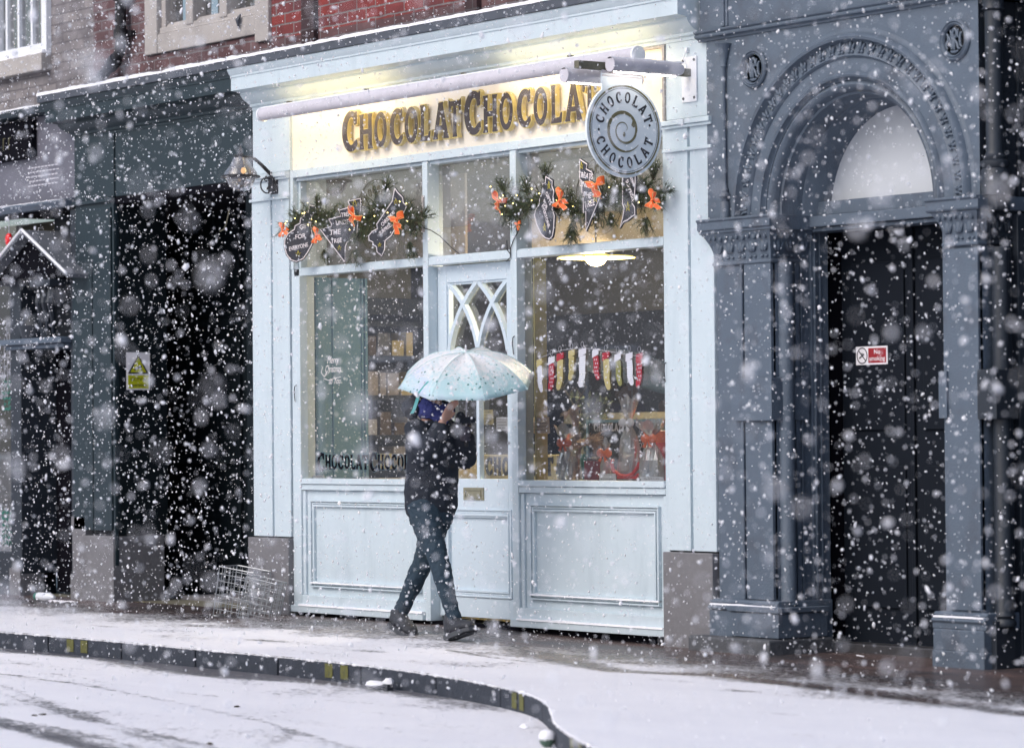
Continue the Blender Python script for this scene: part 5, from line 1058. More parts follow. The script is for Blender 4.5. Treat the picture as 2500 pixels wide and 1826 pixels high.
# ------------------------------------------------------------------ ribbon bows
def bow(px, py, y, s, rot, lab, small=False, seed=0):
    x, z = P(px, py, y); rnd = random.Random(seed); b = thing('ribbon_bow', (x, y, z-s*.9), lab, 'bow', 'red ribbon bows on the garlands')
    mb = MB(); ed = MB(); c = Vector((x, y, z))
    def strip(path, wd, twist):
        n = len(path); vs = []; ra = []; rb = []
        for i, (a, d, h) in enumerate(path):
            t = i/(n-1); ww = wd[i]; tw = twist*math.sin(3*t)
            ca, sa = math.cos(R(rot)), math.sin(R(rot)); p = Vector((a*ca-h*sa, d, a*sa+h*ca))*s
            a2, d2, h2 = path[min(i+1, n-1)]; a1, d1, h1 = path[max(i-1, 0)]; tg = Vector(((a2-a1)*ca-(h2-h1)*sa, d2-d1, (a2-a1)*sa+(h2-h1)*ca)).normalized()
            wv = Vector((-sa, -.25, ca)); wv = (wv-tg*wv.dot(tg)); wv = wv.normalized() if wv.length > .15 else Vector((ca, -.2, sa)); wv = (wv-tg*wv.dot(tg)).normalized(); wv = Matrix.Rotation(tw, 3, tg) @ wv
            q0, q1 = c+p-wv*ww*s/2, c+p+wv*ww*s/2; vs += [q0, q1]; ra.append(q0); rb.append(q1)
        mb.add(vs, [(2*i, 2*i+1, 2*i+3, 2*i+2) for i in range(n-1)]); ed.tube(ra, s*.018, 4); ed.tube(rb, s*.018, 4)
    for sg in (1, -1):
        ln = rnd.uniform(.8, 1.1); lift = rnd.uniform(.15, .45)
        strip([(sg*ln*math.sin(math.pi*t)**.8, -.12-.26*math.sin(2*math.pi*t), lift*math.sin(math.pi*t)) for t in [i/14 for i in range(15)]], [.16+.42*math.sin(math.pi*i/14) for i in range(15)], .25*sg)
        tl = rnd.uniform(.8, 1.25); sp_ = rnd.uniform(.15, .5)
        strip([(sg*(.04+sp_*t), -.12-.12*math.sin(5*t), -tl*t) for t in [i/8 for i in range(9)]], [.14+.30*min(1, i/4) for i in range(9)], .8*sg)
    mb.build('ribbon', M['ribbon'], b, smooth=True, ang=60); ed.build('wire_edge', M['ribbonedge'], b)
    k = MB(); k.blob((x, y-.012, z), (s*.16, s*.14, s*.16), 8, 6); k.build('knot', M['ribbon'], b, smooth=True)
bow(*k4(92, 668), -.16, .052, 80, 'red ribbon bow at the far hanging nearest the wall lantern', seed=1)
bow(*k4(430, 730), -.17, .050, 75, 'red ribbon bow between the bauble and tree chalkboards of the left garland', seed=2)
bow(*k4(815, 530), -.18, .075, -35, 'large red ribbon bow over the tree chalkboard of the left garland', seed=3)
bow(*k4(1245, 560), -.18, .075, 15, 'large red ribbon bow over the wavy chalkboard of the left garland', seed=4)
bow(*k5(190, 530), -.14, .070, -20, 'red ribbon bow at the left tip of the right garland', seed=5)
bow(*k5(890, 520), -.14, .065, 65, 'narrow red ribbon bow right of the bauble chalkboard of the right garland', seed=6)
bow(*k5(1310, 340), -.18, .080, 10, 'large red ribbon bow over the tree chalkboard of the right garland', seed=7)
bow(*k5(1955, 520), -.15, .062, 60, 'red ribbon bow at the right end of the right garland', seed=8)
bow(*k5(400, 790), -.12, .030, 10, 'tiny red ribbon hanging beneath the right garland beside the post', seed=9)

# ------------------------------------------------------------------ stockings stuck on the right window
ks = lambda x, y: (1220+x/2.752, 600+y/2.752)
SY = .054
socks = [((268, 805), (300, 985), 'w', 'g', .05, 'white patterned stocking sticker with gold cuff, leftmost on the string'), ((350, 790), (362, 975), 'r', 'w', .058, 'red dotted stocking sticker with white cuff, second from the left'), ((408, 765), (430, 970), 'g', 'r', .062, 'gold stocking sticker with red cuff, third from the left'), ((485, 745), (500, 905), 'o2', 'g', .055, 'thin striped stocking sticker with gold cuff, fourth from the left'), ((558, 735), (565, 952), 'w', 'w', .066, 'plain white stocking sticker, tallest on the string'),
         ((645, 740), (630, 903), 'r', 'w', .055, 'small red dotted stocking sticker with white cuff in the middle'), ((715, 760), (720, 970), 'g', 'r', .062, 'gold stocking sticker with snowflakes and red cuff right of the middle'), ((795, 770), (790, 943), 'o', 'w', .055, 'olive stocking sticker with white cuff, third from the right'), ((872, 765), (862, 940), 'w', 'w', .058, 'white striped stocking sticker, second from the right'), ((940, 770), (938, 952), 'rr', 'r', .055, 'pale red striped stocking sticker, rightmost on the string')]
fs_ = frame((0, SY, 0))
for i, (a, b_, cb, cc, wd, lab) in enumerate(socks):
    x0, z0 = P(*ks(*a), SY); x1, z1 = P(*ks(*b_), SY); h = z0-z1
    s = thing('stocking_sticker', ((x0+x1)/2, SY, z1), lab, 'stocking', 'stocking stickers on the right window')
    ct = {'w': 'sock_w', 'g': 'sock_g', 'r': 'sock_r', 'o': 'sock_o', 'o2': 'sock_g', 'rr': 'sock_r'}
    k = wd*.74; dirx = -1 if (b_[0]-a[0]) < 6 or i in (2, 3, 5, 9, 7) else 1
    dirx = {0: 1, 1: -1, 2: -1, 3: -1, 4: -1, 5: 1, 6: 1, 7: 1, 8: 1, 9: -1}[i]
    leg = [(-k/2, 0), (k/2, 0), (k*.62, -h*.35), (k*.55, -h*.62), (k*.72, -h*.80), (k*.75, -h*.93), (k*.5, -h), (k*.15, -h*.98), (-k*.15, -h*.84), (-k*.42, -h*.62), (-k*.42, -h*.3)]
    leg = [((x if dirx > 0 else -x)*1.25, z) for x, z in leg]
    mb = MB(); mb.plate(fs_, [(x0+x, z0+z) for x, z in leg], -.0008, .0018); mb.build('leg', M[ct[cb]], s)
    mb = MB(); mb.plate(fs_, [(x0+x*1.25, z0+z) for x, z in [(-k*.66, -.012), (k*.60, .010), (k*.62, .045), (-k*.60, .035)]], -.0008, .0030); mb.build('cuff', M[ct[cc]], s)
    mb = MB(); tw = [(x0+.02*q*math.sin(t)*abs(math.sin(t))*1.2, SY-.003, z0+.045+.045*abs(math.sin(t/2+.4))+.004*q) for q in (1,) for t in [2*math.pi*j/16 for j in range(17)]]
    for q in (-1, 1): mb.tube([(x0+q*.014*math.sin(t), SY-.003, z0+.045+.026*(1-math.cos(t))/2+.012*math.sin(t/2)) for t in [math.pi*2*j/10 for j in range(11)]], .0016, 4)
    mb.tube([(x0, SY-.003, z0+.046), (x0+.02, SY-.003, z0+.03), (x0+.026, SY-.003, z0+.038)], .0016, 4); mb.build('loop', M['sock_w'], s)
    mb = MB()
    if cb in ('r', 'rr'):
        for r_ in range(int(h/.024)-1):
            for q in range(2):
                t = (r_+1)*.024/h; xx = x0+(-.5+q*.9+(.45 if r_ % 2 else 0))*k*.5+dirx*k*.18*t; mb.plate(fs_, [(xx+.0042*math.cos(R(a_)), z0-.022-(r_)*.0235+.0065*math.sin(R(a_))) for a_ in range(0, 360, 45)], -.0006, .0030)
    elif i in (0, 3, 8, 4):
        for r_ in range(int(h/.013)-2): mb.plate(fs_, [(x0-k*.5, z0-.016-r_*.013), (x0+k*.5, z0-.014-r_*.013), (x0+k*.5, z0-.0165-r_*.013), (x0-k*.5, z0-.0185-r_*.013)], -.0006, .0030)
    else:
        for r_ in range(4): mb.plate(fs_, star(x0+dirx*k*.3*(r_ % 2), z0-h*.25-r_*h*.17, .009), -.0006, .0030)
    if mb.v: mb.build('pattern', M['sock_w'] if cb in ('r', 'g', 'o', 'rr') else M['sock_o' if i == 3 else 'signface'], s)
stx = [P(*ks(x, y), SY) for x, y in ((255, 800), (300, 775), (350, 755), (420, 735), (495, 724), (570, 722), (645, 728), (715, 740), (790, 752), (865, 768), (940, 775))]
st = thing('bunting_string', (3.1, SY, 1.7), 'thin white string sticker joining the stockings on the right window', 'string')
mb = MB(); mb.tube([(x, SY-.0035, z+.03) for x, z in stx], .0013, 4); mb.build('string', M['sock_w'], st)

# ------------------------------------------------------------------ goods behind the glass
DZ = .96
def bagpos(px, y): return P(px, 1160, y)[0]
def gift_bag(px, y, h, w_, lab, tie, body, seed=0, topflare=.09):
    x = bagpos(px, y); b = thing('gift_bag', (x, y, DZ), lab, 'gift bag', 'cellophane wrapped gifts in the right window'); rnd = random.Random(seed)
    mb = MB(); n = 18; prof = [(w_*.5, 0), (w_*.55, h*.12), (w_*.5, h*.35), (w_*.36, h*.52), (w_*.14, h*.66), (.012, h*.70), (w_*.10, h*.74), (topflare*.7, h*.86), (topflare, h)]
    vs = []
    for i in range(n):
        a = 2*math.pi*i/n
        for j, (r, z) in enumerate(prof):
            q = 1+rnd.uniform(-.14, .14)*(1 if j not in (5,) else 0); zz = z+(rnd.uniform(-.03, .03) if j == len(prof)-1 else 0); vs.append((x+r*q*math.cos(a), y+r*q*math.sin(a)*.7, DZ+zz))
    k = len(prof); mb.add(vs, [(i*k+j, i*k+j+1, ((i+1) % n)*k+j+1, ((i+1) % n)*k+j) for i in range(n) for j in range(k-1)]); mb.build('cellophane', M['cello'], b)
    mb = MB(); mb.blob((x, y-.01, DZ+h*.70), (.022, .018, .018), 8, 5)
    for sg in (1, -1): mb.blob((x+sg*.038, y-.02, DZ+h*.705), (.038, .014, .028), 8, 5); mb.plate(frame((x, y-.03, DZ+h*.70)), [(0, 0), (sg*.045, -.045), (sg*.02, -.055)], .003)
    mb.build('ribbon', tie, b, smooth=True)
    mb = MB()
    if body == 'figure':   # little moulded figure
        mb.lathe([(0, 0), (w_*.30, .0), (w_*.33, h*.15), (w_*.26, h*.30), (w_*.14, h*.36), (w_*.17, h*.42), (w_*.15, h*.49), (w_*.05, h*.55), (0, h*.56)], (x, y, DZ+.004), 12)
        for sg in (1, -1): mb.blob((x+sg*w_*.27, y-.02, DZ+h*.22), (.018, .018, h*.10), 8, 6)
    elif body == 'pile':
        for i in range(16): mb.blob((x+rnd.uniform(-.3, .3)*w_, y+rnd.uniform(-.2, .2)*w_, DZ+.02+rnd.random()*h*.3), .018, 7, 5)
    else:
        mb.lathe([(0, 0), (w_*.2, 0), (w_*.42, h*.10), (w_*.40, h*.2), (w_*.30, h*.28), (0, h*.30)], (x, y, DZ+.01), 14)
    mb.build('contents', M['foil'] if body != 'pile' else M['red'], b, smooth=True)
    if body == 'figure':
        mb = MB(); mb.lathe([(w_*.34, h*.13), (w_*.35, h*.15), (w_*.34, h*.17)], (x, y, DZ), 12); mb.lathe([(w_*.18, h*.39), (w_*.185, h*.41), (w_*.17, h*.43)], (x, y, DZ), 12); mb.build('icing_band', M['white'], b)
gift_bag(1384, .20, .33, .15, 'cellophane gift bag with an orange bow, leftmost in the right window', M['ribbon'], 'figure', 1)
gift_bag(1537, .24, .50, .17, 'tallest cellophane gift bag with a thin white tie in the right window', M['white'], 'pot', 2, .075)
gift_bag(1591, .16, .36, .17, 'cellophane gift bag with a wide orange bow beside the right post', M['ribbon'], 'figure', 3, .11)
gift_bag(1482, .22, .24, .10, 'small red gift bag with an oval tag in the right window', M['ribbon'], 'pile', 4, .03)
rb1 = MB(); x = bagpos(1625, .34); t_ = thing('gift_box', (x, .34, DZ), 'large bright red gift box behind the rightmost gift bag', 'gift box'); rb1.box(x-.13, x+.18, .28, .42, DZ, DZ+.30); rb1.build('box', M['red'], t_, bevel=.004); mb = MB(); mb.box(x-.133, x+.183, .277, .423, DZ+.23, DZ+.302); mb.build('lid', M['ribbon'], t_, bevel=.004)
x = bagpos(1453, .26); t_ = thing('gift_box', (x, .26, DZ), 'dark red box of chocolates low in the right window', 'gift box'); mb = MB(); mb.box(x-.06, x+.07, .22, .30, DZ, DZ+.12); mb.build('box', mat('crimson', (.22, .01, .03), .4, .1, 10, .05, 50), t_, bevel=.003); mb = MB()
for i in range(5): mb.blob((x-.04+.022*i, .24, DZ+.13), .013, 7, 5)
mb.build('chocolates', M['choc'], t_, smooth=True)
# a sledge-like red tray under the tall bag
x = bagpos(1540, .20); t_ = thing('red_sleigh', (x, .20, DZ), 'curved red sleigh tray beneath the tall gift bag', 'sleigh'); mb = MB()
pts = [(x-.13, .20, DZ+.13), (x-.14, .20, DZ+.10), (x-.12, .20, DZ+.06), (x-.06, .20, DZ+.035), (x, .20, DZ+.03), (x+.06, .20, DZ+.04), (x+.11, .20, DZ+.08), (x+.13, .20, DZ+.11)]
for yy in (.165, .235): mb.tube([(p[0], yy, p[2]) for p in pts], .012, 6)
mb.build('runner', M['red'], t_, smooth=True); mb = MB(); mb.box(x-.10, x+.10, .17, .23, DZ+.012, DZ+.03); mb.build('seat', M['red'], t_, bevel=.003)
# straw reindeer
x = bagpos(1405, .45); t_ = thing('straw_reindeer', (x, .45, DZ), 'straw reindeer standing in the right window among the gift bags', 'reindeer'); rnd = random.Random(6); mb = MB()
def bundle(a, b, r, n, sp=.4):
    a, b = Vector(a), Vector(b)
    for i in range(n):
        o = Vector((rnd.gauss(0, r), rnd.gauss(0, r), rnd.gauss(0, r))); o2 = Vector((rnd.gauss(0, r), rnd.gauss(0, r), rnd.gauss(0, r)))*1.2; m_ = (a+b)/2+(o+o2)*.35; mb.tube([a+o, m_, b+o2], .0022, 3, False)
bundle((x-.02, .45, DZ+.22), (x+.24, .45, DZ+.24), .022, 60); bundle((x+.02, .45, DZ+.24), (x-.01, .45, DZ+.44), .016, 36); bundle((x+.03, .45, DZ+.45), (x-.10, .45, DZ+.40), .013, 26)
for q in (-.01, .03): bundle((x+q, .43+q, DZ+.22), (x-.02+q, .42+q, DZ), .010, 16)
for q in (.20, .23): bundle((x+q, .44, DZ+.22), (x+q+.03, .44, DZ), .010, 16)
bundle((x+.24, .45, DZ+.24), (x+.31, .45, DZ+.20), .010, 12)
mb.build('body', M['straw'], t_); mb = MB()
for sg in (1, -1):
    mb.tube([(x, .45, DZ+.45), (x+sg*.03, .45+sg*.02, DZ+.52), (x+sg*.08, .45+sg*.03, DZ+.58), (x+sg*.07, .45, DZ+.62)], .005, 5); mb.tube([(x+sg*.04, .45+sg*.02, DZ+.53), (x+sg*.01, .45, DZ+.58)], .004, 5)
mb.build('antlers', M['twig'], t_)
# evergreen sprig pot behind
x = P(1440, 1080, .7)[0]; t_ = thing('potted_sprig', (x, .7, DZ), 'dark evergreen sprig with pale leaves behind the straw reindeer', 'plant'); mb = MB(); rnd = random.Random(9)
for i in range(260):
    a = rnd.random()*6.28; r = rnd.random()**.5*.13; z = DZ+.18+rnd.random()*.34; c = Vector((x+r*math.cos(a), .7+r*math.sin(a), z)); d = Vector((rnd.gauss(0, 1), rnd.gauss(0, 1), rnd.gauss(0, 1)+.5)).normalized(); u = d.orthogonal().normalized(); mb.k = 0 if rnd.random() < .7 else 1; mb.add([c, c+d*.03+u*.010, c+d*.055, c+d*.03-u*.010], [(0, 1, 2, 3)])
mb.build('leaves', [M['needle'], M['needle2']], t_); mb = MB(); mb.lathe([(0, 0), (.05, 0), (.065, .14), (.07, .16), (0, .15)], (x, .7, DZ), 14); mb.tube([(x, .7, DZ+.1), (x, .7, DZ+.4)], .006, 5); mb.build('pot', M['leafgreen'], t_)
# cards
def card(px0, px1, py0, py1, y, m, lab, name='price_card', lines=4, skew=0):
    x0, z0 = P(px0, py0, y); x1, z1 = P(px1, py1, y); z0 = max(z0, DZ+.002) if z0 < DZ else z0; lo, hi = min(z0, z1), max(z0, z1)
    t_ = thing(name, ((x0+x1)/2, y, lo), lab, 'card'); f_ = frame((x0, y, lo)); mb = MB(); W_, H_ = x1-x0, hi-lo; mb.plate(f_, [(-skew*W_*.0, 0), (W_, 0), (W_*.95, H_), (0, H_)], .003); mb.build('card', m, t_)
    mb = MB(); rnd = random.Random(px0)
    for i in range(lines):
        zz = H_*(.82-.62*i/max(1, lines-1)) if lines > 1 else H_*.5; xx = W_*.10
        while xx < W_*rnd.uniform(.75, .88): l = rnd.uniform(.02, .07)*W_*1.3; mb.plate(f_, [(xx, zz), (xx+l, zz), (xx+l, zz+.0035), (xx, zz+.0035)], .0006, .0035); xx += l+.006
    mb.build('handwriting', M['twig'], t_)
card(1300, 1343, 1058, 1018, .14, M['peach'], 'peach handwritten card hanging at the left of the right window')
card(1175, 1205, 1037, 1000, .16, M['yellowcard'], 'yellow handwritten card behind the door glass')
card(1213, 1242, 1052, 1018, .16, M['white'], 'white handwritten card behind the door glass')
card(1464, 1505, 1174, 1156, .10, M['white'], 'small white price card below the red gift bag', lines=2)
card(1566, 1622, 1175, 1164, .10, M['white'], 'long white price card in the right corner of the right window', lines=1)
card(751, 793, 1170, 1160, .10, M['white'], 'long white price card in the left corner of the left window', lines=1)
x, z = P(1310, 1045, .14); mb = MB()
# cream banner box with big letters
bx0, _ = P(1105, 1140, .45); bx1, bz = P(1360, 1172, .45); t_ = thing('display_box', ((bx0+bx1)/2, .45, .955), 'long cream display box with dark capitals behind the door and right window', 'display box')
zt = P(1330, 1110, .45)[1]; mb = MB(); mb.box(bx0, bx1, .45, .60, .955, zt); mb.build('box', M['yellowcard'], t_, bevel=.003)
mb = MB(); fb_ = frame((0, .449, 0)); xl = P(1186, 1140, .449)[0]; stp = (P(1354, 1140, .449)[0]-xl)/8
for i, ch in enumerate('CHOCOLAT'): glyph(mb, ch, fb_, xl+stp*i, .985, stp*.82, .115, .001, .003, .001)
mb.build('box_lettering', M['signink'], t_)
# interior chalkboard
cx0, cz0 = P(1440, 1160, .62); cx1, cz1 = P(1612, 1030, .62); t_ = thing('chalkboard', ((cx0+cx1)/2, .62, .95), 'dark menu chalkboard standing inside behind the gift bags', 'chalkboard'); mb = MB(); mb.box(cx0, cx1, .62, .64, .95, cz1); mb.build('board', M['tealdeep'], t_); mb = MB(); mb.box(cx0-.02, cx0, .61, .65, .95, cz1+.02); mb.box(cx1, cx1+.02, .61, .65, .95, cz1+.02); mb.box(cx0, cx1, .61, .65, cz1, cz1+.02); mb.build('board_frame', M['panelteal'], t_)
mb = MB(); f_ = frame((0, .618, 0)); W_ = cx1-cx0; xx = P(1450, 1045, .618); h_ = .05
for i, ch in enumerate('CHOCOLAT'): glyph(mb, ch, f_, xx[0]+i*.036, xx[1]-.02, .03, .05, .001)
a = P(1570, 1068, .618); text(mb, 'CHRIS', f_, .035, a[0], a[1]-.02, .001, .1, .9); a = P(1562, 1082, .618); text(mb, 'HOT', f_, .035, a[0], a[1]-.03, .001, .1, .9); mb.build('chalk_lettering', M['insidegrey'], t_)
# shelves in the left window
t_ = thing('shelf_unit', (-.3, .9, .03), 'shelf unit of boxes inside the left window behind the teal panel', 'shelf unit'); mb = MB(); mb.box(-.44, -.16, .56, .60, .03, 2.2); mb.box(-.44, -.16, 1.24, 1.28, .03, 2.2); mb.box(-.445, -.43, .60, 1.24, .03, 2.2)
zz_ = [.6, .98, 1.22, 1.50, 1.78, 2.02]
for z in zz_: mb.box(-.43, -.16, .60, 1.24, z, z+.035)
mb.box(-.16, -.13, .56, 1.28, 2.10, 2.22)
mb.build('frame', M['greydark'], t_, bevel=.003); rnd = random.Random(3)
for z in zz_[:-1]:
    y = .62; mb = MB()
    while y < 1.14:
        w_ = rnd.uniform(.05, .11); h_ = rnd.uniform(.07, .17); mb.k = rnd.randrange(5); mb.box(-.38, -.19, y, y+w_, z+.036, z+.036+h_); y += w_+rnd.uniform(.004, .03)
    mb.build('stacked_boxes', [M['foil'], M['insidegrey'], M['wood'], M['stone'], M['yellowcard']], t_, bevel=.002)
# pendant lamp
x, z = P(1455, 628, .9); t_ = thing('pendant_lamp', (x, .9, z-.03), 'lit pendant lamp with a flat disc shade inside the right window', 'pendant lamp')
mb = MB(); mb.lathe([(.03, .03), (.10, .012), (.24, .004), (.255, -.006), (.24, -.001), (.10, .004)], (x, .9, z), 32); mb.build('lamp_shade', M['lampshade'], t_, smooth=True)
mb = MB(); mb.blob((x, .9, z-.006), (.072, .072, .052), 16, 8); mb.build('bulb', emis('pendant_bulb', (1, .74, .36), 9), t_, smooth=True); mb = MB(); mb.tube([(x, .9, z), (x, .9, 3.1)], .005, 6); mb.build('cord', M['iron'], t_)
ld = bpy.data.lights.new('pendant_light', 'POINT'); ld.energy = 85; ld.color = (1, .84, .62); ld.shadow_soft_size = .08; lo = bpy.data.objects.new('pendant_light', ld); col.objects.link(lo); lo.parent = t_; lo.location = (0, 0, -.10)

# ------------------------------------------------------------------ on the pavement
def cage(name, lab, c, rotz, tilt, sz):
    """wire basket: sz=(w,d,h), tilted about its lower edge"""
    t_ = thing(name, c, lab, 'wire crate', 'wire crates leaning by the plinth'); Mx = Matrix.Translation(c) @ Matrix.Rotation(rotz, 4, 'Z') @ Matrix.Rotation(tilt, 4, 'Y'); w_, d_, h_ = sz
    T = lambda x, y, z: Mx @ Vector((x, y, z))
    mb = MB(); r = .0042
    for z in (0, h_): mb.tube([T(*p) for p in ((0, 0, z), (w_, 0, z), (w_, d_, z), (0, d_, z), (0, 0, z))], r, 5)
    for p in ((0, 0), (w_, 0), (w_, d_), (0, d_)): mb.tube([T(*p, 0), T(*p, h_)], r, 5)
    mb.build('frame', M['wire'], t_); mb = MB(); r = .0026
    nx, nz, ny = 6, 7, 5
    for i in range(1, nx):
        x = w_*i/nx
        for y in (0, d_): mb.tube([T(x, y, 0), T(x, y, h_)], r, 4)
        mb.tube([T(x, 0, 0), T(x, d_, 0)], r, 4)
    for i in range(1, ny):
        y = d_*i/ny
        for x in (0, w_): mb.tube([T(x, y, 0), T(x, y, h_)], r, 4)
    for i in range(1, nz):
        z = h_*i/nz; mb.tube([T(0, 0, z), T(w_, 0, z), T(w_, d_, z), T(0, d_, z), T(0, 0, z)], r, 4)
    mb.build('wire_mesh', M['wire'], t_); return t_
zg = .026
cage('wire_crate', 'open wire crate leaning in front of the dark lobby opening', (-.38, -.42, zg), R(28), R(9), (.27, .24, .34))
cage('wire_crate', 'smaller wire crate leaning against the granite plinth of the blue shopfront', (-.06, -.42, zg), R(38), R(13), (.22, .22, .28))
def leaf_(x, y, z, s, rot, lab, m='leafdead'):
    t_ = thing('fallen_leaf', (x, y, z), lab, 'leaf'); mb = MB(); pts = [(0, 0), (.35, .25), (.5, .7), (.25, 1.0), (0, 1.35), (-.25, 1.0), (-.5, .7), (-.35, .25)]
    mb.add([(x+(a*math.cos(rot)-b*math.sin(rot))*s, y+(a*math.sin(rot)+b*math.cos(rot))*s, z+.012+.25*s*abs(a)) for a, b in pts], [tuple(range(8))]); mb.build('blade', M[m], t_)
M['leafdead'] = mat('dead_leaf', (.32, .27, .08), .7, .3, 20, .1, 50)
a = G(590, 1487, zg); leaf_(a[0], a[1], zg, .07, .8, 'yellow fallen leaf lying inside the wire crate')
a = G(352, 1474, .02); leaf_(a[0], a[1], .02, .05, 2.0, 'yellow green fallen leaf by the granite plinth of the dark lobby')
# litter
x, y = G(112, 1466, .03); t_ = thing('plastic_bottle', (x, y, .03), 'pale plastic bottle lying on the pavement at the far left', 'bottle'); mb = MB(); ax_ = Vector((math.cos(.2), math.sin(.2), 0)); c = Vector((x, y, .06)); mb.tube([c-ax_*.09, c-ax_*.085, c+ax_*.05, c+ax_*.08, c+ax_*.10], [.028, .032, .032, .014, .012], 12); mb.build('bottle', M['whitepaint'], t_, smooth=True); mb = MB(); mb.tube([c-ax_*.115, c-ax_*.088], .030, 10); mb.build('cap', M['leafgreen'], t_)
x, y = G(142, 1472, .02); t_ = thing('paper_litter', (x, y, .02), 'crumpled white paper strip beside the plastic bottle', 'litter'); mb = MB(); rnd = random.Random(3); vs = []
for i in range(12):
    for j in range(3): vs.append((x-.16+.035*i, y-.03+.03*j+.01*math.sin(i), .025+.02*rnd.random()))
mb.add(vs, [(i*3+j, i*3+j+1, i*3+j+4, i*3+j+3) for i in range(11) for j in range(2)]); mb.build('paper', M['white'], t_)
x, y = G(931, 1683, -.1); t_ = thing('snowy_debris', (x, y, -.1), 'snow covered lump of litter lying in the gutter by the kerb', 'litter'); mb = MB()
mb.plate((Vector((x-.06, y-.04, -.09)), Vector((1, .1, 0)).normalized(), Vector((.1, .8, .35)).normalized(), Vector((0, -.3, .9)).normalized()), [(0, 0), (.10, -.02), (.13, .04), (.08, .09), (.02, .06)], .012); mb.box(x+.03, x+.07, y-.01, y+.03, -.1, -.06); mb.build('litter', M['slate'], t_, bevel=.003)
mb = MB(); mb.blob((x-.03, y-.01, -.075), (.08, .045, .022), 12, 6, .2, .2, 4); mb.blob((x+.05, y+.01, -.055), (.035, .03, .018), 10, 6, 0, .2, 5); mb.build('snow', M['snow'], t_, smooth=True)
x, y = G(1336, 1824, -.1); t_ = thing('snow_topped_ball', (x, y, -.1), 'small green ball capped with snow against the kerb bend', 'ball'); mb = MB(); mb.blob((x, y, -.064), .036, 16, 10); mb.build('ball', mat('ball_green', (.05, .10, .07), .3, .3, 12, .1, 50), t_, smooth=True); mb = MB(); mb.blob((x, y, -.056), (.038, .038, .034), 14, 8, 0, .03); mb.build('snow', M['snow'], t_, smooth=True)
x, y = G(1281, 1777, -.1); t_ = thing('paper_scrap', (x, y, -.1), 'tiny crumpled white scrap lying on the snowy road', 'litter'); mb = MB(); mb.blob((x, y, -.092), (.025, .012, .012), 8, 5, 0, .4, 3); mb.blob((x-.03, y, -.095), (.012, .01, .008), 6, 4, 0, .4, 4); mb.build('scrap', M['snow'], t_)
x, y = G(2100, 1604, .01); t_ = thing('white_stick', (x, y, .01), 'short white stick lying on the wet paving before the arched doorway', 'litter'); mb = MB(); mb.tube([(x-.05, y+.02, .018), (x+.05, y-.02, .018)], .004, 6); mb.build('stick', M['white'], t_)
for i, (px, py) in enumerate(((84, 1748), (105, 1746), (577, 1727), (513, 1817))):
    x, y = G(px, py, -.1); t_ = thing('dead_leaf', (x, y, -.097), ('dark leaf on the snowy road, leftmost of three near the tyre tracks', 'dark leaf on the snowy road just right of a similar leaf', 'thin dark twig leaf on open snow in the road', 'dark leaf on the snowy road at the bottom edge')[i], 'leaf'); mb = MB(); mb.blob((x, y, -.094), (.022, .012, .005), 8, 4, i, .35, i); mb.build('leaf', M['twig'], t_)
# ------------------------------------------------------------------ person walking right
PY = -.68
def J(px, py, y): x, z = P(px, py, y); return Vector((x, y, z))
cR, cH = _ri.copy(), Vector((-fw.x, -fw.y, 0)).normalized()      # image right, towards the camera (level)
def fabric(name, c, rough=.8, var=.25, fold=.35, fscale=9, sheen=.0, st=(1, 1, 2.2)):
    m, t, p = _mat(name); N = t.nodes; L = t.links; tc = N.new('ShaderNodeTexCoord'); mp = N.new('ShaderNodeMapping'); mp.inputs['Scale'].default_value = st; L.new(tc.outputs['Object'], mp.inputs[0])
    n1 = N.new('ShaderNodeTexNoise'); n1.inputs['Scale'].default_value = 7; n1.inputs['Detail'].default_value = 8; L.new(mp.outputs[0], n1.inputs['Vector'])
    mx = N.new('ShaderNodeMix'); mx.data_type = 'RGBA'; mx.inputs['A'].default_value = (*[q*(1-var) for q in c], 1); mx.inputs['B'].default_value = (*[q*(1+var) for q in c], 1); L.new(n1.outputs['Fac'], mx.inputs['Factor']); L.new(mx.outputs['Result'], p.inputs['Base Color'])
    n2 = N.new('ShaderNodeTexNoise'); n2.inputs['Scale'].default_value = fscale; n2.inputs['Detail'].default_value = 3; n2.inputs['Distortion'].default_value = 1.2; L.new(mp.outputs[0], n2.inputs['Vector'])
    n3 = N.new('ShaderNodeTexNoise'); n3.inputs['Scale'].default_value = 300; L.new(tc.outputs['Object'], n3.inputs['Vector'])
    b = N.new('ShaderNodeBump'); b.inputs['Strength'].default_value = fold; b.inputs['Distance'].default_value = .03; L.new(n2.outputs['Fac'], b.inputs['Height'])
    b2 = N.new('ShaderNodeBump'); b2.inputs['Strength'].default_value = .25; b2.inputs['Distance'].default_value = .002; L.new(n3.outputs['Fac'], b2.inputs['Height']); L.new(b.outputs[0], b2.inputs['Normal']); L.new(b2.outputs[0], p.inputs['Normal'])
    p.inputs['Roughness'].default_value = rough; return m
M['coat'] = fabric('black_jacket', (.008, .013, .024), .8)
M['jeans'] = fabric('blue_jeans', (.013, .032, .052), .8, .18, .5, 14, st=(1, 1, 1.6))
M['scarf'] = fabric('blue_scarf', (.045, .055, .22), .9, .3, .8, 22)
M['glove'] = fabric('grey_glove', (.06, .055, .075), .9)
M['shoe'] = fabric('dark_shoe', (.03, .033, .042), .6, .3, .4, 30)
M['sole'] = mat('shoe_sole', (.06, .065, .075), .7, .3, 40, .4, 80)
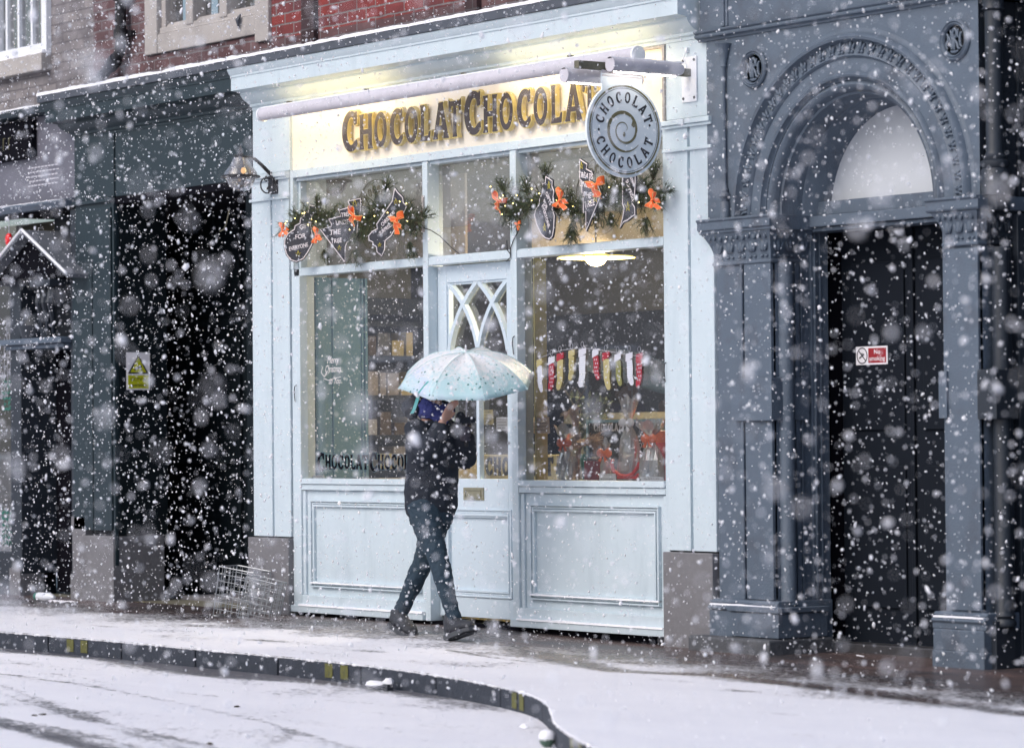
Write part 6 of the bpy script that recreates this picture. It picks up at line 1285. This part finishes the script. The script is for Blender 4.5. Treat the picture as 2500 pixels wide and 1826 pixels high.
def ellt(mb, pts, rad, n=14, up_=None):
    """tube of elliptic rings: rad = [(ra, rb)] with ra across y-ish (side) and rb fore-aft"""
    pts = [Vector(p) for p in pts]; k = len(pts); vs = []
    for i, p in enumerate(pts):
        d = (pts[min(i+1, k-1)]-pts[max(i-1, 0)]).normalized(); f = Vector((1, 0, 0)) if up_ is None else up_
        u = (f-d*f.dot(d)).normalized(); v = d.cross(u)
        for j in range(n): a = 2*math.pi*j/n; vs.append(p+u*math.cos(a)*rad[i][1]+v*math.sin(a)*rad[i][0])
    mb.add(vs, [(i*n+j, i*n+(j+1) % n, (i+1)*n+(j+1) % n, (i+1)*n+j) for i in range(k-1) for j in range(n)]+[tuple(range(n))[::-1], tuple(range((k-1)*n, k*n))])
def remesh(o, vox, it=4, disp=0, dsc=.12):
    r = o.modifiers.new('remesh', 'REMESH'); r.mode = 'VOXEL'; r.voxel_size = vox; r.use_smooth_shade = True
    s_ = o.modifiers.new('smooth', 'SMOOTH'); s_.iterations = it; s_.factor = .6
    if disp:
        tx = bpy.data.textures.new('folds', 'CLOUDS'); tx.noise_scale = dsc; tx.noise_depth = 2
        d = o.modifiers.new('folds', 'DISPLACE'); d.texture = tx; d.strength = disp; d.mid_level = .5; d.texture_coords = 'LOCAL'
    return o
hipN, kneeN, ankN = J(1030, 1240, -.76), J(1069, 1362, -.76), J(1107, 1505, -.735)
hipF, kneeF, ankF = J(1074, 1240, -.60), J(1036, 1362, -.60), J(978, 1497, -.62)
pel = (hipN+hipF)/2; chest = J(1058, 1085, PY); neck = J(1058, 1010, PY); head = J(1063, 940, PY); belly = J(1054, 1160, PY)
shN, elN, haN = J(1014, 1048, -.86), J(1030, 1128, -.93), J(1085, 1022, -.80)
shF, elF, haF = J(1100, 1050, -.48), J(1139, 1122, -.48), J(1137, 1052, -.56)
gz = .016
# body: one continuous skin
bm_ = MB()
ellt(bm_, [pel-Vector((0, 0, .06)), pel, belly, chest, chest.lerp(neck, .5), neck, neck+Vector((.01, 0, .05))], [(.13, .09), (.15, .10), (.13, .09), (.16, .10), (.14, .08), (.055, .055), (.052, .055)])
for a, b, c in ((hipN, kneeN, ankN), (hipF, kneeF, ankF)): ellt(bm_, [a, a.lerp(b, .5), b, b.lerp(c, .35), b.lerp(c, .96)], [(.072, .078), (.062, .068), (.05, .055), (.047, .052), (.030, .032)])
for a, b, c in ((shN, elN, haN), (shF, elF, haF)): ellt(bm_, [a, a.lerp(b, .5), b, b.lerp(c, .4), b.lerp(c, .93)], [(.048, .05), (.043, .045), (.036, .038), (.034, .036), (.024, .026)])
hb = MB(); hb.blob((0, 0, 0), (.093, .074, .112), 20, 14)                    # skull
hb.blob((.012, 0, -.055), (.066, .056, .062), 14, 8); hb.blob((.092, 0, -.018), (.020, .013, .022), 8, 6); hb.tube([(.086, 0, .02), (.104, 0, -.022)], [.009, .013], 6)
for sg in (1, -1): hb.blob((-.005, sg*.076, -.01), (.018, .008, .028), 8, 6)
hb.blob((.080, 0, -.060), (.014, .024, .009), 8, 5); hb.blob((.070, 0, -.092), (.022, .024, .018), 8, 5)
dn = Matrix.Rotation(R(22), 4, 'Y'); bm_.add([head+(dn @ Vector(v)) for v in hb.v], hb.f)
# bare near hand: palm, four fingers held to the mouth, thumb
wr = elN.lerp(haN, .93); hd = (haN-elN).normalized(); side = Vector((.35, -.9, .2)); side = (side-hd*side.dot(hd)).normalized(); pn = hd.cross(side).normalized()
pc = wr+hd*.045; ellt(bm_, [wr, wr+hd*.03, wr+hd*.07, wr+hd*.085], [(.024, .017), (.036, .018), (.040, .016), (.038, .013)], 10, pn)
for i, (o, l) in enumerate(((-.029, .068), (-.010, .078), (.010, .073), (.028, .058))):
    b0 = wr+hd*.078+side*o; cu_ = pn*(1 if pn.x > 0 else -1); bm_.tube([b0, b0+hd*l*.42, b0+hd*l*.78+cu_*.010, b0+hd*l+cu_*.022], [.0095, .009, .0082, .0068], 8)
tb = wr+hd*.03-side*.03; bm_.tube([tb, tb-side*.020+hd*.028, tb-side*.020+hd*.058+pn*.01], [.013, .0115, .008], 8)
pb_ = thing  # (keep namespace tidy)
base = Vector((pel.x, PY, gz))
person = bm_.build('person', M['skin'], loc=base, smooth=True); remesh(person, .0058, 2)
props(person, 'person in a black jacket, jeans and blue scarf walking under a mint umbrella', 'person')
mb = MB()
for sg in (1, -1): v = dn @ Vector((.080, sg*.032, .008)); mb.blob(head+v, (.012, .014, .009), 8, 6)
mb.build('eyes', M['white'], person, smooth=True)
mb = MB()
hh = MB(); hh.blob((-.018, 0, .018), (.098, .086, .112), 18, 12); hh.blob((-.06, 0, -.07), (.05, .07, .08), 12, 8); mb.add([head+(dn @ Vector(v)) for v in hh.v], hh.f); remesh(mb.build('hair', M['hair'], person, smooth=True), .008, 2, .012, .03)
# jacket
mb = MB()
hem = pel-Vector((0, 0, .015))
ellt(mb, [hem-Vector((.0, 0, .035)), hem, hem.lerp(belly, .45), belly, belly.lerp(chest, .55), chest, chest.lerp(neck, .42), chest.lerp(neck, .8)], [(.150, .125), (.168, .140), (.176, .148), (.165, .138), (.172, .135), (.195, .135), (.170, .125), (.105, .105)], 18)
for a, b, c in ((shN, elN, haN), (shF, elF, haF)): ellt(mb, [a.lerp(chest, .25)+Vector((0, 0, .01)), a, a.lerp(b, .5), b, b.lerp(c, .45), b.lerp(c, .80), b.lerp(c, .90)], [(.07, .075), (.074, .080), (.068, .072), (.064, .070), (.060, .062), (.050, .052), (.044, .046)], 12)
# hood folded behind the neck
ellt(mb, [neck+Vector((-.02, -.15, .0)), neck+Vector((-.09, -.11, .04)), neck+Vector((-.135, 0, .055)), neck+Vector((-.09, .11, .04)), neck+Vector((-.02, .15, .0))], [(.045, .05), (.06, .055), (.065, .06), (.06, .055), (.045, .05)], 12, Vector((0, 0, 1)))
mb.blob(neck+Vector((-.125, -.03, .075)), (.028, .07, .06), 12, 8)
jk = mb.build('jacket', M['coat'], person, smooth=True); remesh(jk, .011, 3, .030, .085)
mb = MB(); k = neck+Vector((.02, 0, .012))
ellt(mb, [k+Vector((-.07, 0, -.01)), k+Vector((-.03, -.075, .005)), k+Vector((.06, -.065, .0)), k+Vector((.085, 0, -.01)), k+Vector((.05, .07, .0)), k+Vector((-.04, .07, .005)), k+Vector((-.07, 0, -.01))], [(.038, .050)]*7, 12, Vector((0, 0, 1)))
ellt(mb, [k+Vector((-.05, -.05, .045)), k+Vector((.03, -.075, .02)), k+Vector((.09, -.03, -.03)), k+Vector((.10, .01, -.07))], [(.03, .045), (.034, .05), (.03, .045), (.02, .03)], 10, Vector((0, 0, 1)))
remesh(mb.build('scarf', M['scarf'], person, smooth=True), .008, 2, .025, .05)
# jeans
mb = MB()
ellt(mb, [pel-Vector((0, 0, .10)), pel-Vector((0, 0, .03)), pel+Vector((0, 0, .04))], [(.135, .115), (.155, .128), (.150, .125)], 16)
for a, b, c in ((hipN, kneeN, ankN), (hipF, kneeF, ankF)): ellt(mb, [a+Vector((0, 0, .03)), a.lerp(b, .3), a.lerp(b, .65), b, b.lerp(c, .25), b.lerp(c, .55), b.lerp(c, .92), b.lerp(c, 1.06)], [(.092, .105), (.088, .100), (.072, .082), (.061, .068), (.059, .067), (.052, .058), (.043, .047), (.047, .052)], 16)
jn = mb.build('jeans', M['jeans'], person, smooth=True); remesh(jn, .0085, 2, .020, .05)
mb = MB(); rnd = random.Random(2)
for (a, b) in ((kneeN, ankN), (kneeF, ankF)):
    for i in range(6):
        t = -.14+.10*i+.02*rnd.random(); c = a.lerp(b, t); ax_ = (b-a).normalized(); u = ax_.orthogonal().normalized(); v = ax_.cross(u); r0 = .0625-.004*i
        ph = rnd.random()*6.28; mb.tube([c+(u*math.cos(q)+v*math.sin(q))*r0+ax_*(.010*math.sin(q*1+ph)) for q in [2*math.pi*j/16 for j in range(17)]], [.0045+.003*math.sin(2*math.pi*j/16+ph) for j in range(17)], 6)
mb.build('denim_creases', M['jeans'], person, smooth=True)
# shoes
def shoe(heel, toe, ank, nm='shoe'):
    heel, toe = Vector(heel), Vector(toe); d = (toe-heel); ln = d.length; d.normalize(); s_ = Vector((0, 1, 0)); s_ = (s_-d*s_.dot(d)).normalized(); u = d.cross(s_); u = u if u.z > 0 else -u
    T = lambda f, o, h: heel+d*(f*ln)+s_*o+u*h
    mb = MB()
    secs = [(.0, .030, .075), (.10, .042, .105), (.25, .046, .120), (.38, .046, .112), (.52, .049, .092), (.68, .053, .075), (.84, .052, .066), (.95, .040, .054), (1.02, .020, .034)]
    n = 14; vs = []
    for f, w_, h in secs:
        for j in range(n): a = 2*math.pi*j/n; vs.append(T(f, math.cos(a)*w_, .018+h*.5+math.sin(a)*h*.5))
    mb.add(vs, [(i*n+j, i*n+(j+1) % n, (i+1)*n+(j+1) % n, (i+1)*n+j) for i in range(len(secs)-1) for j in range(n)]+[tuple(range(n))[::-1], tuple(range((len(secs)-1)*n, len(secs)*n))])
    c = T(.20, 0, .10); ellt(mb, [T(.22, 0, .05), T(.20, 0, .10), ank+(ank-c)*.1], [(.044, .056), (.050, .058), (.053, .060)], 12)
    o = mb.build(nm, M['shoe'], person, smooth=True); remesh(o, .0055, 2)
    mb = MB(); prof = [(-.02, .034), (.05, .046), (.2, .050), (.4, .049), (.6, .055), (.78, .058), (.92, .052), (1.04, .028)]
    top = [(f, w_) for f, w_ in prof]; ring = [(f, w_) for f, w_ in top]+[(f, -w_) for f, w_ in top[::-1]]
    vs = [T(f, w_, 0+(.008 if f > .9 or f < .03 else 0)) for f, w_ in ring]+[T(f, w_*1.02, .030) for f, w_ in ring]; q = len(ring)
    mb.add(vs, [(i, (i+1) % q, q+(i+1) % q, q+i) for i in range(q)]+[tuple(range(q))[::-1], tuple(range(q, 2*q))])
    for f in [i/9+.04 for i in range(9)]: mb.obox(T(f, 0, -.003), d, s_, u, .008, .038, .004)
    mb.build('sole', M['sole'], o, bevel=.003)
    mb = MB()
    for i, f in enumerate((.36, .43, .50, .57)): mb.tube([T(f, -.030, .074-.008*i), T(f+.02, 0, .104-.012*i), T(f, .030, .074-.008*i)], .0035, 5)
    for j in range(4): mb.tube([T(.30+.12*j, -.040, .03), T(.36+.10*j, -.036, .058-.006*j)], .004, 5)
    mb.build('laces', M['glove'], o)
    return T
hN = Vector((*G(1100, 1565, gz), gz+.004)); hN.y = -.725; hN = J(1101, 1563, -.725)
dirN = Vector((math.cos(R(0)), -.10, .24)).normalized(); shoe(hN+Vector((-.02, 0, 0)), hN+dirN*.265, ankN)
tF = J(1003, 1557, -.64); dirF = Vector((1, -.06, -.27)).normalized(); hF = tF-dirF*.235
shoe(hF, tF+dirF*.02, ankF)
# gloved far hand round the shaft
ucx, ucz = P(1139.5, 931, -.58); UC = Vector((ucx, -.58, ucz)); axis = (Vector((0, 0, 1))*math.cos(R(17.5))+cH*math.sin(R(17.5))-cR*.02).normalized()
grip = J(1138, 1058, -.58); shaft_dir = (UC-grip).normalized()
mb = MB(); hd = shaft_dir; bx = (Vector((-1, 0, 0))-hd*Vector((-1, 0, 0)).dot(hd)).normalized(); by = hd.cross(bx)
pc = grip+bx*.030; ellt(mb, [pc-hd*.045, pc, pc+hd*.045], [(.018, .020), (.024, .024), (.020, .020)], 10, bx)
for i in range(4):
    c = grip+hd*(-.036+.024*i); mb.tube([c+(bx*math.cos(a)+by*math.sin(a))*.022 for a in [R(20+40*q) for q in range(7)]], [.012, .012, .0115, .011, .0105, .010, .008], 8)
mb.tube([pc+hd*.03-by*.01, grip+hd*.050-by*.024, grip+hd*.075-by*.018-bx*.005], [.014, .012, .009], 8)
w1 = elF.lerp(haF, .88); mb.tube([w1, w1.lerp(pc, .6), pc], [.034, .028, .024], 10); remesh(mb.build('glove', M['glove'], person, smooth=True), .0045, 1)
mb = MB(); mb.blob(J(1150, 1025, -.60), (.035, .02, .022), 10, 6, .4); mb.blob(J(1124, 1022, -.60), (.040, .03, .045), 10, 6); mb.tube([J(1150, 1025, -.60), J(1137, 1026, -.60), J(1124, 1022, -.60)], .022, 8); remesh(mb.build('mitten_flap', M['coat'], person, smooth=True), .006, 2)

# ------------------------------------------------------------------ umbrella
um = thing('umbrella', grip-Vector((0, 0, .08)), 'open mint green umbrella with dark spots, dusted with snow, held over the person', 'umbrella')
m, t, p = _mat('umbrella_fabric'); N = t.nodes; L = t.links; tc = N.new('ShaderNodeTexCoord')
def _n(s, d=5, r=.5):
    n = N.new('ShaderNodeTexNoise'); n.inputs['Scale'].default_value = s; n.inputs['Detail'].default_value = d; n.inputs['Roughness'].default_value = r; L.new(tc.outputs['Object'], n.inputs['Vector']); return n
cr = N.new('ShaderNodeValToRGB'); e = cr.color_ramp.elements; e[0].position = .35; e[0].color = (.46, .68, .72, 1); e[1].position = .65; e[1].color = (.62, .69, .84, 1); e.new(.5).color = (.55, .74, .80, 1); L.new(_n(4, 6).outputs['Fac'], cr.inputs[0])
vo = N.new('ShaderNodeTexVoronoi'); vo.inputs['Scale'].default_value = 34; vo.inputs['Randomness'].default_value = 1; L.new(tc.outputs['Object'], vo.inputs['Vector'])
c2 = N.new('ShaderNodeValToRGB'); c2.color_ramp.elements[0].position = .20; c2.color_ramp.elements[0].color = (1, 1, 1, 1); c2.color_ramp.elements[1].position = .27; c2.color_ramp.elements[1].color = (0, 0, 0, 1); L.new(vo.outputs['Distance'], c2.inputs[0])
sepc = N.new('ShaderNodeSeparateColor'); L.new(vo.outputs['Color'], sepc.inputs[0]); gt = N.new('ShaderNodeMath'); gt.operation = 'GREATER_THAN'; gt.inputs[1].default_value = .40; L.new(sepc.outputs[0], gt.inputs[0])
mu = N.new('ShaderNodeMath'); mu.operation = 'MULTIPLY'; L.new(c2.outputs[0], mu.inputs[0]); L.new(gt.outputs[0], mu.inputs[1])
mx = N.new('ShaderNodeMix'); mx.data_type = 'RGBA'; L.new(mu.outputs[0], mx.inputs['Factor']); L.new(cr.outputs[0], mx.inputs['A']); mx.inputs['B'].default_value = (.02, .20, .20, 1)
geo = N.new('ShaderNodeNewGeometry'); sx = N.new('ShaderNodeSeparateXYZ'); L.new(geo.outputs['Normal'], sx.inputs[0])
ab_ = N.new('ShaderNodeMath'); ab_.operation = 'ABSOLUTE'; L.new(sx.outputs['Z'], ab_.inputs[0])
ad = N.new('ShaderNodeMath'); ad.operation = 'MULTIPLY_ADD'; ad.inputs[1].default_value = 1.3; L.new(_n(38, 4, .7).outputs['Fac'], ad.inputs[0]); L.new(ab_.outputs[0], ad.inputs[2])
c3_ = N.new('ShaderNodeValToRGB'); c3_.color_ramp.elements[0].position = .0; c3_.color_ramp.elements[1].position = .3; sb_ = N.new('ShaderNodeMath'); sb_.operation = 'SUBTRACT'; sb_.inputs[1].default_value = 1.17; L.new(ad.outputs[0], sb_.inputs[0]); L.new(sb_.outputs[0], c3_.inputs[0])
m2 = N.new('ShaderNodeMix'); m2.data_type = 'RGBA'; L.new(c3_.outputs[0], m2.inputs['Factor']); L.new(mx.outputs['Result'], m2.inputs['A']); m2.inputs['B'].default_value = (.84, .84, .87, 1)
L.new(m2.outputs['Result'], p.inputs['Base Color']); p.inputs['Roughness'].default_value = .55; bp = N.new('ShaderNodeBump'); bp.inputs['Strength'].default_value = .4; bp.inputs['Distance'].default_value = .01; L.new(c3_.outputs[0], bp.inputs['Height']); L.new(bp.outputs[0], p.inputs['Normal'])
tl = N.new('ShaderNodeBsdfTranslucent'); L.new(mx.outputs['Result'], tl.inputs[0]); ms = N.new('ShaderNodeMixShader'); ms.inputs[0].default_value = .25; L.new(p.outputs[0], ms.inputs[1]); L.new(tl.outputs[0], ms.inputs[2]); L.new(ms.outputs[0], N['Material Output'].inputs[0])
UR, UH = .427, .185; A_ = axis; B1 = (cR-A_*cR.dot(A_)).normalized(); B2 = A_.cross(B1); B2 = B2 if B2.dot(cH) > 0 else -B2
def canopy(rho, th):
    seg = (th-R(30)) % (math.pi/4)/(math.pi/4); bow_ = 4*seg*(1-seg)          # 0 on a rib, 1 mid panel
    r = UR*rho*(1-.085*bow_*rho**1.5); h = UH*(1-rho**2.7)-.022*bow_*math.sin(math.pi*min(1, rho))*.9
    return UC+B1*(r*math.cos(th))+B2*(r*math.sin(th))+A_*h
mb = MB(); nr, na = 16, 64; vs = [canopy(0, 0)]
for i in range(1, nr+1):
    for j in range(na): vs.append(canopy(i/nr, 2*math.pi*j/na+R(30)))
fs = [(0, 1+j, 1+(j+1) % na) for j in range(na)]+[(1+(i-1)*na+j, 1+i*na+j, 1+i*na+(j+1) % na, 1+(i-1)*na+(j+1) % na) for i in range(1, nr) for j in range(na)]
mb.add(vs, fs); cn = mb.build('canopy', m, um, smooth=True, ang=80)
so = cn.modifiers.new('thick', 'SOLIDIFY'); so.thickness = .0012
seam = mat('umbrella_seam', (.50, .72, .74), .6, .1, 20, 0)
for q in range(8):
    th = R(30+45*q); mb = MB(); mb.tube([canopy(r/10, th)-A_*.006 for r in range(11)], .0022, 5); mb.tube([UC-A_*.05, canopy(.5, th)-A_*.008], .0022, 5); mb.build('rib', M['steel'], um)
mb = MB()
for q in range(8): mb.tube([canopy(r/12, R(30+45*q))+A_*.0012 for r in range(13)], .0017, 4)
mb.build('seam', seam, cn)
mb = MB(); mb.tube([canopy(0, 0)+A_*.03, UC, grip+shaft_dir*.05, grip-shaft_dir*.03], [.004, .0045, .005, .005], 8); mb.build('shaft', M['steel'], um, smooth=True)
mb = MB(); mb.tube([grip+shaft_dir*.04, grip-shaft_dir*.03, grip-shaft_dir*.08], [.010, .013, .012], 10); mb.build('handle', M['iron'], um, smooth=True)
mb = MB(); mb.lathe([(0, .045), (.005, .04), (.008, .0), (.016, -.004), (0, -.004)], canopy(0, 0), 10); mb.build('ferrule', M['whitepaint'], um)
s0 = J(1012, 938, -.58)+cH*.20; s0 = canopy(.93, R(135)); s1 = s0-Vector((0, 0, .0)); s0 = canopy(.80, R(133))+A_*.003
mb = MB(); pts = [s0, canopy(.97, R(137))+A_*.004, canopy(1.0, R(138))-cR*.010-Vector((0, 0, .05)), canopy(1.0, R(138))-cR*.022-Vector((0, 0, .085)), canopy(1.0, R(138))-cR*.036-Vector((0, 0, .11))]; vs = []
for i, q in enumerate(pts): vs += [q-cR*.010, q+cR*.010]
mb.add(vs, [(2*i, 2*i+1, 2*i+3, 2*i+2) for i in range(len(pts)-1)]); mb.build('closing_strap', mat('strap_teal', (.12, .42, .42), .6, .1, 20, .1), um)

# ------------------------------------------------------------------ falling snow: tumbling flakes through the whole air of the street
rg = np.random.default_rng(12)
dmax = 24.0; PXa, PXb, PYa, PYb = -1300, 3800, -1000, 2600; dens = 150.0
vol = (PXb-PXa)*(PYb-PYa)/FPX**2*dmax**3/3; n = int(vol*dens)
d = dmax*rg.random(n)**(1/3); px = rg.uniform(PXa, PXb, n); py = rg.uniform(PYa, PYb, n)
rA = np.array(ri); uA = np.array(up); fA = np.array(fw)
pos = np.array(CAM)+d[:, None]*(fA+rA*((px-IW/2)/FPX)[:, None]-uA*((py-IH/2)/FPX)[:, None])
keep = (d > 3.4) & ((d > 13) | (rg.random(n) < .21+.030*d)) & (pos[:, 1] < -.05) & (pos[:, 2] > .02) & ~((pos[:, 1] > -.28) & (pos[:, 2] > 3.45)) & ((pos[:, 2] < 4.6) | (pos[:, 1] < 0))
pos = pos[keep]; d = d[keep]; n = len(pos)
rad = np.clip(np.exp(rg.normal(math.log(.0027), .45, n)), .0014, .0085)
rad = np.where(d < 10, rad*1.35, rad)
big = rg.random(n) < .035; rad[big] *= rg.uniform(1.3, 1.8, big.sum())
t_ = (1+5**.5)/2
ico = np.array([(-1, t_, 0), (1, t_, 0), (-1, -t_, 0), (1, -t_, 0), (0, -1, t_), (0, 1, t_), (0, -1, -t_), (0, 1, -t_), (t_, 0, -1), (t_, 0, 1), (-t_, 0, -1), (-t_, 0, 1)])/math.sqrt(1+t_*t_)
icf = np.array([(0, 11, 5), (0, 5, 1), (0, 1, 7), (0, 7, 10), (0, 10, 11), (1, 5, 9), (5, 11, 4), (11, 10, 2), (10, 7, 6), (7, 1, 8), (3, 9, 4), (3, 4, 2), (3, 2, 6), (3, 6, 8), (3, 8, 9), (4, 9, 5), (2, 4, 11), (6, 2, 10), (8, 6, 7), (9, 8, 1)])
sc3 = rg.uniform(.55, 1.25, (n, 1, 3))*rad[:, None, None]
vv = ico[None]*sc3*(1+rg.uniform(-.35, .35, (n, 12, 1)))
fall = np.array([.25, -.1, -1.0]); fall /= np.linalg.norm(fall); fall = fall[None]+rg.normal(0, .45, (n, 3)); fall /= np.linalg.norm(fall, axis=1)[:, None]
st_ = rg.uniform(.0, .9, n); vv += (vv*fall[:, None]).sum(-1, keepdims=True)*fall[:, None]*st_[:, None, None]
vv += pos[:, None]
me = bpy.data.meshes.new('snowfall'); V_ = vv.reshape(-1, 3).astype(np.float32); F_ = (icf[None]+np.arange(n)[:, None, None]*12).reshape(-1, 3).astype(np.int32)
me.vertices.add(len(V_)); me.vertices.foreach_set('co', V_.ravel()); me.loops.add(F_.size); me.loops.foreach_set('vertex_index', F_.ravel())
me.polygons.add(len(F_)); me.polygons.foreach_set('loop_start', np.arange(0, F_.size, 3, dtype=np.int32)); me.polygons.foreach_set('loop_total', np.full(len(F_), 3, dtype=np.int32)); me.polygons.foreach_set('use_smooth', np.ones(len(F_), dtype=bool)); me.update(calc_edges=True)
m, t, p = _mat('snowflake'); p.inputs['Base Color'].default_value = (.95, .95, .97, 1); p.inputs['Roughness'].default_value = .9
tl = t.nodes.new('ShaderNodeBsdfTranslucent'); tl.inputs[0].default_value = (.9, .9, .93, 1); ms = t.nodes.new('ShaderNodeMixShader'); ms.inputs[0].default_value = .4; t.links.new(p.outputs[0], ms.inputs[1]); t.links.new(tl.outputs[0], ms.inputs[2]); t.links.new(ms.outputs[0], t.nodes['Material Output'].inputs[0])
me.materials.append(m); so = bpy.data.objects.new('snowfall', me); col.objects.link(so); props(so, 'falling snowflakes drifting through the air in front of the shops', 'snow', kind='stuff')
print('flakes', n)
